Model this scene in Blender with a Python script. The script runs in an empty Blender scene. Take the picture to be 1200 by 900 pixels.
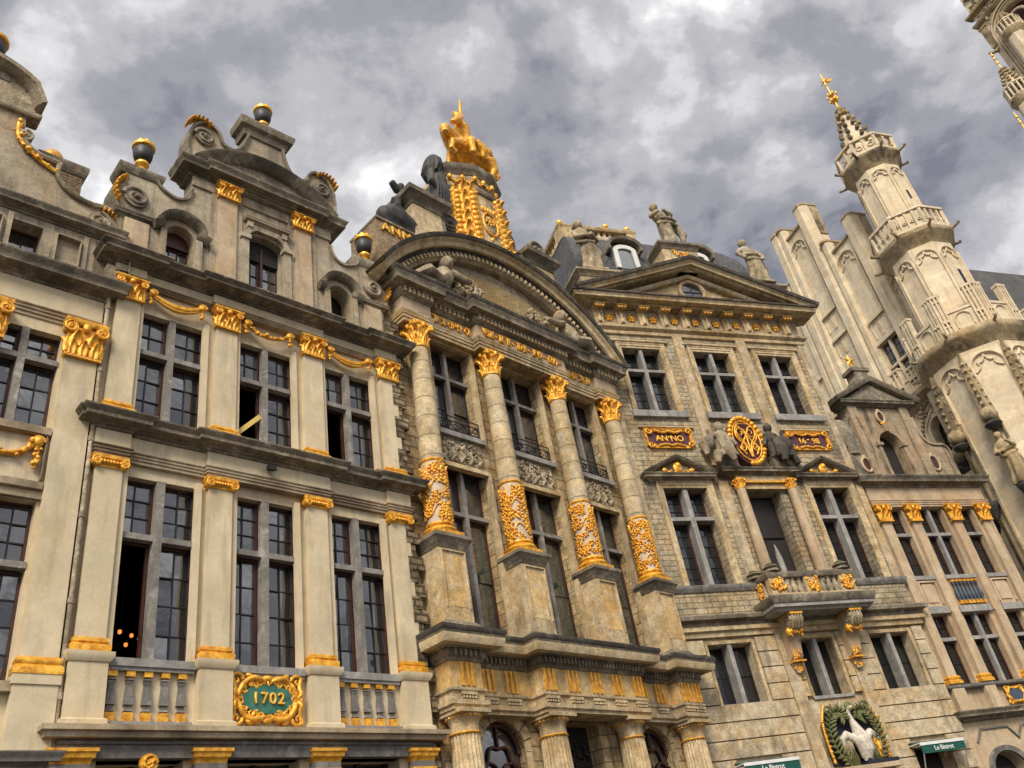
import bpy, bmesh, math, random
from math import sin, cos, pi, radians, sqrt, atan2, hypot
from mathutils import Matrix, Vector, Euler
SC = bpy.context.scene
COL = SC.collection
random.seed(7)

# ------------------------------------------------------------------ camera
PITCH, ROLL, EYE = 0.56917654, -0.18452819, 1.6
cam_d = bpy.data.cameras.new('camera')
cam = bpy.data.objects.new('camera', cam_d); COL.objects.link(cam)
cam_d.sensor_width = 36; cam_d.lens = 1010.55 / 1200 * 36; cam_d.clip_end = 5000; cam_d.clip_start = .1
f_ = Vector((0, cos(PITCH), sin(PITCH))); r_ = Vector((1, 0, 0)); u_ = r_.cross(f_)
r2 = r_ * cos(ROLL) + u_ * sin(ROLL); u2 = u_ * cos(ROLL) - r_ * sin(ROLL)
cam.matrix_world = Matrix(((r2.x, u2.x, -f_.x, 0), (r2.y, u2.y, -f_.y, 0), (r2.z, u2.z, -f_.z, EYE), (0, 0, 0, 1)))
SC.camera = cam

# ------------------------------------------------------------------ light
SUN_EL, SUN_AZ = radians(42), radians(-6)          # azimuth measured from -Y (behind the viewer) towards +X
sdir = Vector((sin(SUN_AZ) * cos(SUN_EL), -cos(SUN_AZ) * cos(SUN_EL), sin(SUN_EL)))
sd = bpy.data.lights.new('sun', 'SUN'); sd.energy = 1.5; sd.angle = radians(22); sd.color = (1, .90, .74)
sun = bpy.data.objects.new('sun', sd); COL.objects.link(sun)
sun.rotation_euler = (-sdir).to_track_quat('-Z', 'Y').to_euler()
SC.view_settings.view_transform = 'Standard'; SC.view_settings.look = 'None'
SC.view_settings.exposure = 1.2; SC.view_settings.gamma = 1; SC.view_settings.use_curve_mapping = False
SC.render.engine = 'CYCLES'
SC.cycles.max_bounces = 5; SC.cycles.diffuse_bounces = 3; SC.cycles.glossy_bounces = 3; SC.cycles.transmission_bounces = 2

class N:
    """tiny node-graph helper"""
    def __init__(s, tree): s.t = tree
    def __call__(s, typ, ins=None, **kw):
        n = s.t.nodes.new(typ)
        for k, v in kw.items(): setattr(n, k, v)
        for k, v in (ins or {}).items(): s.put(n.inputs[k], v)
        return n
    def put(s, sock, v):
        if hasattr(v, 'is_linked') or isinstance(v, bpy.types.NodeSocket): s.t.links.new(v, sock)
        else:
            if isinstance(v, tuple) and len(v) == 3 and sock.type == 'RGBA': v = (*v, 1)
            sock.default_value = v
    def math(s, op, a, b=0., c=None):
        n = s('ShaderNodeMath', operation=op); s.put(n.inputs[0], a); s.put(n.inputs[1], b)
        if c is not None: s.put(n.inputs[2], c)
        return n.outputs[0]
    def mix(s, f, a, b, mode='MIX'):
        n = s('ShaderNodeMix', data_type='RGBA', blend_type=mode); s.put(n.inputs[0], f); s.put(n.inputs[6], a); s.put(n.inputs[7], b)
        return n.outputs[2]
    def ramp(s, f, stops, interp='LINEAR'):
        n = s('ShaderNodeValToRGB'); n.color_ramp.interpolation = interp; e = n.color_ramp.elements
        while len(e) < len(stops): e.new(.5)
        for q, (p, c) in zip(e, stops): q.position = p; q.color = (c, c, c, 1) if not isinstance(c, tuple) else (*c, 1)
        s.put(n.inputs[0], f); return n.outputs[0]
    def noise(s, vec, scale, detail=4., rough=.55, dist=0.):
        return s('ShaderNodeTexNoise', {'Vector': vec, 'Scale': scale, 'Detail': detail, 'Roughness': rough, 'Distortion': dist}).outputs[0]

world = bpy.data.worlds.new('World'); SC.world = world; world.use_nodes = True
wt = world.node_tree; wt.nodes.clear(); n = N(wt)
sky = n('ShaderNodeTexSky', sky_type='NISHITA', sun_disc=False, sun_elevation=SUN_EL, sun_rotation=pi - SUN_AZ)
tc = n('ShaderNodeTexCoord').outputs['Generated']
xyz = n('ShaderNodeSeparateXYZ', {0: tc})
zz = n.math('ADD', n.math('MAXIMUM', xyz.outputs[2], .0), .42)
pv = n('ShaderNodeCombineXYZ', {0: n.math('DIVIDE', xyz.outputs[0], zz), 1: n.math('DIVIDE', xyz.outputs[1], zz), 2: 8.2}).outputs[0]
warp = n('ShaderNodeTexNoise', {'Vector': pv, 'Scale': 1.3, 'Detail': 3.})
wv = n('ShaderNodeVectorMath', {0: warp.outputs['Color'], 1: (.5, .5, .5)}, operation='SUBTRACT').outputs[0]
wv = n('ShaderNodeVectorMath', {0: wv, 'Scale': .22}, operation='SCALE').outputs[0]
pv2 = n('ShaderNodeVectorMath', {0: pv, 1: wv}, operation='ADD').outputs[0]
big = n.noise(pv2, 2.2, 2., .5); mid = n.noise(pv2, 5.5, 6., .6); fine = n.noise(pv2, 15., 5., .65)
bil = n.math('ABSOLUTE', n.math('SUBTRACT', n.noise(pv2, 7.5, 3., .5), .5))
cl = n.math('ADD', n.math('MULTIPLY', big, .36), n.math('ADD', n.math('MULTIPLY', mid, .46), n.math('ADD', n.math('MULTIPLY', fine, .10), n.math('MULTIPLY', bil, .3))))
ccol = n.ramp(cl, [(.375, (.95, .97, 1.13)), (.435, (1.6, 1.59, 1.72)), (.485, (2.35, 2.31, 2.4)), (.53, (3.35, 3.3, 3.34)), (.585, (5.2, 5.12, 5.1))], 'EASE')
glow = n('ShaderNodeVectorMath', {0: tc, 1: tuple(sdir)}, operation='DOT_PRODUCT').outputs['Value']
gl = n.math('ADD', 1., n.math('MULTIPLY', n.math('POWER', n.math('MAXIMUM', glow, 0.), 2.), 1.2))
ccol = n.mix(1., ccol, gl, 'MULTIPLY')
skyc = n.mix(.94, sky.outputs[0], ccol)
bg = n('ShaderNodeBackground', {'Color': skyc, 'Strength': .1})
out = n('ShaderNodeOutputWorld', {'Surface': bg.outputs[0]})

# ------------------------------------------------------------------ materials
def new_mat(name):
    m = bpy.data.materials.new(name); m.use_nodes = True; m.node_tree.nodes.clear(); k = N(m.node_tree)
    p = k('ShaderNodeBsdfPrincipled'); o = k('ShaderNodeOutputMaterial', {'Surface': p.outputs[0]})
    return m, k, p
def stone(name, base, dark, grime=.5, block=None, bump=.5, warm=None, streak=1., rough=.88, joint=.55, con=.8, pale=None):
    m, k, p = new_mat(name)
    oc = k('ShaderNodeTexCoord').outputs['Object']
    rnd = k('ShaderNodeObjectInfo').outputs['Random']
    s = k('ShaderNodeSeparateXYZ', {0: oc})
    off = k.math('MULTIPLY', rnd, 37.)
    v = k('ShaderNodeCombineXYZ', {0: s.outputs[0], 1: k.math('ADD', s.outputs[1], off), 2: s.outputs[2]}).outputs[0]
    c = k.mix(k.ramp(k.noise(v, 1.1, 5.), [(.35, 0.), (.65, 1.)]), tuple(x * .86 for x in base), tuple(min(1, x * 1.1) for x in base))
    if warm: c = k.mix(k.ramp(k.noise(v, .8, 4., .6, .6), [(.45, 0.), (.66, .85)]), c, warm)
    if pale: c = k.mix(k.ramp(k.noise(v, 2.3, 6., .7, .5), [(.52, 0.), (.62, .8)]), c, pale)
    f1 = k.math('ADD', 1., k.math('MULTIPLY', k.math('SUBTRACT', k.noise(v, 4.5, 6., .72), .5), 2.1 * con))
    f2 = k.math('ADD', 1., k.math('MULTIPLY', k.math('SUBTRACT', k.noise(v, 24., 4., .7), .5), 1.7 * con))
    c = k.mix(1., c, k.math('MAXIMUM', k.math('MULTIPLY', f1, f2), .15), 'MULTIPLY')
    hgt = k.noise(v, 16., 5., .65)
    if block:
        bv = k('ShaderNodeCombineXYZ', {0: k.math('ADD', s.outputs[0], s.outputs[1]), 1: s.outputs[2], 2: 0.}).outputs[0]
        b = k('ShaderNodeTexBrick', {'Vector': bv, 'Color1': (.85, .85, .85), 'Color2': (1., 1., 1.), 'Mortar': (joint, joint, joint), 'Scale': 1., 'Mortar Size': block[2] if len(block) > 2 else .012, 'Mortar Smooth': .3, 'Bias': 0., 'Brick Width': block[0], 'Row Height': block[1]})
        c = k.mix(1., c, b.outputs[0], 'MULTIPLY')
        hgt = k.math('SUBTRACT', hgt, k.math('MULTIPLY', b.outputs[1], 1.3))
    sv = k('ShaderNodeVectorMath', {0: v, 1: (2.6, 2.6, .38)}, operation='MULTIPLY').outputs[0]
    g1 = k.noise(sv, 1.6, 5., .62, .4); g2 = k.noise(v, .55, 4., .6, .5)
    g = k.math('ADD', k.math('MULTIPLY', g1, .5 * streak), k.math('MULTIPLY', g2, 1 - .5 * streak))
    c = k.mix(k.math('MULTIPLY', k.ramp(g, [(.50, 0.), (.62, 1.)]), grime), c, dark)
    k.put(p.inputs['Base Color'], c); p.inputs['Roughness'].default_value = rough
    p.inputs['Specular IOR Level'].default_value = .3
    bm_ = k('ShaderNodeBump', {'Strength': bump, 'Distance': .02, 'Height': hgt}); k.put(p.inputs['Normal'], bm_.outputs[0])
    return m
def plain(name, base, rough=.5, metal=0., var=.25, scale=6., bump=.15, alt=None, spec=.5):
    m, k, p = new_mat(name)
    oc = k('ShaderNodeTexCoord').outputs['Object']
    nz = k.noise(oc, scale, 5., .6)
    c = k.mix(k.ramp(nz, [(.35, 0.), (.65, 1.)]), alt or tuple(x * (1 - var) for x in base), base)
    k.put(p.inputs['Base Color'], c); k.put(p.inputs['Roughness'], k.math('ADD', rough - .1, k.math('MULTIPLY', nz, .2)))
    p.inputs['Metallic'].default_value = metal; p.inputs['Specular IOR Level'].default_value = spec
    if bump: k.put(p.inputs['Normal'], k('ShaderNodeBump', {'Strength': bump, 'Distance': .02, 'Height': k.noise(oc, scale * 4, 4.)}).outputs[0])
    return m
def glass(name, tint=(.012, .013, .016), wav=.06, ior=2.0):
    m, k, p = new_mat(name)
    oc = k('ShaderNodeTexCoord').outputs['Object']
    c = k.mix(k.noise(oc, .9, 3.), tint, tuple(x * 2.2 for x in tint))
    k.put(p.inputs['Base Color'], c); p.inputs['Roughness'].default_value = .06; p.inputs['IOR'].default_value = ior
    p.inputs['Specular IOR Level'].default_value = .7
    k.put(p.inputs['Normal'], k('ShaderNodeBump', {'Strength': wav, 'Distance': .05, 'Height': k.noise(oc, 3.2, 2.)}).outputs[0])
    return m
M = {}
M['cream'] = stone('painted_cream_stone', (.64, .54, .37), (.26, .205, .13), .36, None, .15, (.60, .48, .30), 1.3, con=.18)
M['cream2'] = stone('aged_cream_stone', (.45, .385, .285), (.10, .083, .062), .62, (.85, .42, .006), .4, (.38, .285, .18), 1.1, joint=.75, con=.6)
M['band'] = stone('moulded_cream_stone', (.44, .36, .245), (.12, .085, .055), .75, None, .3, (.33, .225, .135), .2, con=.6)
M['black'] = stone('soot_darkened_stone', (.185, .158, .118), (.042, .037, .03), .62, None, .6, (.25, .205, .14), .3, con=1., pale=(.38, .33, .25))
M['lime'] = stone('weathered_limestone', (.50, .375, .20), (.08, .06, .038), .6, (.62, .30, .014), .9, (.36, .225, .10), .9, con=1.1, joint=.4, pale=(.52, .43, .29))
M['limes'] = stone('carved_limestone', (.55, .43, .26), (.09, .07, .045), .55, None, .6, (.40, .26, .105), .8, con=.9, pale=(.53, .44, .30))
M['drum'] = stone('limestone_column_drums', (.61, .485, .295), (.18, .135, .08), .45, (60., .55, .016), .8, (.45, .32, .16), .7, con=.8, joint=.5, pale=(.56, .49, .36))
M['swan'] = stone('grey_tan_masonry', (.43, .355, .24), (.07, .058, .042), .68, (.42, .17, .014), 1., (.43, .30, .15), .6, joint=.5, con=1.1, pale=(.46, .41, .31))
M['swans'] = stone('grey_tan_ashlar', (.49, .40, .27), (.08, .065, .048), .6, None, .7, (.46, .315, .15), .8, con=.9, pale=(.50, .43, .31))
M['relief'] = stone('grey_carved_stone', (.34, .28, .19), (.06, .05, .038), .6, None, .6, (.40, .30, .17), .6, con=1.1, pale=(.50, .43, .32))
M['rose_st'] = stone('pinkish_smooth_stone', (.50, .39, .26), (.17, .13, .09), .45, None, .3, (.46, .315, .185), 1., con=.4)
M['gablest'] = stone('stained_tan_stone', (.37, .295, .20), (.055, .047, .038), .85, (.7, .35, .008), .5, (.40, .27, .16), 1.3, con=.6, joint=.7)
M['hall'] = stone('pale_gold_sandstone', (.74, .63, .45), (.29, .23, .14), .36, (.8, .34, .006), .35, (.70, .55, .35), 1.3, joint=.84, con=.28)
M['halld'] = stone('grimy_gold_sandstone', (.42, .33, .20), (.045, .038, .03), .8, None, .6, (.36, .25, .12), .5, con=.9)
M['blue'] = stone('blue_grey_stone', (.155, .143, .13), (.06, .057, .052), .5, None, .3, (.20, .185, .165), 1.2, con=.6, pale=(.28, .265, .245))
M['bluel'] = stone('pale_grey_stone', (.285, .272, .255), (.115, .11, .105), .5, None, .3, None, 1.2, con=.5, pale=(.40, .385, .36))
M['greyst'] = stone('mid_grey_stone', (.22, .20, .18), (.08, .075, .07), .5, None, .3, (.29, .265, .235), 1.2, con=.7, pale=(.38, .36, .33))
M['ochre'] = stone('ochre_limestone', (.60, .41, .18), (.14, .09, .045), .5, None, .5, (.60, .36, .12), .8, con=.8, pale=(.62, .50, .32))
M['soot'] = stone('soot_black_stone', (.07, .06, .05), (.028, .026, .024), .5, None, .6, (.10, .085, .065), .3, con=.9, pale=(.19, .165, .125))
M['brick'] = stone('tan_brickwork', (.38, .275, .165), (.10, .075, .05), .55, (.24, .085, .014), .9, (.34, .21, .105), .4, joint=.55, con=1.)
M['rubble'] = stone('rough_toothed_masonry', (.36, .275, .165), (.05, .038, .026), .8, (.34, .16, .03), 1., (.42, .33, .2), .4, joint=.3, con=1.3)
M['yellow_brick'] = stone('ochre_inscribed_panel', (.52, .39, .20), (.24, .16, .07), .5, (.33, .085, .02), .7, (.50, .32, .12), .2, joint=.5, con=.6)
M['slate'] = stone('grey_slate', (.10, .10, .105), (.036, .037, .04), .5, (.26, .16, .014), .9, (.15, .145, .14), .6, .6, joint=.35, con=.9)
M['cobble'] = stone('grey_cobbles', (.10, .093, .083), (.05, .047, .043), .5, (.18, .12, .02), .8)
M['gold'] = plain('gilding', (1., .56, .07), .38, .35, .3, 9., .6, (.60, .23, .014))
M['goldb'] = plain('bright_gilding', (1., .62, .09), .36, .35, .3, 9., .25, (.85, .40, .035))
M['ivory'] = plain('ivory_paint', (.62, .50, .37), .7, 0., .25, 5., .2)
M['iron'] = plain('black_iron', (.02, .02, .021), .5, .3)
M['lead'] = plain('dark_lead', (.055, .058, .06), .5, .2, .4, 4., .2)
M['bronze'] = stone('black_weathered_sculpture', (.045, .044, .042), (.02, .02, .02), .5, None, .4, (.075, .07, .065), .5, .6)
M['sash'] = plain('dark_red_brown_paint', (.075, .022, .013), .45, 0., .5, 8., .1)
M['sashd'] = plain('near_black_paint', (.018, .014, .013), .5, 0., .4, 8., .1)
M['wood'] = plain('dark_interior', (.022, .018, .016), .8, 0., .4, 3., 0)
M['glass'] = glass('old_window_glass')
M['glassd'] = glass('dark_window_glass', (.008, .009, .010), .08, 1.6)
M['glassg'] = glass('greenish_window_glass', (.02, .026, .024), .1)
M['green'] = plain('green_enamel', (.05, .20, .135), .5, 0., .5, 5., .1, (.02, .11, .08))
M['plum'] = plain('plum_enamel', (.11, .032, .045), .5, 0., .4, 5., .1)
M['navy'] = plain('blue_grey_enamel', (.07, .09, .12), .5, 0., .4, 5., .1)
M['night'] = plain('dark_blue_backing', (.012, .014, .032), .6, 0., .4, 5., .1)
M['awning'] = plain('dark_green_canvas', (.004, .085, .062), .8, 0., .25, 4., .1)
M['white'] = plain('white_paint', (.72, .72, .70), .6, 0., .12, 4., .05)
M['leaf'] = plain('painted_green_leaves', (.075, .095, .028), .6, 0., .5, 14., .3, (.17, .165, .06))
M['feather'] = plain('dirty_white_feathers', (.74, .69, .60), .8, 0., .4, 14., .4, (.44, .38, .30))
M['plank'] = plain('raw_yellow_timber', (.75, .55, .16), .7, 0., .2, 8., .1)
M['planks'] = M['plank']
m, k, p = new_mat('lamp_glow'); p.inputs['Emission Color'].default_value = (1, .30, .06, 1); p.inputs['Emission Strength'].default_value = .55; p.inputs['Base Color'].default_value = (.8, .4, .1, 1); M['glow'] = m

# ------------------------------------------------------------------ geometry helpers; every builder works in (u, d, z): along the front, out of the front, up
class MB:
    def __init__(s): s.v = []; s.f = []
    def add(s, vs, fs):
        o = len(s.v); s.v += [(a, -b, c) for a, b, c in vs]; s.f += [tuple(i + o for i in f) for f in fs]
    def box(s, u0, u1, d0, d1, z0, z1):
        s.add([(u0, d0, z0), (u1, d0, z0), (u1, d1, z0), (u0, d1, z0), (u0, d0, z1), (u1, d0, z1), (u1, d1, z1), (u0, d1, z1)],
              [(0, 1, 2, 3), (4, 5, 6, 7), (0, 1, 5, 4), (1, 2, 6, 5), (2, 3, 7, 6), (3, 0, 4, 7)])
    def loft(s, rings, closed=True, cap=True):
        nn = len(rings[0]); vs = [p for r in rings for p in r]; fs = []
        for i in range(len(rings) - 1):
            for j in range(nn if closed else nn - 1):
                a, b = i * nn + j, i * nn + (j + 1) % nn; fs.append((a, b, b + nn, a + nn))
        if cap: fs += [tuple(range(nn)), tuple(range((len(rings) - 1) * nn, len(rings) * nn))]
        s.add(vs, fs)
    def prism(s, poly, d0, d1):                      # outline in (u, z)
        s.loft([[(u, d0, z) for u, z in poly], [(u, d1, z) for u, z in poly]])
    def slab(s, poly, z0, z1):                       # outline in (u, d)
        s.loft([[(u, d, z0) for u, d in poly], [(u, d, z1) for u, d in poly]])
    def quad(s, a, b, c, d): s.add([a, b, c, d], [(0, 1, 2, 3)])
    def sweep(s, path, prof, closed=False):          # plan path (u, d), profile (out, z)
        rings = []; m_ = len(path)
        for i in range(m_):
            p = path[i]; q0 = path[i - 1] if (i or closed) else None; q1 = path[(i + 1) % m_] if (i < m_ - 1 or closed) else None
            ns = []
            for a, b in ((q0, p), (p, q1)):
                if a is None or b is None: continue
                dx, dy = b[0] - a[0], b[1] - a[1]; L = hypot(dx, dy) or 1e-9; ns.append((-dy / L, dx / L))
            if len(ns) == 2:
                mx, my = ns[0][0] + ns[1][0], ns[0][1] + ns[1][1]; q = max(.25, 1 + ns[0][0] * ns[1][0] + ns[0][1] * ns[1][1]); mx /= q; my /= q
            else: mx, my = ns[0]
            rings.append([(p[0] + mx * o, p[1] + my * o, z) for o, z in prof])
        if closed: rings.append(rings[0])
        s.loft(rings, True, not closed)
    def arcsweep(s, path, prof):                     # elevation path (u, z); profile (along in-plane normal, out)
        rings = []; m_ = len(path)
        for i in range(m_):
            a = path[max(i - 1, 0)]; b = path[min(i + 1, m_ - 1)]; p = path[i]
            ns = []
            for c, e in ((a, p), (p, b)):
                dx, dy = e[0] - c[0], e[1] - c[1]; L = hypot(dx, dy)
                if L > 1e-9: ns.append((-dy / L, dx / L))
            if len(ns) == 2:
                mx, my = ns[0][0] + ns[1][0], ns[0][1] + ns[1][1]; q = max(.3, 1 + ns[0][0] * ns[1][0] + ns[0][1] * ns[1][1]); mx /= q; my /= q
            else: mx, my = ns[0]
            rings.append([(p[0] + mx * o, d, p[1] + my * o) for o, d in prof])
        s.loft(rings)
    def lathe(s, cu, cd, prof, n=16, fl=0., ph=0., su=1., sdp=1.):
        rings = []
        for r, z in prof:
            ring = []
            for j in range(n):
                t = 2 * pi * j / n + ph; rr = r * (1 - (fl if j % 2 else 0)); ring.append((cu + rr * cos(t) * su, cd + rr * sin(t) * sdp, z))
            rings.append(ring)
        s.loft(rings)
    def tube(s, pts, r, n=6, flat=1.):
        n = max(n, 9); m_ = len(pts); rs = list(r) if isinstance(r, (list, tuple)) else [r] * m_; rs = rs if len(rs) == m_ else [rs[min(len(rs) - 1, int(i * len(rs) / m_))] for i in range(m_)]; rings = []; P_ = [Vector(p) for p in pts]
        prev = None
        for i in range(m_):
            t = (P_[min(i + 1, m_ - 1)] - P_[max(i - 1, 0)])
            t = t.normalized() if t.length > 1e-9 else Vector((0, 0, 1))
            if prev is None:
                a = Vector((0, 1, 0)) if abs(t.y) < .9 else Vector((1, 0, 0))
            else: a = prev
            x = (a - t * a.dot(t)); x = x.normalized() if x.length > 1e-6 else t.orthogonal().normalized()
            y = t.cross(x); prev = x
            rings.append([tuple(P_[i] + (x * cos(2 * pi * j / n) * flat + y * sin(2 * pi * j / n)) * rs[i]) for j in range(n)])
        s.loft(rings)
    def blob(s, c, rx, ry, rz, n=8, k=5, rot=0., tilt=0.):
        vs = []; fs = []
        if n > 4: n = max(n, 9); k = max(k, 6)
        for i in range(k + 1):
            ph = pi * i / k
            for j in range(n):
                t = 2 * pi * j / n; x = rx * sin(ph) * cos(t); y = ry * sin(ph) * sin(t); z = rz * cos(ph)
                y, z = y * cos(tilt) - z * sin(tilt), y * sin(tilt) + z * cos(tilt)
                x, z = x * cos(rot) - z * sin(rot), x * sin(rot) + z * cos(rot)
                vs.append((c[0] + x, c[1] + y, c[2] + z))
        for i in range(k):
            for j in range(n):
                a, b = i * n + j, i * n + (j + 1) % n; fs.append((a, b, b + n, a + n))
        s.add(vs, fs)
    def spiral(s, c, r, d, turns=1.6, dirn=1, start=0., th=None, n=5, sq=1.):
        pts = []; rs = []; K = int(14 * turns); th = th or r * .16
        for i in range(K + 1):
            t = i / K; a = start + dirn * 2 * pi * turns * t; q = r * (1 - .86 * t)
            pts.append((c[0] + q * cos(a), d, c[1] + q * sin(a) * sq)); rs.append(th * (1 - .45 * t))
        s.tube(pts, rs, n)
    def disc(s, c, r, d0, d1, n=18, sq=1.):
        s.prism([(c[0] + r * cos(2 * pi * j / n), c[1] + r * sq * sin(2 * pi * j / n)) for j in range(n)], d0, d1)
def arc(cu, cz, r, a0, a1, n=14, sq=1.):
    return [(cu + r * cos(radians(a0 + (a1 - a0) * i / n)), cz + r * sq * sin(radians(a0 + (a1 - a0) * i / n))) for i in range(n + 1)]
def smooth(pts, it=2):                                 # Chaikin on an open polyline, keeps the ends
    for _ in range(it):
        q = [pts[0]]
        for a, b in zip(pts, pts[1:]):
            q.append(tuple(x * .75 + y * .25 for x, y in zip(a, b))); q.append(tuple(x * .25 + y * .75 for x, y in zip(a, b)))
        pts = q + [pts[-1]]
    return pts
def to_mesh(name, mb, angle=42):
    me = bpy.data.meshes.new(name); me.from_pydata(mb.v, [], mb.f)
    b = bmesh.new(); b.from_mesh(me); bmesh.ops.recalc_face_normals(b, faces=b.faces); b.to_mesh(me); b.free()
    me.polygons.foreach_set('use_smooth', [True] * len(me.polygons)); me.set_sharp_from_angle(angle=radians(angle)); me.update()
    return me
def ob(name, mb, mat, parent=None, label=None, kind=None, loc=None):
    me = mb if isinstance(mb, bpy.types.Mesh) else to_mesh(name, mb)
    o = bpy.data.objects.new(name, me); COL.objects.link(o); o.parent = parent
    if not me.materials: me.materials.append(M[mat])
    if label: o['label'] = label
    if kind: o['kind'] = kind
    if loc: o.location = (loc[0], -loc[1], loc[2])
    return o
def obk(name, mb, mat, parent, key):
    """one object per group of islands; key(u, d, z) of an island's centre names its group"""
    n_ = len(mb.v); par = list(range(n_))
    def find(a):
        while par[a] != a: par[a] = par[par[a]]; a = par[a]
        return a
    for f in mb.f:
        r = find(f[0])
        for i in f[1:]:
            q = find(i)
            if q != r: par[q] = r
    isl = {}
    for i in range(n_): isl.setdefault(find(i), []).append(i)
    kof = {}
    for r, vs in isl.items():
        c = [sum(mb.v[i][a] for i in vs) / len(vs) for a in range(3)]; kof[r] = key(c[0], -c[1], c[2])
    res = []
    for g in sorted(set(kof.values()), key=str):
        m = MB(); idx = {}
        for f in mb.f:
            if kof[find(f[0])] != g: continue
            ff = []
            for i in f:
                if i not in idx: idx[i] = len(m.v); m.v.append(mb.v[i])
                ff.append(idx[i])
            m.f.append(tuple(ff))
        res.append(ob(name, m, mat, parent))
    return res
def near(*cs):
    def k(u, d, z): return min(range(len(cs)), key=lambda i: (cs[i][0] - u) ** 2 + ((cs[i][1] - z) if len(cs[i]) > 1 else 0) ** 2)
    return k
def mids(wins, z=None): return [((a + b) / 2,) if z is None else ((a + b) / 2, z) for a, b in wins]
def remesh(name, mb, vox, smooth_it=4):
    me = bpy.data.meshes.new(name); me.from_pydata(mb.v, [], mb.f)
    b = bmesh.new(); b.from_mesh(me); bmesh.ops.recalc_face_normals(b, faces=b.faces); b.to_mesh(me); b.free()
    o = bpy.data.objects.new('tmp', me); COL.objects.link(o)
    r = o.modifiers.new('r', 'REMESH'); r.mode = 'VOXEL'; r.voxel_size = vox; r.use_smooth_shade = True
    if smooth_it:
        q = o.modifiers.new('s', 'SMOOTH'); q.iterations = smooth_it; q.factor = .5
    dg = bpy.context.evaluated_depsgraph_get(); dg.update()
    res = bpy.data.meshes.new_from_object(o.evaluated_get(dg)); res.name = name
    bpy.data.objects.remove(o); bpy.data.meshes.remove(me)
    return res
def text_mesh(txt, size, depth, shear=0., space=1.):
    cu = bpy.data.curves.new('lettering', 'FONT'); cu.body = txt; cu.size = size; cu.extrude = depth; cu.align_x = 'CENTER'; cu.align_y = 'CENTER'; cu.shear = shear
    cu.space_character = space; cu.bevel_depth = size * .018; cu.bevel_resolution = 0
    o = bpy.data.objects.new('tmp', cu); COL.objects.link(o)
    dg = bpy.context.evaluated_depsgraph_get(); dg.update()
    me = bpy.data.meshes.new_from_object(o.evaluated_get(dg)); bpy.data.objects.remove(o); me.name = 'lettering'
    me.materials.clear(); return me
def lettering(txt, size, mat, parent, u, d, z, depth=.02, rot=0., space=1.):
    o = ob('lettering', text_mesh(txt, size, depth, 0., space), mat, parent, loc=(u, d, z)); o.rotation_euler = (pi / 2, 0, 0)
    if rot: o.rotation_euler = Euler((pi / 2, rot, 0))
    return o
def empty(name, loc, yaw=0., label=None, cat=None, group=None, scale=None):
    o = bpy.data.objects.new(name, None); COL.objects.link(o); o.location = loc; o.rotation_euler = (0, 0, yaw); o.empty_display_size = .3
    if label: o['label'] = label
    if cat: o['category'] = cat
    if group: o['group'] = group
    if scale: o.scale = (scale,) * 3
    return o
class Front:
    """a street front: origin on the pavement at its foot, facing along -y of its own frame"""
    def __init__(s, p, yaw, off=0.): s.p = Vector((p[0], p[1], 0)); s.yaw = radians(yaw); s.off = off
    def w(s, u, z, d=0.): return s.p + Vector((cos(s.yaw) * u + sin(s.yaw) * d, sin(s.yaw) * u - cos(s.yaw) * d, z))
    def root(s, name, label, cat): s.o = empty(name, s.p, s.yaw, label, cat); return s.o
    def thing(s, name, u, d, z, label, cat, group=None, turn=0., scale=None): return empty(name, s.w(u, z, d), s.yaw + turn, label, cat, group, scale)

def wall(m, u0, u1, z0, z1, ops=(), d=0., rev=.45, back=True):
    us = {u0, u1}; zs = {z0, z1}; R_ = []
    for o in ops:
        a, b, c, e = o[:4]; top = e + (o[4] if len(o) > 4 else 0); R_.append((a, b, c, top)); us |= {a, b}; zs |= {c, top}
    us = sorted(u for u in us if u0 <= u <= u1); zs = sorted(z for z in zs if z0 <= z <= z1)
    for a, b in zip(us, us[1:]):
        for c, e in zip(zs, zs[1:]):
            x, y = (a + b) / 2, (c + e) / 2
            if any(r[0] < x < r[1] and r[2] < y < r[3] for r in R_): continue
            m.quad((a, d, c), (b, d, c), (b, d, e), (a, d, e))
    for o in ops:
        a, b, c, e = o[:4]; D = d - rev
        m.quad((a, d, c), (b, d, c), (b, D, c), (a, D, c)); m.quad((a, d, c), (a, d, e), (a, D, e), (a, D, c)); m.quad((b, d, c), (b, d, e), (b, D, e), (b, D, c))
        if len(o) > 4:
            r = o[4]; mid = (a + b) / 2; h = (b - a) / 2; P_ = arc(mid, e, h, 180, 0, 14, r / h); top = e + r
            for (x0, y0), (x1, y1) in zip(P_, P_[1:]):
                m.quad((x0, d, y0), (x1, d, y1), (x1, d, top), (x0, d, top)); m.quad((x0, d, y0), (x1, d, y1), (x1, D, y1), (x0, D, y0))
        else: m.quad((a, d, e), (b, d, e), (b, D, e), (a, D, e))
def stepped(path_u0, path_u1, d, breaks, back=.35):    # plan path with returns and forward breaks (ua, ub, extra)
    P_ = [(path_u0, d - back)]; cur = d; u = path_u0
    P_.append((path_u0, d + (breaks[0][2] if breaks and abs(breaks[0][0] - path_u0) < 1e-6 else 0)))
    for a, b, x in breaks:
        if abs(a - path_u0) > 1e-6: P_ += [(a, d), (a, d + x)]
        if abs(b - path_u1) > 1e-6: P_ += [(b, d + x), (b, d)]
        last = (b, x)
    end = d + (breaks[-1][2] if breaks and abs(breaks[-1][1] - path_u1) < 1e-6 else 0)
    P_ += [(path_u1, end), (path_u1, d - back)]
    return P_
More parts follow.
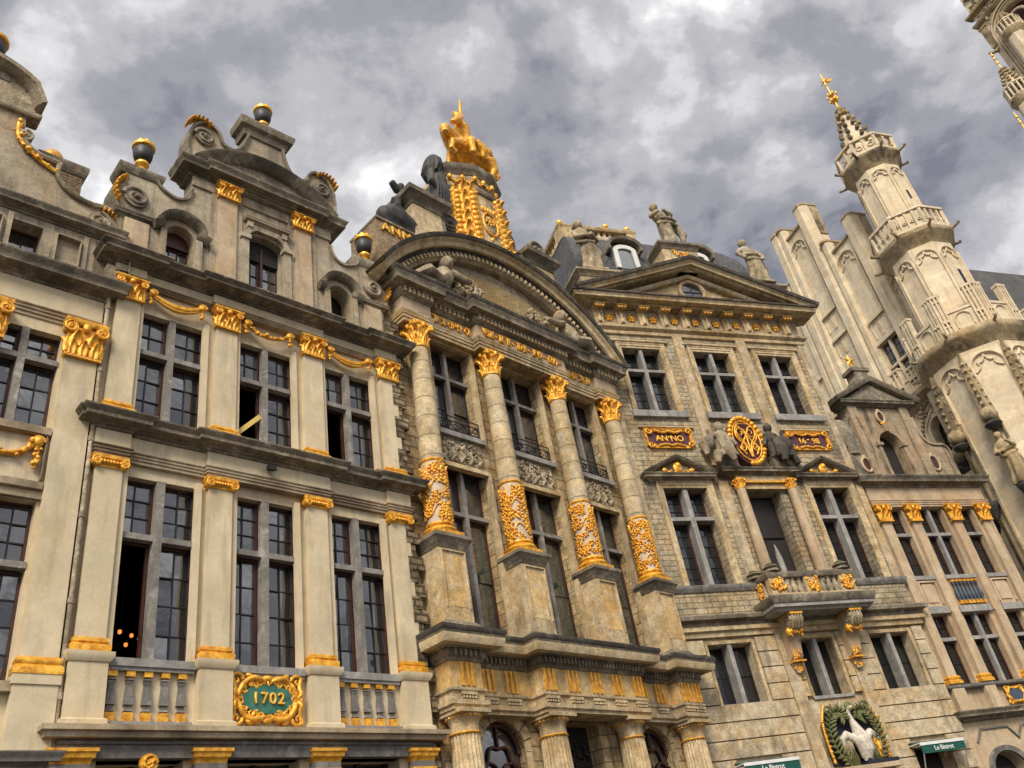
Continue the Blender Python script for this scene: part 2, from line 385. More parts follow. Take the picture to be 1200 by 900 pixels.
def cornice_prof(z0, z1, out, back=-.3):
    h = z1 - z0
    return [(back, z0), (.0, z0), (out * .12, z0 + h * .06), (out * .14, z0 + h * .2), (out * .3, z0 + h * .27), (out * .34, z0 + h * .36), (out * .78, z0 + h * .42), (out * .80, z0 + h * .40), (out * .82, z0 + h * .62), (out * .86, z0 + h * .66), (out * .97, z0 + h * .84), (out, z0 + h * .88), (out, z0 + h * .97), (back, z1)]
def arch_prof(z0, z1, out=.07, back=-.2):              # three-fascia architrave
    h = z1 - z0
    return [(back, z0), (0, z0), (0, z0 + h * .3), (out * .35, z0 + h * .32), (out * .35, z0 + h * .58), (out * .65, z0 + h * .6), (out * .65, z0 + h * .8), (out, z0 + h * .9), (out, z1), (back, z1)]
def band_prof(z0, z1, out=.06, back=-.2): return [(back, z0), (out * .7, z0), (out, z0 + (z1 - z0) * .3), (out, z1 - (z1 - z0) * .1), (back, z1)]
def dentils(m, u0, u1, d, z0, z1, w=.09, gap=.09, dep=.1):
    k_ = max(1, int((u1 - u0) / (w + gap))); st = (u1 - u0) / k_
    for i in range(k_): m.box(u0 + st * i + gap * .5, u0 + st * i + gap * .5 + w, d - .02, d + dep, z0, z1)

def window(P_, u0, u1, z0, z1, zt=None, d=-.1, cols=2, ru=2, rl=3, mw=.125, tw=.11, dep=.16, smat='greyst', fmat='sash', gmat='glass', gd=.12, blank=(), mull=True, fw=.045, bar=.024, label=None, tilt=1.5, rows=None, arch=0., name='window'):
    """stone cross with a sash (frame and glazing bars) and its panes as sub-parts"""
    st = MB(); sa = MB(); gl = MB(); gb_ = MB(); c = (u0 + u1) / 2
    xs = [(u0, c - mw / 2), (c + mw / 2, u1)] if mull else [(u0, u1)]
    zr = [(z0, zt - tw / 2, rl), (zt + tw / 2, z1, ru)] if zt else [(z0, z1, rl)]
    if mull: st.box(c - mw / 2, c + mw / 2, d - dep, d, z0, z1 + arch)
    if zt:
        for a, b in xs: st.box(a, b, d - dep + .003, d - .003, zt - tw / 2, zt + tw / 2)
    if not mull and not zt: st.box(u0, u1, d - dep, d - .02, z0, z0 + .05)
    D = d - dep - .02; G = D - .035
    for i, (a, b) in enumerate(xs):
        for j, (p, q, nr) in enumerate(zr):
            if j == len(zr) - 1: q += arch
            sa.box(a, a + fw, D - .07, D, p, q); sa.box(b - fw, b, D - .07, D, p, q); sa.box(a + fw, b - fw, D - .069, D - .002, p, p + fw); sa.box(a + fw, b - fw, D - .069, D - .002, q - fw, q)
            if (i, j) in blank: continue
            A, B, C_, E_ = a + fw, b - fw, p + fw, q - fw
            for x in range(1, cols): xx = A + (B - A) * x / cols; gb_.box(xx - bar / 2, xx + bar / 2, D - .05, D - .01, C_, E_)
            for y in range(1, nr): yy = C_ + (E_ - C_) * y / nr; gb_.box(A, B, D - .048, D - .012, yy - bar / 2, yy + bar / 2)
            for x in range(cols):
                for y in range(nr):
                    x0 = A + (B - A) * x / cols; x1 = A + (B - A) * (x + 1) / cols; y0 = C_ + (E_ - C_) * y / nr; y1 = C_ + (E_ - C_) * (y + 1) / nr
                    t1, t2 = [radians(random.gauss(0, tilt)) for _ in '12']
                    w_, h_ = (x1 - x0) / 2, (y1 - y0) / 2
                    gl.quad((x0, G - t1 * w_ - t2 * h_, y0), (x1, G + t1 * w_ - t2 * h_, y0), (x1, G + t1 * w_ + t2 * h_, y1), (x0, G - t1 * w_ + t2 * h_, y1))
    w_ = ob(name, st, smat, P_, label); ob('sash', sa, fmat, w_); ob('glazing', gl, gmat, w_)
    if gb_.f: ob('glazing_bar', gb_, 'iron', w_)
    return w_
def frame_around(m, u0, u1, z0, z1, w=.16, d0=-.02, d1=.08, sill=False, ear=0.):
    path = [(u0, z0), (u0, z1), (u1, z1), (u1, z0)]
    prof = [(0, d0), (0, d1 * .45), (w * .35, d1 * .5), (w * .4, d1 * .75), (w * .8, d1 * .8), (w * .86, d1), (w, d1), (w, d0)]
    m.arcsweep(path, prof)
def volute(m, c, r, d0, d1, dirn=1, start=pi / 2):
    m.disc(c, r * .9, d0, d1, 14); m.spiral(c, r * .92, d1, 1.7, dirn, start, r * .17); m.blob((c[0], d1 + r * .1, c[1]), r * .2, r * .2, r * .2, 6, 4)
def leaf(m, u, d, z, w, h, curl, rot=0., n=5):
    """an upright acanthus leaf: a tapering lobe that curls outward at the tip"""
    pts = []; 
    cl_, sl = [], []
    L = [(-.45, 0), (.45, 0)]
    rings = []
    for i in range(n + 1):
        t = i / n; ww = w * (.75 + .35 * sin(pi * min(1, t * 1.2))) * (1 - .55 * t * t); o = curl * t ** 2.4; zz_ = z + h * (t - .18 * max(0, t - .75) * 4 * .5)
        row = [(-ww / 2, o * .8), (-ww / 4, o + .16 * w), (0, o + .06 * w), (ww / 4, o + .16 * w), (ww / 2, o * .8), (ww / 2, o * .6 - .04), (-ww / 2, o * .6 - .04)]
        rings.append([(u + x * cos(rot) + y * sin(rot), d - x * sin(rot) + y * cos(rot), zz_) for x, y in row])
    m.loft(rings)
def pil_capital(m, u0, u1, z0, z1, d, dep=.14):
    w = u1 - u0; h = z1 - z0; c = (u0 + u1) / 2
    m.loft([[(u0 + .01, d - .1, z0 + .06 * h), (u1 - .01, d - .1, z0 + .06 * h), (u1 - .01, d + .03, z0 + .06 * h), (u0 + .01, d + .03, z0 + .06 * h)], [(u0 - .02, d - .1, z0 + h * .8), (u1 + .02, d - .1, z0 + h * .8), (u1 + .02, d + .06, z0 + h * .8), (u0 - .02, d + .06, z0 + h * .8)]])
    m.box(u0 - .03, u1 + .03, d - .1, d + .05, z0, z0 + .07 * h)
    for r_i, (nn, zz_, hh) in enumerate(((3, .07, .38), (2, .3, .36))):
        for i in range(nn):
            leaf(m, u0 + w * (i + .5) / nn, d + .03, z0 + h * zz_, w / nn * 1.05, h * hh, .09 + .03 * r_i)
    for sx in (-1, 1):
        leaf(m, c + sx * w * .48, d + .02, z0 + h * .1, w * .25, h * .5, .06)
        volute(m, (c + sx * w * .46, z0 + h * .74), h * .17, d - .05, d + .12, -sx, pi / 2)
        leaf(m, c + sx * w * .5, d - .02, z0 + h * .12, w * .3, h * .4, .08, sx * pi / 2)
    m.blob((c, d + .1, z0 + h * .8), w * .13, .06, h * .13)
    m.sweep([(u0 - .02, d - .12), (u0 - .02, d + .07), (u1 + .02, d + .07), (u1 + .02, d - .12)], [(-.1, z0 + h * .86), (.03, z0 + h * .86), (.06, z0 + h * .92), (.06, z1), (-.1, z1)])
def col_capital(m, cu, cd, r, z0, z1):
    h = z1 - z0
    m.lathe(cu, cd, [(r * .98, z0), (r * 1.1, z0 + .02 * h), (r * 1.1, z0 + .08 * h), (r, z0 + .1 * h), (r * 1.02, z0 + .5 * h), (r * 1.2, z0 + .84 * h)], 16)
    for t_, (zz_, hh, cu_, nn, ww) in enumerate(((.08, .36, .16, 8, .62), (.34, .36, .2, 8, .58))):
        for i in range(nn):
            a = 2 * pi * (i + .5 * t_) / nn
            leaf(m, cu + r * 1.02 * sin(a), cd + r * 1.02 * cos(a), z0 + h * zz_, r * ww, h * hh, r * cu_ * 2.2, a)
    for i in range(4):
        a = pi / 4 + i * pi / 2; x, y = cu + r * 1.38 * sin(a), cd + r * 1.38 * cos(a)
        for k_ in range(10):
            t = k_ / 9 * 4.6; q = .2 * h * (1 - k_ / 12); m.blob((x + q * .5 * sin(a) * cos(t), y + q * .5 * cos(a) * cos(t), z0 + h * .76 + q * sin(t) * .8), h * .07, h * .07, h * .07, 6, 4)
        m.blob((x, y, z0 + h * .76), h * .1, h * .1, h * .1, 6, 4)
        b = i * pi / 2; m.blob((cu + r * 1.25 * sin(b), cd + r * 1.25 * cos(b), z0 + h * .84), r * .22, r * .22, h * .12, 7, 5)
    R_ = r * 1.42
    pl = []
    for i in range(4):
        a0 = pi / 4 + i * pi / 2
        for t in (-.12, .12, .45, .785, 1.12, 1.45):
            pass
    for i in range(16):
        a = 2 * pi * i / 16 + pi / 4; q = R_ * (1.0 if i % 4 == 0 else (.9 if i % 4 in (1, 3) else .8)); pl.append((cu + q * sin(a), cd + q * cos(a)))
    m.slab(pl, z0 + h * .88, z1)
def urn_parts(P_, r, h, gold_base=True):
    a = MB(); g = MB(); 
    prof = lambda L: [(r * x, h * y) for x, y in L]
    a.lathe(0, 0, prof([(.3, .30), (.72, .36), (.86, .46), (.92, .62), (.80, .66), (.78, .70)]), 16)
    b = ob('bowl', a, 'lead', P_)
    g.lathe(0, 0, prof([(.45, 0), (.5, .04), (.34, .09), (.28, .13), (.62, .2), (.62, .25), (.34, .29), (.3, .32)]), 16); ob('foot', g, 'goldb', P_)
    t = MB(); t.lathe(0, 0, prof([(.8, .66), (1.02, .69), (1.04, .75), (.8, .79), (.62, .86), (.36, .91), (.2, .93)]), 16)
    for i in range(8): t.blob((r * .75 * cos(i * pi / 4), r * .75 * sin(i * pi / 4), h * .8), r * .16, r * .16, h * .06, 6, 4)
    t.blob((0, 0, h * .96), r * .22, r * .22, h * .05); ob('lid', t, 'goldb', P_)
def garland(m, pts, r, seed=1, dens=1.):
    rg = random.Random(seed); L = 0
    P_ = [Vector(p) for p in pts]
    m.tube(pts, [r * .55] * len(pts), 6)
    for a, b in zip(P_, P_[1:]):
        k_ = max(1, int((b - a).length / r * 1.6 * dens))
        for i in range(k_):
            q = a.lerp(b, i / k_) + Vector((rg.uniform(-1, 1), rg.uniform(0, .9), rg.uniform(-1, 1))) * r * .7
            s_ = r * rg.uniform(.35, .7); m.blob(tuple(q), s_, s_, s_ * rg.uniform(.7, 1.3), 6, 4)
def swag(m, u0, u1, z, drop, d, r, seed=1, knots=True, ends=.25, fruit=True):
    n_ = 12; pts = [(u0 + (u1 - u0) * i / n_, d + .05, z - drop * (1 - (2 * i / n_ - 1) ** 2)) for i in range(n_ + 1)]
    if fruit: garland(m, pts, r, seed)
    else:
        for k_ in range(3): m.tube([(p[0], p[1] + .02 * (k_ == 1), p[2] - r * .75 * (k_ - 1) * (1 - .3 * abs(2 * i / n_ - 1))) for i, p in enumerate(pts)], [r * .42 * (1 + .5 * (1 - abs(2 * i / n_ - 1))) for i in range(n_ + 1)], 6)
    for u in (u0, u1):
        m.blob((u, d + .07, z), r * 1.25, r, r * 1.25, 8, 5); m.spiral((u, z), r * 1.3, d + .1, 1.2, 1, 0, r * .35)
        garland(m, [(u + (.03 if u == u1 else -.03), d + .05, z - r), (u, d + .05, z - ends)], r * .75, seed + 3, 1.2)
def relief(m, u0, u1, z0, z1, d, seed, n_=40, rr=.08):
    rg = random.Random(seed)
    for i in range(n_):
        x, z = rg.uniform(u0 + rr, u1 - rr), rg.uniform(z0 + rr, z1 - rr); a = rg.uniform(0, 2 * pi); L = rr * rg.uniform(1.2, 3.2); b = rg.uniform(-1.6, 1.6)
        pts = [(min(u1, max(u0, x + L * t * cos(a + b * t))), d + rr * .5 * sin(pi * t) + .01, min(z1, max(z0, z + L * t * sin(a + b * t)))) for t in (0, .25, .5, .75, 1)]
        q = rr * rg.uniform(.3, .6); m.tube(pts, [q * .6, q, q * 1.1, q * .9, q * .4], 6)
        if rg.random() < .6: m.blob((x, d + rr * .4, z), q * 1.3, q * 1.2, q * 1.5, 7, 5, a)
def baluster_prof(r, z0, z1):
    h = z1 - z0
    return [(r * x, z0 + h * y) for x, y in [(.9, .14), (1., .17), (.7, .2), (.75, .23), (1.05, .34), (1., .45), (.62, .62), (.55, .74), (.8, .78), (.62, .81), (.85, .86)]]
def robed(mb, h, seed, lean=0., arm_l=None, arm_r=None, swirl=0., head_turn=0., width=1.):
    """a draped standing figure of height h, feet at the origin, facing +d"""
    rg = random.Random(seed); nf = rg.choice((5, 6, 7)); ph = rg.uniform(0, 6)
    rows = [(0, .155, .13), (.06, .16, .14), (.2, .145, .125), (.36, .135, .115), (.47, .132, .11), (.54, .118, .1), (.62, .10, .085), (.7, .125, .09), (.78, .138, .088), (.815, .11, .07), (.845, .045, .045), (.88, .04, .042)]
    rings = []
    for t, rx, ry in rows:
        fold = .24 * max(0, 1 - t / .66); cx = h * (lean * t + .035 * sin(t * 5)); cy = h * .02 * sin(t * 4)
        rings.append([(cx + h * rx * width * cos(a) * (1 + fold * sin(nf * a + ph + 2 * t)), cy + h * ry * sin(a) * (1 + fold * sin(nf * a + ph + 2 * t)), h * t) for a in [2 * pi * j / 28 for j in range(28)]])
    mb.loft(rings)
    hx = h * (lean * .93 + .035 * sin(4.6)); 
    mb.blob((hx, h * .01, h * .935), h * .06, h * .066, h * .078, 12, 9)
    mb.blob((hx, -h * .012, h * .955), h * .07, h * .07, h * .066, 10, 7)
    mb.blob((hx + head_turn * h * .02, h * .068, h * .925), h * .011, h * .018, h * .018, 6, 5)
    for sx, arm in ((-1, arm_l), (1, arm_r)):
        sh = (h * (lean * .78 + sx * .125), 0, h * .785)
        arm = arm or [(sx * .17, .02, .64), (sx * .1, .12, .57)]
        pts = [sh] + [(h * (lean * .6 + a), h * b, h * c) for a, b, c in arm]
        mb.tube(pts, [h * .045, h * .042, h * .03][:len(pts)] + [h * .025] * (len(pts) - 3), 8); mb.blob(pts[-1], h * .032, h * .03, h * .036, 7, 5)
    for k_ in range(2):                                # mantle folds thrown across the body
        z = .66 - .1 * k_; mb.tube([(h * (-.14 + swirl * .02), h * .03, h * z), (h * -.03, h * .12, h * (z - .05)), (h * .09, h * .1, h * (z - .03)), (h * (.15 + swirl * .1), h * .0, h * (z + .02))], [h * .028, h * .034, h * .032, h * .026], 7)
    if swirl: 
        mb.tube([(h * .1, -h * .05, h * .7), (h * (.16 + swirl * .09), -h * .05, h * .58), (h * (.2 + swirl * .12), -h * .03, h * .4), (h * (.17 + swirl * .1), -h * .02, h * .2)], [h * .05, h * .075, h * .07, h * .025], 8)

# ------------------------------------------------------------------ the square
g = MB(); g.v = [(-1500, -1500, 0), (1500, -1500, 0), (1500, 1500, 0), (-1500, 1500, 0)]; g.f = [(0, 1, 2, 3)]
ob('ground', g, 'cobble', kind='structure')

FR = Front((-7.529, 12.75), 46.5)            # the two cream houses stand in one line
FA = Front((-2.91, 17.63), 48.5)
FS = Front((3.47, 24.84), 22.9)
FE = Front((11.66, 28.30), 22.9)
FH = Front((20.83, 34.34), 22.9)
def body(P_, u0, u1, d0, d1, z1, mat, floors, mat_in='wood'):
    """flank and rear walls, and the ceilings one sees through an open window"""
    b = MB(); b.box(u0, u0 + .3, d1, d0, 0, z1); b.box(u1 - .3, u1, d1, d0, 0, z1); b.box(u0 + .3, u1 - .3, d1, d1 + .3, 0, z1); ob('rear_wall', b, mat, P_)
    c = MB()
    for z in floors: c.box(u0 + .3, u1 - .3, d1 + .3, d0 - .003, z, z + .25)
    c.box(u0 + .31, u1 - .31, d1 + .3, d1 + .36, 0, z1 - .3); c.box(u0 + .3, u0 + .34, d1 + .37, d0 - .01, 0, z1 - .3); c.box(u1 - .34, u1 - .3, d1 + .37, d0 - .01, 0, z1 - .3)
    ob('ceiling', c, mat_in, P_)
def gable_roof(P_, u0, u1, d0, d1, z0, zr, eave=.1):
    r = MB(); c = (u0 + u1) / 2; t = .12
    r.prism([(u0 - eave, z0), (c, zr), (u1 + eave, z0), (u1 + eave, z0 - t), (u0 - eave, z0 - t)], d1, d0); ob('roof', r, 'slate', P_)

# ------------------------------------------------------------------ the house at the left edge
F = Front(FR.w(-6.05, 0), 46.5); B = F.root('gabled_townhouse', 'cream gabled house with one large gilded capital and ball-topped brick chimney', 'house')
X = lambda u: u + 6.05
wn = [(-1.95, -.72), (-3.75, -2.35), (-5.38, -4.15)]
m = MB(); ops = []
for a, b in wn: ops += [(X(a), X(b), 10.29, 12.36), (X(a), X(b), 5.95, 8.93)]
ops += [(X(a), X(b), .3, 4.3) for a, b in wn]
wall(m, X(-6.05), X(-.06), 0, 13.0, ops, -.15, .5); ob('wall', m, 'cream', B)
m = MB(); at = [(-1.9, -1.35), (-3.4, -2.7), (-4.75, -4.2)]
wall(m, X(-6.05), X(-.06), 13.0, 15.15, [(X(a), X(b), 13.9, 14.87) for a, b in at], -.2, .4)
for a, b in ((-1.15, -.62), (-2.6, -2.05), (-4.05, -3.5)): frame_around(m, X(a) + .05, X(b) - .05, 13.92, 14.75, .05, -.21, -.15)
for a in (-.6, -2.0, -3.48, -4.1, -5.5): m.box(X(a), X(a) + .09, -.22, -.15, 13.85, 15.0)
ob('attic', m, 'cream2', B)
m = MB()                                                  # spandrel panels, strings and frames
for a, b in wn:
    frame_around(m, X(a) + .02, X(b) - .02, 9.3, 10.14, .05, -.16, -.09); m.box(X(a) - .08, X(b) + .04, -.2, -.02, 10.15, 10.29)
    m.box(X(a) - .08, X(b) + .04, -.2, -.05, 9.12, 9.25); m.box(X(a) - .08, X(b) + .04, -.2, -.07, 8.94, 9.0); m.box(X(a) - .08, X(b) + .04, -.2, .0, 5.8, 5.95)
obk('moulding', m, 'band', B, near(*mids([(X(a), X(b)) for a, b in wn], 10.2), *mids([(X(a), X(b)) for a, b in wn], 9.7), *mids([(X(a), X(b)) for a, b in wn], 9.0), *mids([(X(a), X(b)) for a, b in wn], 5.9)))
for a in (-.66, -2.31, -4.34, -5.99):
    m = MB(); m.box(X(a), X(a) + .56, -.2, 0, 6.28, 11.86); m.box(X(a) - .035, X(a) + .595, -.2, .035, 4.95, 5.93); m.box(X(a) - .06, X(a) + .62, -.2, .06, 5.9, 6.05)
    q = ob('pilaster', m, 'cream', B)
    m = MB(); m.sweep([(X(a), -.15), (X(a), 0), (X(a) + .56, 0), (X(a) + .56, -.15)], [(-.05, 6.05), (.07, 6.05), (.075, 6.14), (.06, 6.17), (.03, 6.2), (.05, 6.24), (.04, 6.29), (.01, 6.32), (-.05, 6.32)]); ob('base', m, 'gold', q)
    m = MB(); pil_capital(m, X(a) - .02, X(a) + .58, 11.84, 12.66, .03); ob('capital', m, 'gold', q)
for i, (a, b) in enumerate(wn):
    window(B, X(a), X(b), 10.29, 12.36, 11.72, -.13, cols=2, ru=2, rl=3); window(B, X(a), X(b), 5.95, 8.93, 7.8, -.13, cols=2, ru=3, rl=4)
    m = MB(); swag(m, X(a) + .12, X(b) - .14, 10.0, .3, -.14, .085, i, ends=.5); ob('garland', m, 'gold', B)
for a, b in at: window(B, X(a), X(b), 13.9, 14.87, None, -.45, cols=2, rl=2, mull=False, dep=.05)
m = MB(); bk = [(X(-6.05), X(-5.4), .08), (X(-4.4), X(-3.7), .08), (X(-2.4), X(-1.7), .08), (X(-.72), X(-.06), .08)]
m.sweep(stepped(X(-6.05), X(-.06), -.12, []), arch_prof(12.62, 12.84, .1)); ob('architrave', m, 'band', B)
m = MB(); m.box(X(-6.03), X(-.08), -.3, -.08, 12.84, 13.4); ob('frieze', m, 'cream', B)
m = MB(); m.sweep(stepped(X(-6.05), X(-.06), -.1, []), cornice_prof(13.36, 13.78, .38)); ob('cornice', m, 'black', B)
m = MB(); m.sweep(stepped(X(-6.05), X(-.06), -.2, []), cornice_prof(15.05, 15.33, .26)); ob('cornice', m, 'black', B)
m = MB(); m.sweep(stepped(X(-6.05), X(-.06), -.05, []), cornice_prof(4.72, 4.96, .18)); ob('ledge', m, 'blue', B)
ax = -3.05; half = [(.1, 15.25), (.06, 15.6), (-.02, 15.86), (-.25, 16.0), (-.6, 15.93), (-.95, 16.02), (-1.22, 16.22), (-1.33, 16.5), (-1.31, 16.74), (-1.62, 16.76), (-1.9, 16.87), (-2.06, 17.08), (-2.03, 17.5), (-2.05, 17.9)]
R_ = smooth([(X(u), z) for u, z in half[:8]], 1) + smooth([(X(u), z) for u, z in half[8:12]], 1) + [(X(u), z) for u, z in half[12:]]
Lm = [(2 * X(ax) - u, z) for u, z in R_][::-1]
m = MB(); m.prism(R_ + Lm, -.65, -.25); ob('gable', m, 'cream2', B)
m = MB(); pf = [(-.02, -.66), (-.02, -.17), (.03, -.14), (.07, -.16), (.08, -.66)]
for h_ in (R_[:-2], Lm[2:]): m.arcsweep(h_[::-1] if h_ is not Lm[2:] else h_[::-1], pf)
top = arc(X(ax), 17.55, 1.55, 143, 37, 16, 1.0)
m.arcsweep([(X(ax) - 1.2, 18.12)] + [(u, z - .12) for u, z in top[2:-2]] + [(X(ax) + 1.2, 18.12)], [(-.1, -.6), (-.1, -.12), (-.03, -.02), (0, .05), (.09, .07), (.09, -.6)])
m.prism([(u, z - .2) for u, z in top] + [(X(ax) + 1.05, 17.8), (X(ax) - 1.05, 17.8)], -.62, -.22)
volute(m, (X(-.35), 15.58), .26, -.3, -.18, -1); volute(m, (X(2 * ax + .35), 15.58), .26, -.3, -.18, 1); volute(m, (X(-2.0), 17.2), .17, -.3, -.17, -1); volute(m, (X(2 * ax + 2.0), 17.2), .17, -.3, -.17, 1)
m.sweep([(X(-4.2), -.5), (X(-4.2), -.25), (X(-1.9), -.25), (X(-1.9), -.5)], band_prof(17.78, 17.92, .12))
obk('coping', m, 'relief', B, near((X(-5.2), 16.4), (X(-.9), 16.4), (X(-3.05), 18.3)))
m = MB(); garland(m, smooth([(X(-2.16), -.2, 17.5), (X(-2.14), -.2, 17.05), (X(-1.75), -.2, 16.7), (X(-1.33), -.2, 16.5)], 2), .085, 5); garland(m, smooth([(X(2 * ax + 2.16), -.2, 17.5), (X(2 * ax + 2.14), -.2, 17.05), (X(2 * ax + 1.75), -.2, 16.7), (X(2 * ax + 1.33), -.2, 16.5)], 2), .085, 6)
for i in range(9):
    a = radians(95 - i * 15); m.blob((X(-.26) + .36 * cos(a), -.26, 15.6 + .36 * sin(a)), .07, .14, .04, 6, 4, a)
obk('garland', m, 'gold', B, near((X(-.3),), (X(-1.7),), (X(-4.4),)))
body(B, X(-6.05), X(-.06), -.2, -9, 15, 'cream2', (4.6, 9.0, 12.7)); gable_roof(B, X(-6.0), X(-.1), -.6, -9, 15.2, 18.6, 0)
m = MB(); m.box(X(-1.5), X(-.62), -1.75, -1.0, 15.1, 17.5); q = ob('chimney', m, 'brick', B)
m = MB(); m.sweep([(X(-1.5), -1.75), (X(-1.5), -1.0), (X(-.62), -1.0), (X(-.62), -1.75)], [(-.3, 17.45), (.02, 17.45), (.1, 17.6), (.1, 17.72), (-.3, 17.8)]); m.box(X(-1.55), X(-.57), -1.8, -.95, 17.7, 17.74); ob('cap', m, 'black', q)
m = MB(); m.blob((0, 0, .27), .25, .25, .25, 16, 12); m.lathe(0, 0, [(.12, 0), (.12, .03), (.07, .06), (.07, .1)], 12)
o = F.thing('ball_finial', X(-1.22), -1.4, 17.79, 'gilded ball standing on the brick chimney', 'ball finial'); ob('ball', m, 'gold', o)
o = F.thing('finial_urn', X(-2.95), -.4, 19.0, 'dark urn with gilded lid crowning the gable of the chimney house', 'urn'); urn_parts(o, .3, 1.2)
m = MB(); m.box(X(-3.4), X(-2.5), -.6, -.2, 18.6, 18.95); m.box(X(-3.5), X(-2.4), -.65, -.1, 18.9, 19.0); ob('pedestal', m, 'black', B)
m = MB()
for a, b in wn: m.box(X(a), X(b), -.62, -.58, .3, 4.3)
obk('shopfront', m, 'glass', B, lambda u, d, z: round(u))

# ------------------------------------------------------------------ the cream house with three bays
F = FR; B = F.root('gabled_townhouse', 'cream three-bay gabled house with the green and gold 1702 date panel', 'house')
PX = [(.09, .56), (2.17, 2.64), (4.26, 4.73), (6.33, 6.80)]
LW = [(.59, 2.03), (2.68, 4.10), (4.77, 6.20)]
m = MB(); ops = [(a, b, 6.33, 9.72) for a, b in LW] + [(a, b, 11.0, 13.5) for a, b in LW] + [(a + .05, b - .05, 0.1, 4.86) for a, b in LW]
wall(m, 0, 6.9, 0, 14.3, ops, -.15, .5); ob('wall', m, 'cream', B)
m = MB()
for a, b in LW:
    for x in (a - .03, b - .09):
        m.box(x, x + .12, -.16, -.06, 6.4, 9.8); m.box(x, x + .12, -.16, -.06, 11.05, 13.62)
obk('window_surround', m, 'cream', B, near(*mids(LW, 8), *mids(LW, 12.3)))
for i, (a, b) in enumerate(PX):
    m = MB(); m.box(a, b, -.2, 0, 6.62, 9.75); m.box(a - .06, b + .06, -.25, .06, 5.4, 6.3)
    m.sweep([(a - .05, -.25), (a - .05, .05), (b + .05, .05), (b + .05, -.25)], [(-.1, 6.28), (.03, 6.28), (.08, 6.36), (.08, 6.43), (-.1, 6.45)])
    m.sweep([(a - .05, -.25), (a - .05, .05), (b + .05, .05), (b + .05, -.25)], [(-.1, 5.32), (.06, 5.32), (.06, 5.4), (.02, 5.43), (-.1, 5.43)])
    q = ob('pilaster', m, 'cream', B)
    m = MB(); m.sweep([(a, -.2), (a, 0), (b, 0), (b, -.2)], [(-.05, 6.45), (.075, 6.45), (.08, 6.54), (.065, 6.56), (.03, 6.575), (.05, 6.6), (.045, 6.65), (.01, 6.68), (-.05, 6.68)]); ob('base', m, 'gold', q)
    m = MB(); c = (a + b) / 2
    m.sweep([(a, -.2), (a, 0), (b, 0), (b, -.2)], [(-.05, 9.72), (.02, 9.72), (.02, 9.76), (.05, 9.79), (.05, 9.86), (.08, 9.88), (.08, 9.95), (-.05, 9.95)])
    for k_ in range(7): m.blob((a + .07 + (b - a - .14) * k_ / 6, .07, 9.81), .03, .035, .04, 6, 4)
    for x, s_ in ((a - .005, 1), (b + .005, -1)): volute(m, (x, 9.80), .095, -.05, .09, s_, pi / 2)
    ob('capital', m, 'gold', q)
    a += .03; b += .03
    m = MB(); m.box(a, b, -.2, 0, 11.1, 13.62); q = ob('pilaster', m, 'cream', B)
    m = MB(); m.sweep([(a, -.2), (a, 0), (b, 0), (b, -.2)], [(-.05, 10.76), (.08, 10.76), (.085, 10.98), (.07, 11.0), (.035, 11.03), (.05, 11.07), (.01, 11.14), (-.05, 11.14)]); ob('base', m, 'gold', q)
    m = MB(); pil_capital(m, a - .02, b + .02, 13.58, 14.1, .02); ob('capital', m, 'gold', q)
bk = [(.04, .62, .1), (2.12, 4.78, .1), (6.28, 6.86, .1)]
m = MB(); m.sweep(stepped(.04, 6.86, -.06, bk), arch_prof(9.95, 10.15, .07)); m.sweep(stepped(.08, 6.86, -.06, bk), arch_prof(14.08, 14.18, .06)); obk('architrave', m, 'band', B, lambda u, d, z: z > 12)
m = MB(); m.sweep(stepped(.04, 6.86, -.07, bk), [(-.2, 10.14), (.02, 10.14), (.02, 10.5), (-.2, 10.5)]); m.sweep(stepped(.06, 6.86, -.07, bk), [(-.2, 14.17), (.02, 14.17), (.02, 14.47), (-.2, 14.47)]); obk('frieze', m, 'cream', B, lambda u, d, z: z > 12)
m = MB(); m.sweep(stepped(.0, 6.9, -.06, bk), cornice_prof(10.46, 10.77, .36)); ob('cornice', m, 'black', B)
m = MB(); m.sweep(stepped(.02, 6.9, -.06, bk), cornice_prof(14.42, 14.68, .42)); ob('cornice', m, 'black', B)
window(B, *LW[0], 6.33, 9.72, 8.57, -.12, cols=2, ru=3, rl=4, blank=((0, 0),), mw=.15)
window(B, *LW[1], 6.33, 9.72, 8.57, -.12, cols=2, ru=3, rl=4, mw=.15); window(B, *LW[2], 6.33, 9.72, 8.57, -.12, cols=2, ru=3, rl=4, mw=.15)
window(B, *LW[0], 11.0, 13.5, 12.52, -.12, cols=2, ru=2, rl=3); window(B, *LW[1], 11.0, 13.5, 12.52, -.12, cols=2, ru=2, rl=3, blank=((0, 0),)); window(B, *LW[2], 11.0, 13.5, 12.52, -.12, cols=2, ru=2, rl=3, blank=((0, 0),))
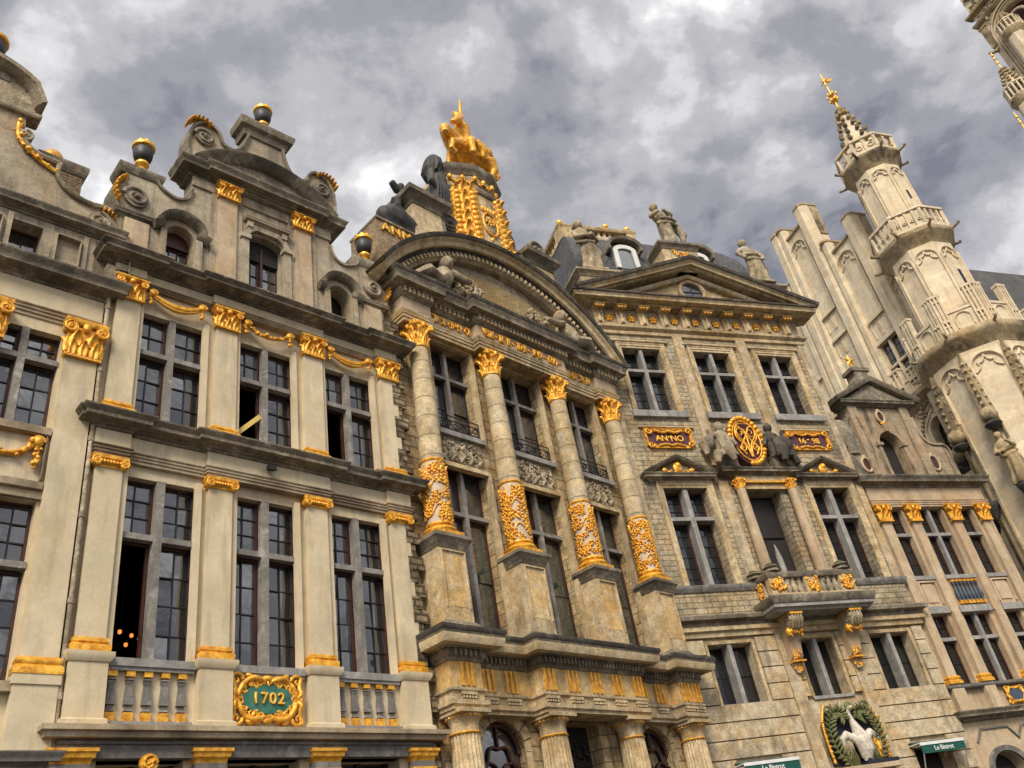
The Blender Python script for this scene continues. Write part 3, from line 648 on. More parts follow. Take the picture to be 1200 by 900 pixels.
for i, (a, b) in enumerate(LW):
    m = MB(); swag(m, a + .2, b - .18, 13.92, .2, -.04, .075, 11 + i, ends=.26, fruit=(i == 1)); ob('garland', m, 'gold', B)
    m = MB(); m.box(a - .04, b + .04, -.3, -.02, 6.27, 6.4); m.box(a - .03, b + .03, -.3, -.05, 6.21, 6.27); rl = ob('balustrade', m, 'bluel', B)
    if i != 1:
        for k_ in range(5):
            x = a + .14 + (b - a - .28) * (k_ + .05) / 4.1; s_ = MB()
            for (w0, w1, z0, z1) in ((.045, .065, 6.1, 6.07), (.065, .045, 6.05, 5.98), (.05, .075, 5.98, 5.68), (.05, .04, 5.66, 5.62), (.045, .07, 5.62, 5.58)):
                s_.loft([[(x + p * w, -.14 + q * w, z) for p, q in ((-1, -1), (1, -1), (1, 1), (-1, 1))] for w, z in ((w0, z0), (w1, z1))])
            s_.box(x - .035, x + .035, -.175, -.105, 5.5, 6.15)
            q = ob('baluster', s_, 'blue', rl)
        s_ = MB()
        for k_ in range(5):
            x = a + .14 + (b - a - .28) * (k_ + .05) / 4.1; s_.box(x - .07, x + .07, -.21, -.07, 6.12, 6.21); s_.box(x - .075, x + .075, -.215, -.065, 5.42, 5.56)
        obk('gilt_block', s_, 'gold', rl, lambda u, d, z: (round(u, 1), z > 6))
        s_ = MB(); s_.box(a - .02, b + .02, -.3, -.04, 5.34, 5.42); ob('lower_rail', s_, 'bluel', rl)
m = MB(); c = 3.39                                         # the date panel
pn = ob('date_panel', (lambda b: (b.disc((c, 5.83), .5, -.1, -.02, 28, .5), b)[1])(MB()), 'green', B)
def cartouche(m, c, z, w, h, d, r):
    for sx in (-1, 1):
        for sz in (-1, 1):
            m.spiral((c + sx * w * .28, z + sz * h * .74), r * 1.7, d, 1.3, sx * sz, pi / 2 if sz < 0 else -pi / 2, r * .62, 6)
            m.spiral((c + sx * w * .86, z + sz * h * .78), r * 1.9, d, 1.2, -sx * sz, pi if sx > 0 else 0, r * .62, 6)
            m.tube(smooth([(c + sx * w * .1, d, z + sz * h * .72), (c + sx * w * .4, d + r, z + sz * h * .88), (c + sx * w * .62, d, z + sz * h * .7), (c + sx * w * .72, d + r * .5, z + sz * h * .5), (c + sx * w * .82, d, z + sz * h * .1)], 2), r * .75, 6)
            m.tube(smooth([(c + sx * w * .84, d, z + sz * h * .05), (c + sx * w * .95, d + r, z + sz * h * .22), (c + sx * w * .9, d, z + sz * h * .5), (c + sx * w * .98, d, z + sz * h * .95)], 2), r * .6, 6)
            m.blob((c + sx * w * .5, d, z + sz * h * .93), r * 1.4, r, r * .7, 7, 5, .4 * sx)
        m.blob((c + sx * w * .94, d, z), r * .8, r, r * 2, 7, 5)
    m.blob((c, d, z + h * .85), r * 1.7, r * 1.1, r * .9); m.blob((c, d, z - h * .86), r * 1.5, r, r * .8)
cartouche(m, c, 5.83, .68, .42, -.05, .066); rg = random.Random(9)
for k_ in range(34):
    t = 2 * pi * k_ / 34; rr = 1 + .12 * (k_ % 2); m.spiral((c + .52 * rr * cos(t), 5.83 + .29 * rr * sin(t)), rg.uniform(.05, .08), -.03, 1.1, rg.choice((-1, 1)), rg.uniform(0, 6), .026)
ob('scrollwork', m, 'gold', pn)
lettering('1702', .27, 'goldb', pn, c + .0, -.005, 5.83, .02, space=1.2)
m = MB(); m.box(LW[1][0] - .03, LW[1][1] + .03, -.3, -.1, 5.4, 6.22); ob('apron', m, 'cream', B)
m = MB(); m.sweep(stepped(-.03, 6.87, 0, []), [(-.4, 5.12), (.18, 5.13), (.2, 5.2), (.25, 5.22), (.25, 5.3), (.1, 5.34), (-.4, 5.36)]); ob('ledge', m, 'band', B)
m = MB(); m.box(0, 6.85, -.4, .02, 4.86, 5.13); m.box(.0, 6.85, -.38, .06, 5.06, 5.11); ob('lintel', m, 'blue', B)
for a, b in ((-.06, .5), (2.12, 2.62), (4.24, 4.76), (6.34, 6.84)):
    m = MB(); m.box(a, b, -.35, .04, 0, 4.8); q = ob('pier', m, 'blue', B)
    m = MB(); m.sweep([(a, -.3), (a, .04), (b, .04), (b, -.3)], [(-.05, 4.78), (.0, 4.78), (.02, 4.84), (.05, 4.86), (.06, 4.92), (.09, 4.94), (.09, 4.99), (-.05, 4.99)]); m.sweep([(a, -.3), (a, .04), (b, .04), (b, -.3)], [(-.05, 4.6), (.015, 4.6), (.025, 4.64), (.015, 4.67), (-.05, 4.67)]); ob('capital', m, 'gold', q)
m = MB()
for a, b in LW: m.box(a, b, -.63, -.6, .1, 4.86)
q = obk('shopfront', m, 'glass', B, near(*mids(LW)))[0]; m = MB()
for a, b in LW:
    for x in (a + .05, (a + b) / 2 - .04, b - .13): m.box(x, x + .08, -.59, -.53, .1, 4.86)
    m.box(a + .05, b - .05, -.6, -.54, 3.2, 3.28)
obk('glazing_frame', m, 'sashd', B, near(*mids(LW)))
m = MB(); m.disc((1.36, 4.78), .14, .0, .07, 18); m.spiral((1.36, 4.78), .12, .08, 1.5, 1, 0, .03); relief(m, 1.27, 1.45, 4.69, 4.87, .07, 3, 12, .03)
ob('medallion', m, 'gold', B)
# gable
ax = 3.36; half = [(.0, 14.55), (.01, 15.95), (-.06, 16.05), (-.17, 16.42), (-.14, 16.79), (.07, 17.12), (.1, 17.3), (.68, 17.3), (.74, 17.14), (.92, 17.02), (1.12, 16.94), (1.32, 16.98), (1.47, 17.15), (1.53, 17.45), (1.52, 18.0)]
Lh = half[:2] + smooth(half[2:7], 1) + smooth(half[7:14], 1) + [half[14]]
Rh = [(2 * ax - u, z) for u, z in Lh][::-1]
m = MB(); gops = [(2.93, 3.83, 15.0, 16.62, .2), (1.0, 1.64, 15.0, 15.86, .32), (5.10, 5.74, 15.0, 15.86, .32)]
# front face is a wall with openings for the middle block, outline pieces beside it
wall(m, .66, 6.06, 14.5, 16.9, gops, -.1, .45)
mid = [(u, z) for u, z in Lh if z >= 16.9 and u >= .66]; midr = [(2 * ax - u, z) for u, z in mid][::-1]
m.prism([(.66, 16.9)] + mid + midr + [(6.06, 16.9)], -.6, -.1)
m.prism([(.0, 14.5)] + [(u, z) for u, z in Lh if u < .69] + [(.66, 14.5)], -.6, -.1); m.prism([(6.72, 14.5)] + [(2 * ax - u, z) for u, z in Lh if u < .69] + [(6.06, 14.5)], -.6, -.1)
m.box(.0, 6.72, -.62, -.56, 14.5, 14.9)
ob('gable', m, 'cream2', B)
m = MB(); 
for a, b in ((2.15, 2.6), (4.14, 4.59)):
    m.box(a - .16, a - .0, -.12, -.06, 14.6, 17.95); m.box(b, b + .16, -.12, -.06, 14.6, 17.95)
m.box(1.5, 5.22, -.11, -.05, 17.62, 17.9)
m.box(2.6, 2.8, -.11, -.07, 14.6, 16.5); m.box(3.96, 4.14, -.11, -.07, 14.6, 16.5)
for x0, x1 in ((2.74, 2.92), (3.84, 4.02)): m.box(x0, x1, -.14, .0, 14.6, 16.55); m.box(x0 - .04, x1 + .03, -.14, .05, 16.5, 16.62)
m.arcsweep([(2.9, 16.6), (2.98, 16.78), (3.1, 16.88), (3.65, 16.88), (3.78, 16.78), (3.86, 16.6)], [(0, -.12), (0, .0), (.14, .02), (.14, -.12)])
for x0, x1 in ((.86, .99), (1.65, 1.8), (4.94, 5.09), (5.75, 5.88)): m.box(x0, x1, -.14, .0, 14.6, 15.86)
ob('gable_trim', m, 'cream2', B)
for a, b in ((2.15, 2.6), (4.14, 4.59)):
    m = MB(); m.box(a, b, -.12, -.0, 14.6, 17.55); q = ob('pilaster', m, 'rose_st', B); m = MB(); pil_capital(m, a - .02, b + .02, 17.5, 17.92, .03); ob('capital', m, 'gold', q)
m = MB(); m.sweep([(1.44, -.6), (1.44, -.1), (2.05, -.1), (2.05, .02), (4.69, .02), (4.69, -.1), (5.28, -.1), (5.28, -.6)], cornice_prof(17.9, 18.28, .34)); q = ob('cornice', m, 'black', B)
m = MB(); pa = arc(ax, 16.75, 2.42, 141, 39, 22); m.arcsweep(pa, [(-.16, -.5), (-.16, .0), (-.1, .1), (-.02, .14), (.04, .22), (.1, .24), (.1, -.5)]); m.prism(pa + [(pa[-1][0], 18.25), (pa[0][0], 18.25)], -.55, -.03); ob('pediment', m, 'black', B)
for hs in (1, -1):
    Tp = lambda u: u if hs > 0 else 2 * ax - u
    m = MB(); o2 = smooth([(1.42, 18.28), (1.34, 18.9), (1.38, 19.45), (1.55, 19.78), (1.85, 19.93), (2.08, 19.75), (2.15, 19.45)], 1) + smooth([(2.2, 19.4), (2.45, 19.28), (2.72, 19.5), (2.86, 19.95), (2.9, 20.25)], 1) + [(3.37, 20.25), (3.37, 18.6), (2.0, 18.28)]
    m.prism([(Tp(u), z) for u, z in o2], -.5, -.08); q = ob('top_scroll', m, 'cream2', B)
    m = MB(); cp = [(Tp(u), z) for u, z in o2[:-3]]; cp = cp if hs > 0 else cp[::-1]; m.arcsweep(cp, [(-.01, -.52), (-.01, .0), (.05, .02), (.07, -.52)]); volute(m, (Tp(1.72), 19.36), .28, -.1, .0, -hs, pi); ob('coping', m, 'black', q)
    m = MB(); [m.blob((Tp(1.62) + hs * -.36 * cos(a_) , -.05, 19.5 + .42 * sin(a_)), .06, .2, .04, 6, 4, -hs * (a_ - pi / 2)) for a_ in [radians(20 + 17 * i) for i in range(7)]]; ob('gilt_rim', m, 'gold', q)
    # shoulder scrolls
    m = MB(); s_ = [(Tp(u), z) for u, z in Lh[2:]]; s_ = s_ if hs > 0 else s_[::-1]
    sh = [(Tp(u), z) for u, z in smooth(half[7:14], 1)]; sh = sh if hs > 0 else sh[::-1]; m.arcsweep(sh, [(-.02, -.62), (-.02, -.03), (.03, -.02), (.06, -.62)])
    sh = [(Tp(u), z) for u, z in smooth(half[2:6], 1)]; sh = sh if hs > 0 else sh[::-1]; m.arcsweep(sh, [(-.02, -.62), (-.02, -.04), (.05, -.04), (.06, -.62)])
    volute(m, (Tp(.28), 16.5), .3, -.12, -.03, -hs, pi); c0, c1 = sorted((Tp(-.06), Tp(.76))); m.sweep([(c0, -.62), (c0, -.1), (c1, -.1), (c1, -.62)], [(-.1, 17.2), (.02, 17.2), (.1, 17.32), (.1, 17.42), (-.1, 17.48)])
    c0, c1 = sorted((Tp(-.03), Tp(.64))); m.sweep([(c0, -.62), (c0, -.1), (c1, -.1), (c1, -.62)], cornice_prof(15.86, 16.02, .12)); ob('shoulder_scroll', m, 'black' if hs > 0 else 'cream2', B)
    m = MB(); [m.blob((Tp(.2 - .38 * cos(a_)), -.06, 16.55 + .46 * sin(a_)), .06, .2, .045, 6, 4, -hs * (a_ - pi / 2)) for a_ in [radians(-40 + 16 * i) for i in range(7)]]; ob('gilt_rim', m, 'gold', B)
    c0, c1 = sorted((Tp(.1), Tp(.62))); m = MB(); m.box(c0, c1, -.3, -.05, 14.6, 15.84); ob('corner_panel', m, 'rose_st', B)
    x = Tp(1.32); m = MB(); m.arcsweep([(x - .6, 15.8), (x - .42, 15.88), (x - .36, 16.02)] + arc(x, 15.98, .42, 160, 20, 10, .85) + [(x + .36, 16.02), (x + .42, 15.88), (x + .6, 15.8)], [(0, -.12), (0, .0), (.05, .1), (.13, .14), (.15, .06), (.15, -.12)]); ob('dormer_hood', m, 'black', B)
m = MB(); m.sweep([(2.78, -.52), (2.78, -.05), (3.94, -.05), (3.94, -.52)], [(-.2, 20.22), (.02, 20.22), (.06, 20.4), (.16, 20.46), (.2, 20.6), (.2, 20.68), (-.1, 20.82)]); m.box(2.75, 3.97, -.55, -.02, 20.6, 20.78); ob('top_cap', m, 'black', B)
m = MB(); m.sweep([(2.9, -.1), (2.9, .0), (3.86, .0), (3.86, -.1)], cornice_prof(17.05, 17.2, .12, -.1)); m.box(2.86, 3.0, -.1, .05, 16.9, 17.06); m.box(3.76, 3.9, -.1, .05, 16.9, 17.06); ob('hood', m, 'band', B)
window(B, 2.93, 3.83, 14.9, 16.62, None, -.3, cols=2, rl=4, mw=.06, dep=.06, smat='sash', arch=.0, tilt=1.2)
m = MB(); m.box(2.93, 3.83, -.38, -.33, 16.2, 16.85); ob('shutter', m, 'wood', B)
m = MB(); m.box(.9, 1.8, -.66, -.63, 14.5, 16.5); m.box(4.95, 5.9, -.66, -.63, 14.5, 16.5); m.box(2.8, 3.95, -.66, -.63, 14.5, 17.0); obk('dark_backing', m, 'wood', B, lambda u, d, z: round(u))  # dark sheets added behind the gable openings so no sky shows through
window(B, 1.0, 1.64, 14.9, 15.75, None, -.38, cols=3, rl=3, mull=False, dep=.05)
m = MB(); m.box(1.0, 1.64, -.42, -.38, 15.75, 16.2); ob('shutter', m, 'sash', B)
body(B, 0, 6.9, -.2, -9, 14.5, 'cream2', (4.9, 10.2, 13.9)); gable_roof(B, .1, 6.7, -.6, -9, 14.5, 18.0, 0)
for (u, z, lab) in ((.37, 17.47, 'gilt-topped urn on the 1702 gable shoulder nearest the brick chimney'), (6.35, 17.47, 'gilt-topped urn on the 1702 gable shoulder nearest the ANNO parapet'), (3.36, 20.8, 'gilt-topped urn crowning the summit of the 1702 gable')):
    o = F.thing('finial_urn', u, -.2, z, lab, 'urn', 'urns on the 1702 gable'); urn_parts(o, .25, 1.12)
# loose things at its windows
m = MB(); m.box(-.05, .05, -.02, .02, 0, .85)
o = F.thing('timber_plank', 2.73, -.2, 11.12, 'bare yellow plank leaning out of the open upper window', 'plank'); q = ob('board', m, 'plank', o); q.rotation_euler = (.0, radians(43), 0)
o = F.thing('floodlight', 3.37, .16, 10.32, 'small black floodlight on the frieze between floors of the 1702 house', 'floodlight', None, 0, .62); m = MB(); m.box(-.13, .13, -.06, .08, -.06, .09); m.prism([(-.17, -.09), (.17, -.09), (.13, .02), (-.13, .02)], .06, .12); ob('housing', m, 'iron', o); m = MB(); m.box(-.02, .02, -.25, 0, .0, .05); m.box(-.05, .05, -.3, -.24, -.03, .08); ob('bracket', m, 'iron', o)
for i, (u, d, z) in enumerate(((1.17, -1.2, 7.24), (1.66, -2.0, 7.48), (1.52, -1.2, 7.14), (1.57, -2.0, 7.30))):
    o = F.thing('pendant_lamp', u, d, z, 'tiny orange lamp glowing inside the dark open lower window', 'lamp', 'lamps glowing inside the open window'); m = MB(); m.blob((0, 0, 0), .036, .036, .042, 10, 7); ob('bulb', m, 'glow', o); m = MB(); m.tube([(0, 0, .04), (0, 0, 8.9 + 1.3 - z)], .006, 5); m.lathe(0, 0, [(.05, .03), (.03, .08), (.01, .1)], 10); ob('cord', m, 'iron', o)

o = FR.thing('drainpipe', -.03, -.02, 0, 'thin lead drainpipe running up the joint of the two cream houses', 'drainpipe'); m = MB(); m.tube([(0, 0, .1), (0, 0, 14.0)], .04, 10); ob('pipe', m, 'relief', o); m = MB()
for k_ in range(9): m.lathe(0, 0, [(.055, 1.2 + 1.5 * k_), (.055, 1.3 + 1.5 * k_)], 10); m.box(-.02, .02, -.18, 0, 1.22 + 1.5 * k_, 1.27 + 1.5 * k_)
m.loft([[(-.07, -.07, 13.95), (.07, -.07, 13.95), (.07, .07, 13.95), (-.07, .07, 13.95)], [(-.14, -.12, 14.25), (.14, -.12, 14.25), (.14, .12, 14.25), (-.14, .12, 14.25)]]); obk('bracket', m, 'relief', o, lambda u, d, z: round(z / 1.5 - .3))

# ------------------------------------------------------------------ the guild house with the golden rider
F = FA; B = F.root('guild_house', 'guild house with giant columns and a curved pediment under the golden rider', 'guild house')
DC = .15; CX = [.865, 3.42, 6.08, 8.58]; WX = [(1.5, 2.92), (4.05, 5.68), (6.85, 8.22 - .55 + .5)]
WX = [(1.44, 2.9), (3.98, 5.58), (6.66, 8.1)]
m = MB(); ops = []
for a, b in WX: ops += [(a, b, 12.74, 15.5), (a, b, 7.3, 11.72)]
ops += [(1.58, 2.86, .1, 5.0, .64), (4.1, 5.4, .1, 5.66), (6.82, 8.06, .1, 5.0, .62)]
wall(m, -.02, 9.7, 0, 16.4, ops, -.2, .5); ob('wall', m, 'lime', B)
m = MB()
for a, b in WX:
    frame_around(m, a, b, 12.7, 15.5, .15, -.21, -.08); frame_around(m, a, b, 7.3, 11.66, .15, -.21, -.08)
obk('window_surround', m, 'limes', B, near(*mids(WX, 14), *mids(WX, 9.5)))
for i, (a, b) in enumerate(WX):
    window(B, a, b, 12.74, 15.5, 14.58, -.3, cols=1, ru=1, rl=2, smat='greyst', fmat='sashd', gmat='glass', dep=.14, mw=.11, tw=.09, fw=.06)
    window(B, a, b, 7.3, 11.72, 10.5, -.28, cols=1, ru=1, rl=2, smat='greyst', fmat='sash', gmat='glassg', dep=.14, mw=.12, tw=.1, fw=.055)
    m = MB(); m.box(a - .12, b + .12, -.4, -.05, 12.6, 12.74); m.box(a - .12, b + .12, -.4, -.09, 11.72, 11.8); obk('sill', m, 'bluel', B, lambda u, d, z: z > 12)
    m = MB(); m.box(a, b, -.3, -.17, 11.8, 12.6); relief(m, a + .05, b - .05, 11.85, 12.56, -.17, 20 + i, 80, .06)
    for k_ in range(5): x = a + (b - a) * (k_ + .5) / 5; m.blob((x, -.13, 12.3 - .08 * (k_ % 2)), .06, .06, .07); m.tube([(x - .05, -.15, 12.2), (x + .04, -.13, 12.05), (x - .08, -.15, 11.9)], [.07, .075, .04], 6)
    ob('relief_panel', m, 'relief', B)
    m = MB(); y = -.12
    for zz_ in (12.82, 13.08, 13.22): m.tube([(a + .03, y, zz_), (b - .03, y, zz_)], .016, 5)
    for k_ in range(6):
        x = a + .15 + (b - a - .3) * k_ / 5; m.spiral((x, 12.95), .11, y, 1.3, 1 if k_ % 2 else -1, 0, .02)
    for x in (a + .04, (a + b) / 2, b - .04): m.tube([(x, y, 12.75), (x, y, 13.24)], .02, 5)
    ob('railing', m, 'iron', B)
for i, c in enumerate(CX):
    m = MB(); m.box(c - .40, c + .40, -.3, .46, 7.4, 9.16)
    frame_around(m, c - .26, c + .26, 7.75, 8.98, .07, .45, .5)
    q = ob('pedestal', m, 'limes', B)
    m = MB(); P_ = [(c - .40, -.2), (c - .40, .46), (c + .40, .46), (c + .40, -.2)]
    m = MB(); m.box(c - .24, c + .24, .4, .466, 7.78, 8.96); ob('panel', m, 'ochre', q); m = MB()
    m.sweep(P_, [(-.2, 9.12), (.02, 9.12), (.05, 9.2), (.09, 9.25), (.11, 9.3), (.15, 9.34), (.15, 9.42), (-.2, 9.48)]); ob('pedestal_cap', m, 'black', q)
    m = MB(); m.sweep(P_, [(-.2, 7.2), (.13, 7.2), (.13, 7.34), (.08, 7.38), (.06, 7.42), (.02, 7.46), (-.2, 7.46)]); ob('plinth', m, 'black', q)
    m = MB(); prof = [(.285, 11.46)] + [(.285 - .045 * (t / 8) ** 1.4, 11.46 + 3.3 * t / 8) for t in range(1, 9)]; m.lathe(c, DC, prof, 24); col = ob('column', m, 'drum', B)
    m = MB(); m.lathe(c, DC, [(.29, 9.7), (.295, 11.36), (.29, 11.46)], 24); ob('lower_drum', m, 'ivory', col)
    m = MB(); m.lathe(c, DC, [(.30, 11.36), (.325, 11.40), (.30, 11.45), (.285, 11.46)], 24); m.box(c - .38, c + .38, -.22, DC + .38, 9.46, 9.54); m.lathe(c, DC, [(.37, 9.54), (.40, 9.6), (.37, 9.66), (.31, 9.69), (.345, 9.74), (.325, 9.79), (.295, 9.8)], 24); ob('gilt_ring', m, 'gold', col)
    m = MB(); rg = random.Random(40 + i); r = .295
    for k_ in range(74):                                   # gilded foliage wound round the drum
        z = 9.86 + 1.42 * ((k_ * .381966) % 1); a = rg.uniform(-2.2, 2.2)
        u_, d_ = c + r * sin(a), DC + r * cos(a); s_ = rg.uniform(.05, .085)
        for q in range(5):
            t = 2 * pi * q / 5 + k_; a2 = a + s_ * 1.5 / r * cos(t) * .8; m.blob((c + (r + .015) * sin(a2), DC + (r + .015) * cos(a2), z + s_ * sin(t)), s_ * .55, .03, s_ * .55, 6, 4)
        m.blob((u_, d_, z), s_ * .4, .05, s_ * .4, 6, 4)
    for q in range(2):
        pts = [(c + (r + .012) * sin(-2.3 + 4.6 * t / 24), DC + (r + .012) * cos(-2.3 + 4.6 * t / 24), 9.95 + .65 * q + .5 * t / 24 + .1 * sin(t * .9)) for t in range(25)]; m.tube(pts, .022, 5)
    for k_ in range(9): leaf(m, c + r * sin(k_ * .7), DC + r * cos(k_ * .7), 11.0, .1, .3, .05, k_ * .7)
    ob('gilt_foliage', m, 'gold', col)
    m = MB(); col_capital(m, c, DC, .245, 14.76, 15.56); ob('capital', m, 'gold', col)
# lower order: doric columns, triglyph frieze
bk = [(.42, 1.32, .3), (2.97, 6.53, .4), (8.12, 9.06, .3)]; U0, U1, D0 = .42, 9.06, .14
L_ = lambda: stepped(U0, U1, D0, bk, .7)
m = MB(); m.sweep(L_(), [(-.6, 5.66), (0, 5.66), (0, 5.72), (.05, 5.75), (.05, 5.84), (-.02, 5.86), (-.02, 6.0), (.03, 6.03), (.03, 6.08), (-.6, 6.08)]); ob('architrave', m, 'limes', B)
m = MB(); m.sweep(L_(), [(-.6, 6.08), (-.02, 6.08), (-.02, 6.64), (-.6, 6.64)]); fz = ob('frieze', m, 'ochre', B)
for c, dd in [(.87, .42)] + [(x, .12) for x in (1.72, 2.4)] + [(3.2 + .775 * k_, .52) for k_ in range(5)] + [(6.95, .12), (7.65, .12)] + [(8.4, .42), (8.85, .42)]:
    m = MB(); bl = MB()
    for k_ in (-1, 0, 1): m.box(c + k_ * .14 - .035, c + k_ * .14 + .035, dd - .03, dd + .05, 6.12, 6.6)
    bl.box(c - .22, c + .22, dd - .04, dd + .012, 6.09, 6.63); bl.box(c - .2, c + .2, dd, dd + .06, 5.94, 6.0)
    for k_ in range(5): bl.lathe(c - .16 + .08 * k_, dd + .03, [(.02, 5.93), (.03, 5.88)], 6)
    q = ob('triglyph', bl, 'limes', fz) if False else ob('triglyph', bl, 'limes', fz); m2 = ob('triglyph_gilding', m, 'gold', fz)
m = MB(); m.sweep(L_(), [(-.6, 6.62), (.02, 6.62), (.05, 6.68), (.08, 6.7), (.08, 6.84), (-.6, 6.84)])
for a, b, dd in [(.46, 1.28, .54), (1.45, 2.85, .24), (3.0, 6.5, .64), (6.65, 8.0, .24), (8.16, 9.02, .54)]: dentils(m, a, b, dd - .04, 6.7, 6.83, .06, .06, .09)
m.sweep(L_(), [(-.7, 6.84), (.17, 6.84), (.19, 6.88), (.36, 6.9), (.38, 7.02), (.40, 7.08), (.43, 7.14), (.43, 7.2), (.3, 7.24), (-.7, 7.3)]); q = ob('cornice', m, 'black', B)
m = MB(); m.sweep(L_(), [(.3, 7.1), (.41, 7.1), (.445, 7.15), (.445, 7.22), (.3, 7.27), (-.6, 7.33), (-.6, 7.28)]); ob('top_moulding', m, 'soot', q)
m = MB(); m.sweep(L_(), [(.17, 6.875), (.365, 6.878), (.405, 7.0), (.405, 7.05), (.17, 7.05)]); ob('corona', m, 'drum', B)
for c in CX:
    m = MB(); m.lathe(c, .17, [(.40, 0), (.40, .3), (.35, .4), (.35, 1.5), (.335, 3.5), (.305, 5.2)], 44, .09); q = ob('column', m, 'limes', B)
    m = MB(); m.lathe(c, .17, [(.30, 5.25), (.30, 5.42), (.32, 5.45), (.34, 5.5), (.36, 5.52), (.39, 5.58)], 24); m.box(c - .41, c + .41, -.25, .585, 5.58, 5.66); ob('capital', m, 'limes', q)
    m = MB(); m.lathe(c, .17, [(.31, 5.2), (.335, 5.225), (.31, 5.25)], 24)
    for k_ in range(20): a = 2 * pi * k_ / 20; m.blob((c + .365 * sin(a), .17 + .365 * cos(a), 5.54), .03, .03, .035, 6, 4)
    ob('gilt_ring', m, 'gold', q)
    m = MB(); m.box(c - .42, c + .42, -.26, -.12, 0, 5.66); ob('pilaster', m, 'lime', B)
for a, b in ((1.58, 2.86), (6.82, 8.06)):
    c, r = (a + b) / 2, (b - a) / 2; h = MB(); rr = .64 if a < 2 else .62
    for k_ in range(9):
        a0, a1 = 180 - k_ * 20 - 1.2, 160 - k_ * 20 + 1.2; o_ = arc(c, 5.0, r + .25, a0, a1, 3, rr / r); i_ = arc(c, 5.0, r - .0, a0, a1, 3, rr / r)
        h.prism(o_ + i_[::-1], -.25, -.16 + (.05 if k_ == 4 else .02 * (k_ % 2)))
    for k_ in range(9):
        for x0, x1 in ((a - .24, a), (b, b + .24)): h.box(x0, x1, -.25, -.16 + .02 * (k_ % 2), 5.0 - .5 * (k_ + 1) + .02, 5.0 - .5 * k_)
    ob('arch_blocks', h, 'limes', B)
    g = MB(); g.box(a, b, -.44, -.4, .1, 5.0 + rr); w_ = ob('window', g, 'glass', B)
    t = MB(); t.tube([(x, -.36, z) for x, z in arc(c, 5.0, r - .05, 180, 0, 16, rr / r)], .05, 6)
    for sx in (-1, 1): t.tube(smooth([(c + sx * r * .95, -.36, 4.7), (c + sx * r * .55, -.36, 4.75), (c + sx * r * .42, -.36, 5.15), (c, -.36, 5.1)], 2), .035, 6); t.tube([(x, -.36, z) for x, z in arc(c + sx * r * .5, 4.55, r * .42, 0, 350, 16)], .03, 6)
    t.tube([(c, -.36, 5.08), (c, -.36, 5.0 + rr)], .03, 6); t.box(a, b, -.39, -.33, 4.0, 4.1); t.box(c - .05, c + .05, -.39, -.33, .1, 4.0); ob('tracery', t, 'sash', w_)
m = MB(); m.box(4.1, 5.4, -.66, -.6, .1, 5.66); q = ob('door', m, 'wood', B); m = MB(); relief(m, 4.2, 5.3, 4.2, 5.4, -.6, 8, 26, .08); m.box(4.12, 5.38, -.61, -.55, 4.0, 4.1); ob('fanlight_grille', m, 'iron', q)
# upper entablature and pediment
bk = [(.40, 1.33, .15), (2.96, 6.54, .25), (8.12, 9.05, .15)]; D0 = .1
L_ = lambda: stepped(.40, 9.05, D0, bk, .6)
m = MB(); m.sweep(L_(), arch_prof(15.56, 15.9, .08, -.5)); ob('architrave', m, 'limes', B)
m = MB(); m.sweep(L_(), [(-.5, 15.9), (.02, 15.9), (.02, 16.36), (-.5, 16.36)]); fz = ob('frieze', m, 'rose_st', B)
m = MB(); rg = random.Random(3)                            # gilded relief along the frieze
for a, b, dd, K in ((1.45, 2.85, .12, 5), (3.1, 6.4, .37, 15), (6.7, 7.95, .12, 4)):
    for k_ in range(K):
        c = a + (b - a) * (k_ + .5) / K
        if (k_ % 3) == 2 and K > 6: m.blob((c, dd + .02, 16.13), .06, .03, .05); continue
        for q in range(4): m.tube(smooth([(c + rg.uniform(-.12, .12), dd + .02, 16.0), (c + rg.uniform(-.14, .14), dd + .05, 16.12), (c + rg.uniform(-.12, .12), dd + .03, 16.28)], 1), [.02, .03, .035, .035, .028, .015], 5)
        m.blob((c, dd + .03, 16.2), .05, .05, .05)
ob('gilt_ornament', m, 'gold', fz)
m = MB(); m.sweep(L_(), [(-.5, 16.34), (.05, 16.34), (.1, 16.4), (.12, 16.42), (.12, 16.58), (-.5, 16.58)])
dn = MB()
for x0, x1, y in ((.34, 1.38, .37), (1.5, 2.8, .22), (2.9, 6.6, .47), (6.75, 8.0, .22), (8.1, 9.1, .37)): dentils(dn, x0, x1, y - .02, 16.42, 16.56, .085, .06, .1)
m.sweep(L_(), [(-.5, 16.58), (.2, 16.58), (.22, 16.62), (.36, 16.64), (.36, 16.76), (.38, 16.8), (.43, 16.9), (.43, 16.96), (-.5, 17.02)]); q = ob('cornice', m, 'black', B); obk('dentil', dn, 'drum', q, near((.86,), (2.15,), (4.75,), (7.4,), (8.6,)))
m = MB(); m.sweep(L_(), [(.3, 16.86), (.42, 16.87), (.45, 16.92), (.45, 17.0), (-.4, 17.06), (-.4, 17.0)]); ob('top_moulding', m, 'soot', q)
cz, Rr = 13.72, 5.9
ca = 4.55; pth = arc(ca, cz, Rr, 146.5, 33.5, 40)
m = MB(); m.arcsweep(pth, [(-.3, -.5), (-.3, .3), (-.25, .34), (-.23, .48), (-.1, .52), (-.06, .6), (.02, .66), (.06, .66), (.08, -.5)])
q = ob('curved_pediment', m, 'limes', B); m = MB(); m.arcsweep(pth, [(-.02, .58), (-.02, .665), (.05, .70), (.1, .71), (.12, -.5), (.07, -.5)]); m.arcsweep(pth, [(-.315, -.4), (-.315, .285), (-.27, .33), (-.25, .40), (-.27, -.4)]); ob('top_moulding', m, 'soot', q)
m = MB(); pin = arc(ca, cz, Rr - .33, 145.5, 34.5, 40)
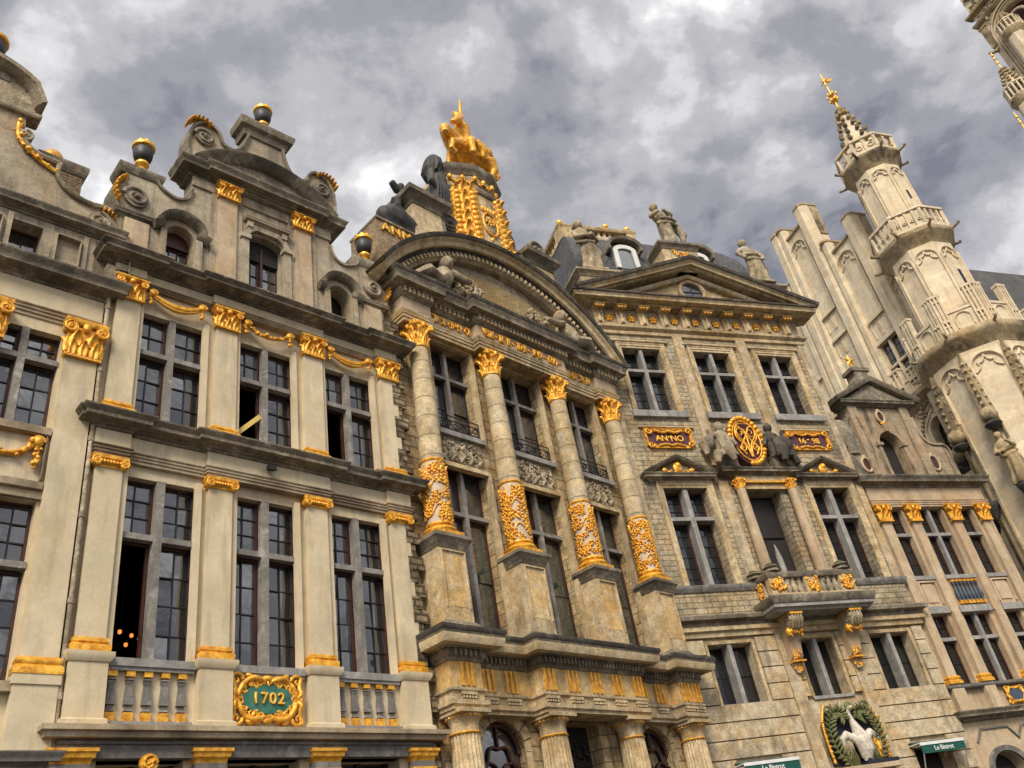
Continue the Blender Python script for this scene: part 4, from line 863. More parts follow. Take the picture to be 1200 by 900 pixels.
m.arcsweep(pin, [(-.24, -.1), (-.24, .2), (-.18, .24), (-.13, .25), (-.0, .27), (0, -.1)])
for k_ in range(62):
    a = radians(142 - k_ * 104 / 61); u_, z_ = ca + (Rr - .42) * cos(a), cz + (Rr - .42) * sin(a)
    pass
q = ob('dentil_course', m, 'relief', B); m = MB()
for k_ in range(54):
    a = radians(141 - k_ * 102 / 53); ta = radians(.42); m.loft([[(ca + (Rr - r_) * cos(a + s_ * ta), d_, cz + (Rr - r_) * sin(a + s_ * ta)) for r_, s_ in ((.36, -1), (.36, 1), (.5, 1), (.5, -1))] for d_ in (.2, .36)])
ob('dentil', m, 'drum', q)
m = MB(); pt = arc(ca, cz, Rr - .2, 146, 34, 30); m.prism(pt, -.3, .0); ob('tympanum', m, 'relief', B)
m = MB(); m.prism([(2.75, 17.02)] + [(u, z) for u, z in arc(ca, cz - .1, Rr - .86, 109, 64, 14)] + [(7.0, 17.02)], -.05, .06); ob('inscribed_panel', m, 'yellow_brick', B)
for sx, nm in ((-1, 1), (1, 2)):                             # reclining figures and sheaves
    m = MB(); b0 = ca + sx * 2.45
    m.blob((b0 - sx * .05, .2, 18.12), .17, .18, .21, 10, 8); m.tube([(b0 - sx * .02, .1, 17.98), (b0 + sx * .1, .12, 17.6), (b0 + sx * .35, .15, 17.35)], [.14, .3, .26], 10); m.tube([(b0 + sx * .3, .2, 17.35), (b0 + sx * .75, .3, 17.42), (b0 + sx * 1.2, .2, 17.12)], [.2, .17, .09], 8)
    m.tube([(b0 - sx * .1, .25, 17.8), (b0 - sx * .45, .34, 17.6), (b0 - sx * .75, .28, 17.72)], [.1, .09, .06], 8); relief(m, min(b0 - sx * .3, b0 - sx * 1.4), max(b0 - sx * .3, b0 - sx * 1.4), 17.1, 18.1, .05, 60 + nm, 60, .09); relief(m, min(b0 + sx * .3, b0 + sx * 1.6), max(b0 + sx * .3, b0 + sx * 1.6), 17.05, 17.5, .05, 66 + nm, 20, .08)
    for i_ in range(len(m.v)): x_, y_, z_ = m.v[i_]; m.v[i_] = (b0 + (x_ - b0) * 1.12, y_ * 1.5, 17.03 + (z_ - 17.03) * 1.14)
    ob('relief_figure', m, 'relief', B)
# attic
for sx in (-1, 1):
    Tp = lambda u: u if sx < 0 else 2 * ca - u
    a, b = sorted((Tp(.1), Tp(1.7))); m = MB(); m.box(a, b, -1.4, -.15, 16.6, 19.4); q = ob('parapet', m, 'brick', B)
    if sx < 0: lettering('ANNO', .44, 'goldb', q, 1.0, -.12, 19.12, .025, space=1.2)
    m = MB(); m.box(a - .02, b + .02, -1.42, -.1, 19.38, 19.46); ob('coping', m, 'black', q)
    a, b = sorted((Tp(1.5), Tp(2.62))); m = MB(); m.box(a, b, -1.2, -.05, 18.4, 20.9); c0, c1 = sorted((Tp(1.5), Tp(2.62))); q = ob('attic_pier', m, 'limes', B)
    m = MB(); m.sweep([(a, -1.2), (a, -.05), (b, -.05), (b, -1.2)], [(-.2, 20.7), (.03, 20.7), (.06, 20.85), (.2, 20.98), (.26, 21.02), (.28, 21.18), (-.2, 21.24)]); ob('cap', m, 'black', q)
    if sx > 0: m = MB(); volute(m, ((a + b) / 2 + .15, 21.62), .46, -.9, -.15, -1, pi); ob('attic_volute', m, 'black', q)
    o2 = smooth([(Tp(2.62), 20.9), (Tp(2.66), 20.2), (Tp(2.85), 19.75), (Tp(3.3), 19.6)], 2); m = MB(); m.prism(o2 + [(Tp(3.3), 18.9), (Tp(2.5), 18.9)], -.8, -.2); m.arcsweep(o2 if sx < 0 else o2[::-1], [(-.02, -.8), (-.02, -.1), (.1, -.06), (.1, -.8)]); volute(m, (Tp(3.0), 20.75), .38, -.5, -.12, -sx, 0); ob('attic_scroll', m, 'black', B)
    m = MB(); m.prism(smooth([(Tp(1.5), 18.9), (Tp(1.3), 18.6), (Tp(1.0), 18.2)], 1) + [(Tp(1.0), 17.6), (Tp(2.6), 18.6), (Tp(2.6), 19.0)], -.4, .0); ob('attic_base', m, 'lime', B)
plan = lambda k_, dz=0: [(ca - 1.3 * k_, -.95), (ca - 1.28 * k_, -.22), (ca - .40 * k_, .17), (ca + .46 * k_, .17), (ca + 1.26 * k_, -.22), (ca + 1.28 * k_, -.95)]
m = MB(); m.loft([[(u, d, z) for u, d in plan(k_)] for k_, z in ((1.1, 19.4), (1.08, 19.7), (1.0, 20.0), (.88, 22.6), (.86, 23.4))]); m.box(ca - 1.12, ca + 1.1, -2.6, -.94, 19.0, 23.75); q = ob('rider_pedestal', m, 'limes', B)
m = MB(); m.sweep(plan(.86), [(-.1, 23.3), (.03, 23.3), (.07, 23.38), (.12, 23.45), (.17, 23.52), (.19, 23.68), (.08, 23.76), (-.1, 23.8)]); m.slab(plan(.95), 23.72, 23.81); m.sweep(plan(.89), [(-.1, 22.5), (.05, 22.5), (.1, 22.58), (.1, 22.66), (-.1, 22.7)]); ob('cap', m, 'black', q)
m = MB()
pl_ = plan(.865); 
def along(i, t, out=.05):
    (x0, y0), (x1, y1) = pl_[i], pl_[i + 1]; L = hypot(x1 - x0, y1 - y0); return (x0 + (x1 - x0) * t - (y1 - y0) / L * out, y0 + (y1 - y0) * t + (x1 - x0) / L * out)
for i in range(1, 4):
    for k_ in range(2):
        pts = []
        for s_ in range(9):
            t = (k_ + s_ / 8) / 2; u_, d_ = along(i, t); pts.append((u_, d_, 23.12 - .22 * (1 - (s_ / 4 - 1) ** 2)))
        garland(m, pts, .06, 70 + i * 3 + k_); m.blob(pts[0], .09, .09, .12)
ob('gilt_swag', m, 'gold', q)
for i in (1, 3):                                           # gilded palm pillars on the slanted sides
    m = MB()
    for side in (-1, 0, 1):
        for k_ in range(11):
            f_ = k_ / 10; z = 20.05 + 2.3 * f_; kk = 1.0 - .12 * f_ + .02
            P4 = plan(kk); (x0, y0), (x1, y1) = P4[i], P4[i + 1]; L = hypot(x1 - x0, y1 - y0); t = .5 + side * (.32 - .02 * f_); rot = atan2(-(y1 - y0), x1 - x0) * -1
            u_, d_ = x0 + (x1 - x0) * t, y0 + (y1 - y0) * t; nx, ny = -(y1 - y0) / L, (x1 - x0) / L
            if side: leaf(m, u_ + nx * .02, d_ + ny * .02, z, .44, .34, .12, atan2(nx, ny)); m.blob((u_ + nx * .04, d_ + ny * .04, z), .15, .15, .15)
            elif k_ % 2 == 0: leaf(m, u_ + nx * .05, d_ + ny * .05, z, .5, .46, .18, atan2(nx, ny))
    P4 = plan(.88); (x0, y0), (x1, y1) = P4[i], P4[i + 1]
    m.tube([(x0, y0 + .04, 22.45), (x1, y1 + .04, 22.45)], .07, 6); ob('gilt_palm', m, 'gold', q)
m = MB(); m.blob((ca + .02, .16, 21.2), .27, .08, .42, 14, 8); ob('arms_shield', m, 'relief', q)
m = MB(); m.tube([(ca + .02 + .31 * cos(t), .2, 21.2 + .5 * sin(t)) for t in [2 * pi * k_ / 20 for k_ in range(21)]], .05, 6); relief(m, ca - .2, ca + .24, 20.9, 21.5, .22, 81, 14, .06)
for k_ in range(5): m.blob((ca - .22 + .12 * k_, .2, 21.85), .06, .06, .12)
m.blob((ca, .2, 21.75), .3, .06, .07); m.tube([(ca, .14, 20.5), (ca + .05, .16, 20.65)], .07); ob('gilt_arms', m, 'gold', q)
# side walls, roof
body(B, -.02, 9.7, -.2, -10, 16.4, 'brick', (5.9, 11.7, 15.6)); m = MB(); m.prism([(-.1, 16.4), (-.1, 16.6), (4.8, 20.2), (9.8, 16.6), (9.8, 16.4)], -10, -1.3); ob('roof', m, 'slate', B)
m = MB(); m.box(-.35, .02, -.6, -.1, 0, 16.2)
for k_ in range(52): m.box(-.02, .22 + .16 * (k_ % 2), -.1, -.0 + .015 * (k_ % 3), .3 * k_, .3 * k_ + .28)
ob('party_wall', m, 'rubble', B)
# the rider
o = F.thing('equestrian_statue', 4.72, -.4, 23.8, 'gilded rider with raised arm on a prancing gilded horse', 'statue', None, radians(0), 1.08)
m = MB()
m.tube([(.95, .0, 1.32), (.55, 0, 1.34), (.0, 0, 1.24), (-.5, .05, 1.36), (-.75, .1, 1.5)], [.3, .4, .37, .38, .26], 12)
m.tube([(-.66, .08, 1.45), (-.98, .2, 1.5), (-1.2, .3, 1.42)], [.32, .24, .17], 10); m.tube([(-1.1, .3, 1.5), (-1.32, .42, 1.3), (-1.36, .5, 1.02)], [.19, .16, .1], 9)
m.tube([(-1.2, .22, 1.64), (-.95, .06, 1.72), (-.6, .04, 1.7)], [.08, .13, .1], 7); m.blob((-1.2, .24, 1.68), .05, .05, .1); m.blob((-1.12, .36, 1.66), .05, .05, .1)
m.tube([(-.55, .26, 1.2), (-.98, .34, 1.0), (-1.05, .36, .62), (-.86, .36, .5)], [.19, .13, .09, .08], 8); m.tube([(-.55, -.12, 1.2), (-.72, -.15, .7), (-.8, -.16, .28), (-.84, -.16, .04)], [.18, .12, .08, .1], 8)
m.tube([(.75, .22, 1.22), (.9, .24, .8), (.74, .22, .5), (.82, .2, .02)], [.28, .17, .1, .11], 8); m.tube([(.75, -.22, 1.22), (.62, -.24, .8), (.76, -.24, .45), (.6, -.24, .02)], [.28, .17, .1, .11], 8)
m.tube([(1.05, 0, 1.45), (1.25, 0, 1.35), (1.3, .02, 1.0), (1.18, .04, .75)], [.1, .14, .11, .04], 8)
m.tube([(-.02, .05, 1.5), (-.06, .05, 2.0), (-.12, .05, 2.42), (-.15, .05, 2.66)], [.32, .24, .31, .15], 12); m.blob((-.26, .12, 2.86), .15, .16, .19, 10, 8); m.tube([(-.42, .12, 2.98), (-.24, .08, 3.04), (-.08, .05, 2.95)], [.07, .15, .07], 9)
m.tube([(.0, -.05, 2.5), (.12, -.08, 2.95), (.16, -.1, 3.45)], [.16, .13, .1], 9); m.tube([(.16, -.1, 3.4), (.22, -.12, 3.95), (.3, -.14, 4.45)], [.075, .065, .035], 9); m.tube([(.05, -.1, 2.5), (.3, -.16, 2.2), (.5, -.2, 1.75)], [.1, .14, .05], 9)
m.tube([(-.42, .3, 2.5), (-.64, .45, 2.15), (-.86, .38, 1.95)], [.17, .14, .1], 8)
m.tube([(-.02, .34, 1.6), (-.28, .5, 1.3), (-.2, .5, .86), (-.36, .52, .78)], [.2, .16, .1, .08], 8); m.tube([(-.02, -.28, 1.6), (-.28, -.42, 1.3), (-.2, -.42, .86), (-.36, -.42, .78)], [.2, .16, .1, .08], 8)
m.tube([(.2, 0, 2.3), (.5, .1, 1.9), (.85, .15, 1.72), (1.1, .1, 1.6)], [.14, .24, .22, .1], 8); m.tube([(.1, .38, 1.55), (.35, .42, 1.25), (.3, .42, .95)], [.2, .18, .06], 8)
body_ = remesh('body', m, .03, 1); ob('body', body_, 'gold', o)
m = MB(); m.tube([(.1, -.02, .0), (.1, -.02, 1.0)], .16, 8); ob('support', m, 'gold', o)
# sea creatures on the attic
for sx, lab in ((-1, 'black stone sea creature curling its tail above the ANNO lettering'),):
    o = F.thing('sea_creature_statue', ca + sx * 3.2, -.5, 19.46, lab, 'statue', None, 0, 1.18); m = MB(); s_ = -sx
    m.tube([(-.62 * s_, .1, .42), (-.35 * s_, .1, .34), (.1 * s_, .05, .3), (.38 * s_, .0, .45), (.46 * s_, 0, .9), (.36 * s_, 0, 1.25), (.12 * s_, 0, 1.4), (-.1 * s_, .02, 1.25), (-.08 * s_, .06, 1.0)], [.36, .4, .36, .3, .24, .22, .2, .17, .08], 12)
    m.tube([(.36 * s_, -.05, 1.1), (.3 * s_, -.08, 1.6), (.12 * s_, -.1, 1.95)], [.2, .13, .1], 9); m.tube([(.1 * s_, -.1, 1.85), (-.12 * s_, -.05, 2.02), (-.06 * s_, -.05, 2.12)], [.12, .1, .04], 7); m.tube([(.12 * s_, -.1, 1.9), (.22 * s_, -.1, 2.12), (.3 * s_, -.1, 2.2)], [.12, .1, .06], 7)
    m.blob((-.62 * s_, .2, .3), .3, .24, .3, 9, 7); m.tube([(-.2 * s_, .3, .45), (-.5 * s_, .45, .65)], [.16, .05], 7); m.box(-.75, .75, -.35, .35, -.02, .1)
    ob('body', remesh('body', m, .04, 3), 'bronze', o)
for sx, lab in ((-1, 'black stone bearded figure between the sea creature and the rider pedestal'), (1, 'black stone figure half hidden behind the rider pedestal')):
    o = F.thing('carved_figure_statue', ca - 1.78 if sx < 0 else ca + 1.7, -.3 if sx < 0 else -.9, 21.25, lab, 'statue', None, 0, 1.1 if sx < 0 else 1.0); o.scale.x *= .72; m = MB()
    m.tube([(0, 0, .0), (-sx * .1, 0, .6), (-sx * .16, .05, 1.15), (-sx * .05, .05, 1.6)], [.34, .36, .33, .25], 12); m.blob((-sx * -.02, .05, 1.85), .33, .33, .36, 12, 9); m.blob((0, .28, 1.7), .2, .16, .24); m.blob((.0, .36, 1.84), .06, .08, .1); [m.tube([(.3 * cos(t), .05 + .3 * sin(t), 1.95), (.36 * cos(t), .02 + .34 * sin(t), 1.65), (.3 * cos(t + .3), .0 + .3 * sin(t), 1.4)], [.05, .09, .05], 6) for t in [k_ * .55 + .2 for k_ in range(12)]]; [m.tube([(-.3 + .15 * k_, .28, .1), (-.28 + .14 * k_, .36, .6), (-.2 + .1 * k_, .3, 1.2)], [.05, .06, .04], 6) for k_ in range(5)]; m.tube([(sx * .25, .1, 1.4), (sx * .4, .2, .9), (sx * .1, .3, .7)], [.16, .14, .1], 8); m.prism([(sx * .35, 0), (sx * .5, .7), (sx * .62, .5), (sx * .6, 0)], -.2, .2)
    ob('body', remesh('body', m, .03, 2), 'bronze', o)

# ------------------------------------------------------------------ the tan masonry house with the swan
F = FS; B = F.root('guild_house', 'tan brick house with swan sign, triangular pediment and a balcony', 'guild house')
UW = [(.55, 2.02), (3.38, 4.86), (6.12, 7.58)]; MW = [(.65, 2.2), (6.22, 7.76)]; GW = [(.66, 2.12), (3.68, 4.95), (6.32, 7.84)]
m = MB(); ops = [(a, b, 15.64, 18.25) for a, b in UW] + [(a, b, 9.5, 12.76) for a, b in MW] + [(3.5, 4.95, 9.0, 12.66)]
wall(m, -.4, 8.36, 8.3, 20.0, ops, 0, .5); ob('wall', m, 'swan', B)
m = MB(); ops = [(a, b, 6.12, 7.78) for a, b in GW] + [(.55, 2.0, .05, 4.5), (6.3, 7.62, .05, 4.5)]
wall(m, -.4, 8.36, 0, 8.3, ops, -.04, .5); ob('wall', m, 'swans', B)
m = MB()                                                   # rusticated courses
zs = [7.92, 7.48, 7.04, 6.58, 6.12, 5.66, 5.2, 4.73, 4.25, 3.75, 3.25, 2.75, 2.25, 1.75, 1.25, .7, .0]
for z1, z0 in zip(zs, zs[1:]):
    segs = [(-.35, 2.93), (3.36, 5.3), (5.66, 8.36)]; cuts = []
    for a, b in GW:
        if z0 < 7.7 and z1 > 6.2: cuts.append((a - .13, b + .13))
    for a, b in ((.55, 2.0), (6.3, 7.62)):
        if z0 < 4.4: cuts.append((a, b))
    if z1 <= 6.2 and z0 > 4.0: cuts.append((3.3, 5.4))
    for a, b in segs:
        cur = a
        for c0, c1 in sorted(cuts):
            if c1 <= cur or c0 >= b: continue
            if c0 > cur + .05: m.box(cur, c0, -.06, .06, z0 + .035, z1)
            cur = max(cur, c1)
        if cur < b - .05: m.box(cur, b, -.06, .06, z0 + .035, z1)
ob('rusticated_course', m, 'swans', B)
m = MB()
for a, b in ((2.95, 3.34), (5.32, 5.64)): m.box(a, b, -.05, .1, 0, 8.2)
for a, b in ((2.68, 3.06), (5.34, 5.72)): m.box(a, b, -.02, .08, 13.6, 18.92); m.box(a, b, -.02, .06, 9.5, 13.0)
m.box(8.1, 8.375, -.02, .05, 9.5, 18.9); m.box(-.42, -.1, -.02, .05, 9.5, 18.9)
obk('pilaster_strip', m, 'swans', B, lambda u, d, z: (round(u * 2), z > 8.3, z > 13.3))
m = MB()
for a, b in UW: frame_around(m, a - .02, b + .02, 15.62, 18.27, .2, -.02, .09); m.sweep([(a - .3, 0), (a - .3, .02), (b + .3, .02), (b + .3, 0)], band_prof(18.5, 18.6, .1, -.02))
for a, b in MW: frame_around(m, a - .02, b + .02, 9.5, 12.78, .22, -.02, .1)
for a, b in GW: frame_around(m, a, b, 6.1, 7.8, .09, -.06, .03)
obk('window_surround', m, 'limes', B, near(*mids(UW, 17), *mids(MW, 11), *mids(GW, 6.9)))
for a, b in UW:
    window(B, a, b, 15.64, 18.25, 17.35, -.02, cols=3, ru=3, rl=5, smat='bluel', fmat='sashd', gmat='glassd', dep=.3, mw=.13, tw=.11, bar=.02, fw=.05)
    m = MB(); m.box(a - .28, b + .32, -.2, .14, 15.4, 15.64); ob('sill', m, 'bluel', B)
for a, b in MW: window(B, a, b, 9.5, 12.76, 11.73, -.02, cols=3, ru=3, rl=6, smat='bluel', fmat='sash', gmat='glassd', dep=.32, mw=.17, tw=.12, bar=.018, fw=.05)
for a, b in GW:
    window(B, a, b, 6.14, 7.78, None, -.02, cols=1, rl=2, smat='bluel', fmat='sashd', gmat='glassd', dep=.36, mw=.13, fw=.05)
    m = MB(); m.box(a - .05, b + .05, -.2, .02, 6.05, 6.14); ob('sill', m, 'bluel', B)
# small pediments over the side windows
for a, b, lf in ((.08, 2.46, 1), (5.72, 8.06, 2)):
    c = (a + b) / 2; m = MB(); m.sweep([(a + .12, -.02), (a + .12, .08), (b - .12, .08), (b - .12, -.02)], cornice_prof(12.98, 13.2, .26, -.1)); m.prism([(a + .2, 13.2), (c, 13.72), (b - .2, 13.2)], -.05, .1)
    m.arcsweep([(a - .05, 13.15), (c, 13.72), (b + .05, 13.15)], [(0, -.1), (0, .22), (.05, .3), (.12, .34), (.13, -.1)]); q = ob('small_pediment', m, 'black', B)
    m = MB(); m.blob((c, .18, 13.4), .17, .1, .2, 9, 6); m.blob((c, .22, 13.48), .1, .1, .12); swag(m, c - .5, c + .5, 13.33, .08, .1, .06, 90 + lf, ends=.1); ob('gilt_ornament', m, 'gold', q)
# plaques and monogram
for c, t1_, t2_ in ((1.37, 'AN', 'NO'), (6.88, '16', '98')):
    m = MB(); m.box(c - .78, c + .78, -.02, .03, 14.3, 14.86); q = ob('date_plaque', m, 'plum', B)
    m = MB(); frame_around(m, c - .78, c + .78, 14.3, 14.86, .09, .0, .1); m.box(c - .8, c + .8, -.02, .08, 14.22, 14.32)
    for sx in (-1, 1):
        for z in (14.33, 14.84): m.spiral((c + sx * .74, z), .12, .1, 1.2, sx, 0, .04)
    m.tube(smooth([(c - .5, .09, 14.86), (c - .2, .1, 14.76), (c, .1, 14.86), (c + .2, .1, 14.76), (c + .5, .09, 14.86)], 1), .045, 6); m.tube(smooth([(c - .5, .09, 14.28), (c - .2, .1, 14.36), (c, .1, 14.28), (c + .2, .1, 14.36), (c + .5, .09, 14.28)], 1), .045, 6)
    ob('gilt_frame', m, 'gold', q); lettering(t1_, .31, 'goldb', q, c - .28, .05, 14.58, .015); lettering(t2_, .31, 'goldb', q, c + .29, .05, 14.58, .015); m = MB(); m.blob((c, .05, 14.64), .035, .03, .035); ob('gilt_dot', m, 'goldb', q)
    m = MB(); m.sweep([(c - .95, -.02), (c - .95, .02), (c + .95, .02), (c + .95, -.02)], band_prof(14.98, 15.05, .08, -.02)); ob('drip_moulding', m, 'limes', B)
c, cz_ = 4.12, 14.4; m = MB(); m.prism([(c + .62 * cos(t), cz_ + .88 * sin(t)) for t in [2 * pi * k_ / 28 for k_ in range(28)]], -.05, .3); q = ob('oval_shield', m, 'plum', B)
m = MB(); E_ = lambda rx, rz, n_=28: [(c + rx * cos(2 * pi * k_ / n_), .33, cz_ + rz * sin(2 * pi * k_ / n_)) for k_ in range(n_ + 1)]
for k_ in range(30):
    t = 2 * pi * k_ / 30
    if abs(t - 1.25 * pi) < .5: continue
    m.blob((c + .62 * cos(t), .34, cz_ + .88 * sin(t)), .09, .08, .09, 7, 5)
m.tube(E_(.52, .76), .03, 6)
for sx in (-1, 1):
    m.tube(smooth([(c + sx * .02, .36, cz_ - .62), (c + sx * .1, .37, cz_ - .1), (c + sx * .34, .37, cz_ + .1), (c + sx * .4, .37, cz_ + .42), (c + sx * .2, .37, cz_ + .55), (c + sx * .08, .37, cz_ + .3), (c - sx * .2, .37, cz_ - .1), (c - sx * .36, .37, cz_ - .3), (c - sx * .2, .37, cz_ - .55)], 2), .032, 6)
    m.spiral((c + sx * .28, cz_ - .3), .17, .37, 1.4, sx, pi / 2, .03); m.spiral((c + sx * .2, cz_ + .28), .2, .37, 1.3, -sx, 0, .03); m.tube(smooth([(c, .37, cz_ + .65), (c + sx * .3, .37, cz_ + .6), (c + sx * .46, .37, cz_ + .1), (c + sx * .1, .37, cz_ - .2)], 2), .026, 6)
m.tube([(c, .37, cz_ - .65), (c, .37, cz_ + .3)], .035, 6); ob('gilt_monogram', m, 'gold', q)
m = MB(); m.sweep([(2.95, -.02), (2.95, .2), (5.55, .2), (5.55, -.02)], cornice_prof(13.12, 13.34, .26, -.1))
for sx in (-1, 1): m.arcsweep([(c + .1 + sx * 1.55, 13.28), (c + .1 + sx * .7, 13.85)] if sx < 0 else [(c + .1 + sx * .7, 13.85), (c + .1 + sx * 1.55, 13.28)], [(-.04, .0), (-.04, .36), (.06, .44), (.16, .46), (.16, .0)]); m.prism([(c + .1 + sx * 1.5, 13.3), (c + .1 + sx * .7, 13.8), (c + .1 + sx * .7, 13.3)], 0, .3)
ob('broken_pediment', m, 'black', B)
m = MB(); m.box(3.3, 5.35, -.05, .22, 12.94, 13.12); m.box(3.3, 5.35, -.05, .15, 12.68, 12.86); obk('door_lintel', m, 'limes', B, lambda u, d, z: z > 12.9)
m = MB(); m.box(3.55, 5.1, .13, .245, 12.87, 12.93); ob('gilt_band', m, 'gold', B)
for sx in (-1, 1):
    o = F.thing('seated_figure_statue', c + sx * 1.05, .3, 13.55, 'pale carved figure seated beside the gold monogram, nearest the AN NO plaque' if sx < 0 else 'black carved figure seated beside the gold monogram, nearest the 16 98 plaque', 'statue'); m = MB()
    m.tube([(0, -.05, .25), (-sx * .05, -.02, .7), (-sx * .1, .0, 1.05)], [.26, .24, .2], 12); m.blob((-sx * .08, .06, 1.34), .15, .16, .19, 10, 8); m.tube([(-sx * .1, .0, 1.0), (-sx * .09, .04, 1.3)], .08, 9); m.tube([(-sx * .32, .02, 1.02), (-sx * .1, .02, 1.08), (sx * .16, .02, 1.02)], [.11, .15, .11], 9); m.tube([(0, 0, .3), (sx * .1, .35, .35), (-sx * .1, .36, -.1)], [.2, .17, .11], 9); m.tube([(0, 0, .25), (sx * .4, .25, .2), (sx * .5, .25, -.15)], [.2, .17, .1], 9)
    m.tube([(-sx * .2, 0, 1.0), (-sx * .42, .1, .8), (-sx * .5, .15, .6)], [.1, .09, .06], 8); m.tube([(sx * .12, 0, 1.0), (sx * .36, .05, .95), (sx * .4, .1, 1.2)], [.1, .09, .06], 8); m.tube([(sx * .3, 0, .9), (sx * .6, -.05, .7), (sx * .6, 0, .3)], [.16, .2, .08], 8)
    m.blob((sx * .45, .06, .75), .2, .16, .26, 8, 6); [m.tube([(-.18 + .09 * k_, .24, .9), (-.2 + .1 * k_, .3, .5), (-.25 + .13 * k_, .36, .1)], .045, 6) for k_ in range(5)]
    ob('body', remesh('body', m, .026, 1), 'soot' if sx > 0 else 'relief', o)
# the balcony door
for cx in (3.32, 5.28):
    m = MB(); m.lathe(cx, .24, [(.17, 9.3), (.18, 9.5), (.17, 10.4), (.145, 12.64)], 20); q = ob('column', m, 'rose_st', B); m = MB(); col_capital(m, cx, .24, .145, 12.62, 12.96); ob('capital', m, 'gold', q)
    m = MB(); m.box(cx - .24, cx + .24, 0, .48, 9.0, 9.32); ob('base', m, 'limes', q)
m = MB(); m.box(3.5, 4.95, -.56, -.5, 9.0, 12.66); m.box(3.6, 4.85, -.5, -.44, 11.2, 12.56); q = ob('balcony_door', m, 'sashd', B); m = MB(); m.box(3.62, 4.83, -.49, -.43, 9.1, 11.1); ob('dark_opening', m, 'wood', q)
m = MB(); m.tube([(4.42, -.4, 9.3), (4.38, -.4, 10.5), (4.36, -.4, 10.95)], [.12, .1, .02], 8); ob('pale_taper', m, 'bluel', q)  # narrow pale form tapering upward in the balcony doorway
# plinth band, balcony
m = MB(); m.sweep([(-.4, -.1), (-.4, .1), (8.38, .1), (8.38, -.1)], [(-.1, 9.3), (.04, 9.3), (.08, 9.38), (.1, 9.42), (.1, 9.5), (-.1, 9.54)]); ob('sill_band', m, 'blue', B)
m = MB(); m.box(-.4, 8.37, -.03, .1, 8.6, 9.3); ob('plinth', m, 'swan', B)
m = MB(); m.sweep([(-.4, -.1), (-.4, .06), (8.38, .06), (8.38, -.1)], [(-.1, 8.24), (.12, 8.25), (.14, 8.36), (.3, 8.42), (.32, 8.52), (.28, 8.56), (-.1, 8.64)]); ob('string_course', m, 'black', B)
m = MB(); m.sweep([(-.4, -.1), (-.4, .0), (8.38, .0), (8.38, -.1)], [(-.1, 7.96), (.1, 7.98), (.12, 8.1), (.2, 8.14), (.2, 8.25), (-.1, 8.25)]); ob('string_course', m, 'limes', B)
bp = [(2.72, -.02), (2.72, .85), (5.98, .85), (5.98, -.02)]
m = MB(); m.sweep(bp, [(-1.2, 8.36), (.04, 8.36), (.1, 8.44), (.14, 8.46), (.14, 8.56), (-1.2, 8.56)]); bal = ob('balcony', m, 'bluel', B)
m = MB(); m.sweep(bp, [(-1.2, 8.56), (.16, 8.56), (.2, 8.62), (.24, 8.72), (.24, 8.78), (-.1, 8.84), (-1.2, 8.84)]); ob('slab_edge', m, 'black', bal)
m = MB(); m.sweep([(2.85, 0), (2.85, .74), (5.86, .74), (5.86, 0)], [(-.14, 8.84), (.05, 8.84), (.05, 8.93), (-.14, 8.93)]); ob('lower_rail', m, 'rose_st', bal)
m = MB(); m.sweep([(2.85, 0), (2.85, .74), (5.86, .74), (5.86, 0)], [(-.16, 9.42), (.04, 9.42), (.08, 9.5), (.08, 9.58), (-.16, 9.62)]); ob('handrail', m, 'black', bal)
m = MB()
for x in (3.1, 4.35, 5.62): m.box(x - .26, x + .26, .56, .76, 8.93, 9.42)
m.box(2.83, 2.98, .1, .4, 8.93, 9.42); obk('panel_block', m, 'limes', bal, near((2.83,), (3.1,), (4.35,), (5.62,)))
m = MB()
for k_, x in enumerate((3.1, 4.35, 5.62)): relief(m, x - .25, x + .25, 8.95, 9.41, .76, 100 + k_, 26, .065)
m.add(*(lambda t: (relief(t, .1, .4, 8.95, 9.41, 0, 104, 16, .065), ([(2.83 - dd, -y_ if False else u_, z_) for (u_, y_, z_) in t.v for dd in [-y_]], t.f))[1])(MB())); obk('gilt_relief', m, 'gold', bal, near((2.83,), (3.1,), (4.35,), (5.62,)))
for x in (3.5, 3.72, 3.95, 4.76, 5.0, 5.22): m = MB(); m.lathe(x, .66, baluster_prof(.1, 8.83, 9.52), 14); ob('baluster', m, 'relief', bal)
for x, d_, lab in ((2.86, .1, 'squat mossy finial at the wall end of the swan house balcony rail'), (3.1, .68, 'squat mossy finial on the balcony front corner nearest the giant columns'), (5.62, .68, 'squat mossy finial on the balcony front corner nearest the narrow house')):
    o = F.thing('balcony_finial', x, d_, 9.62, lab, 'finial', 'finials on the balcony rail'); m = MB(); m.lathe(0, 0, [(.22, 0), (.22, .06), (.12, .08), (.24, .14), (.2, .18), (.08, .2)], 12); ob('base', m, 'black', o); m = MB(); m.lathe(0, 0, [(.1, .19), (.16, .22), (.08, .27), (.03, .3)], 10); ob('tip', m, 'leaf', o)
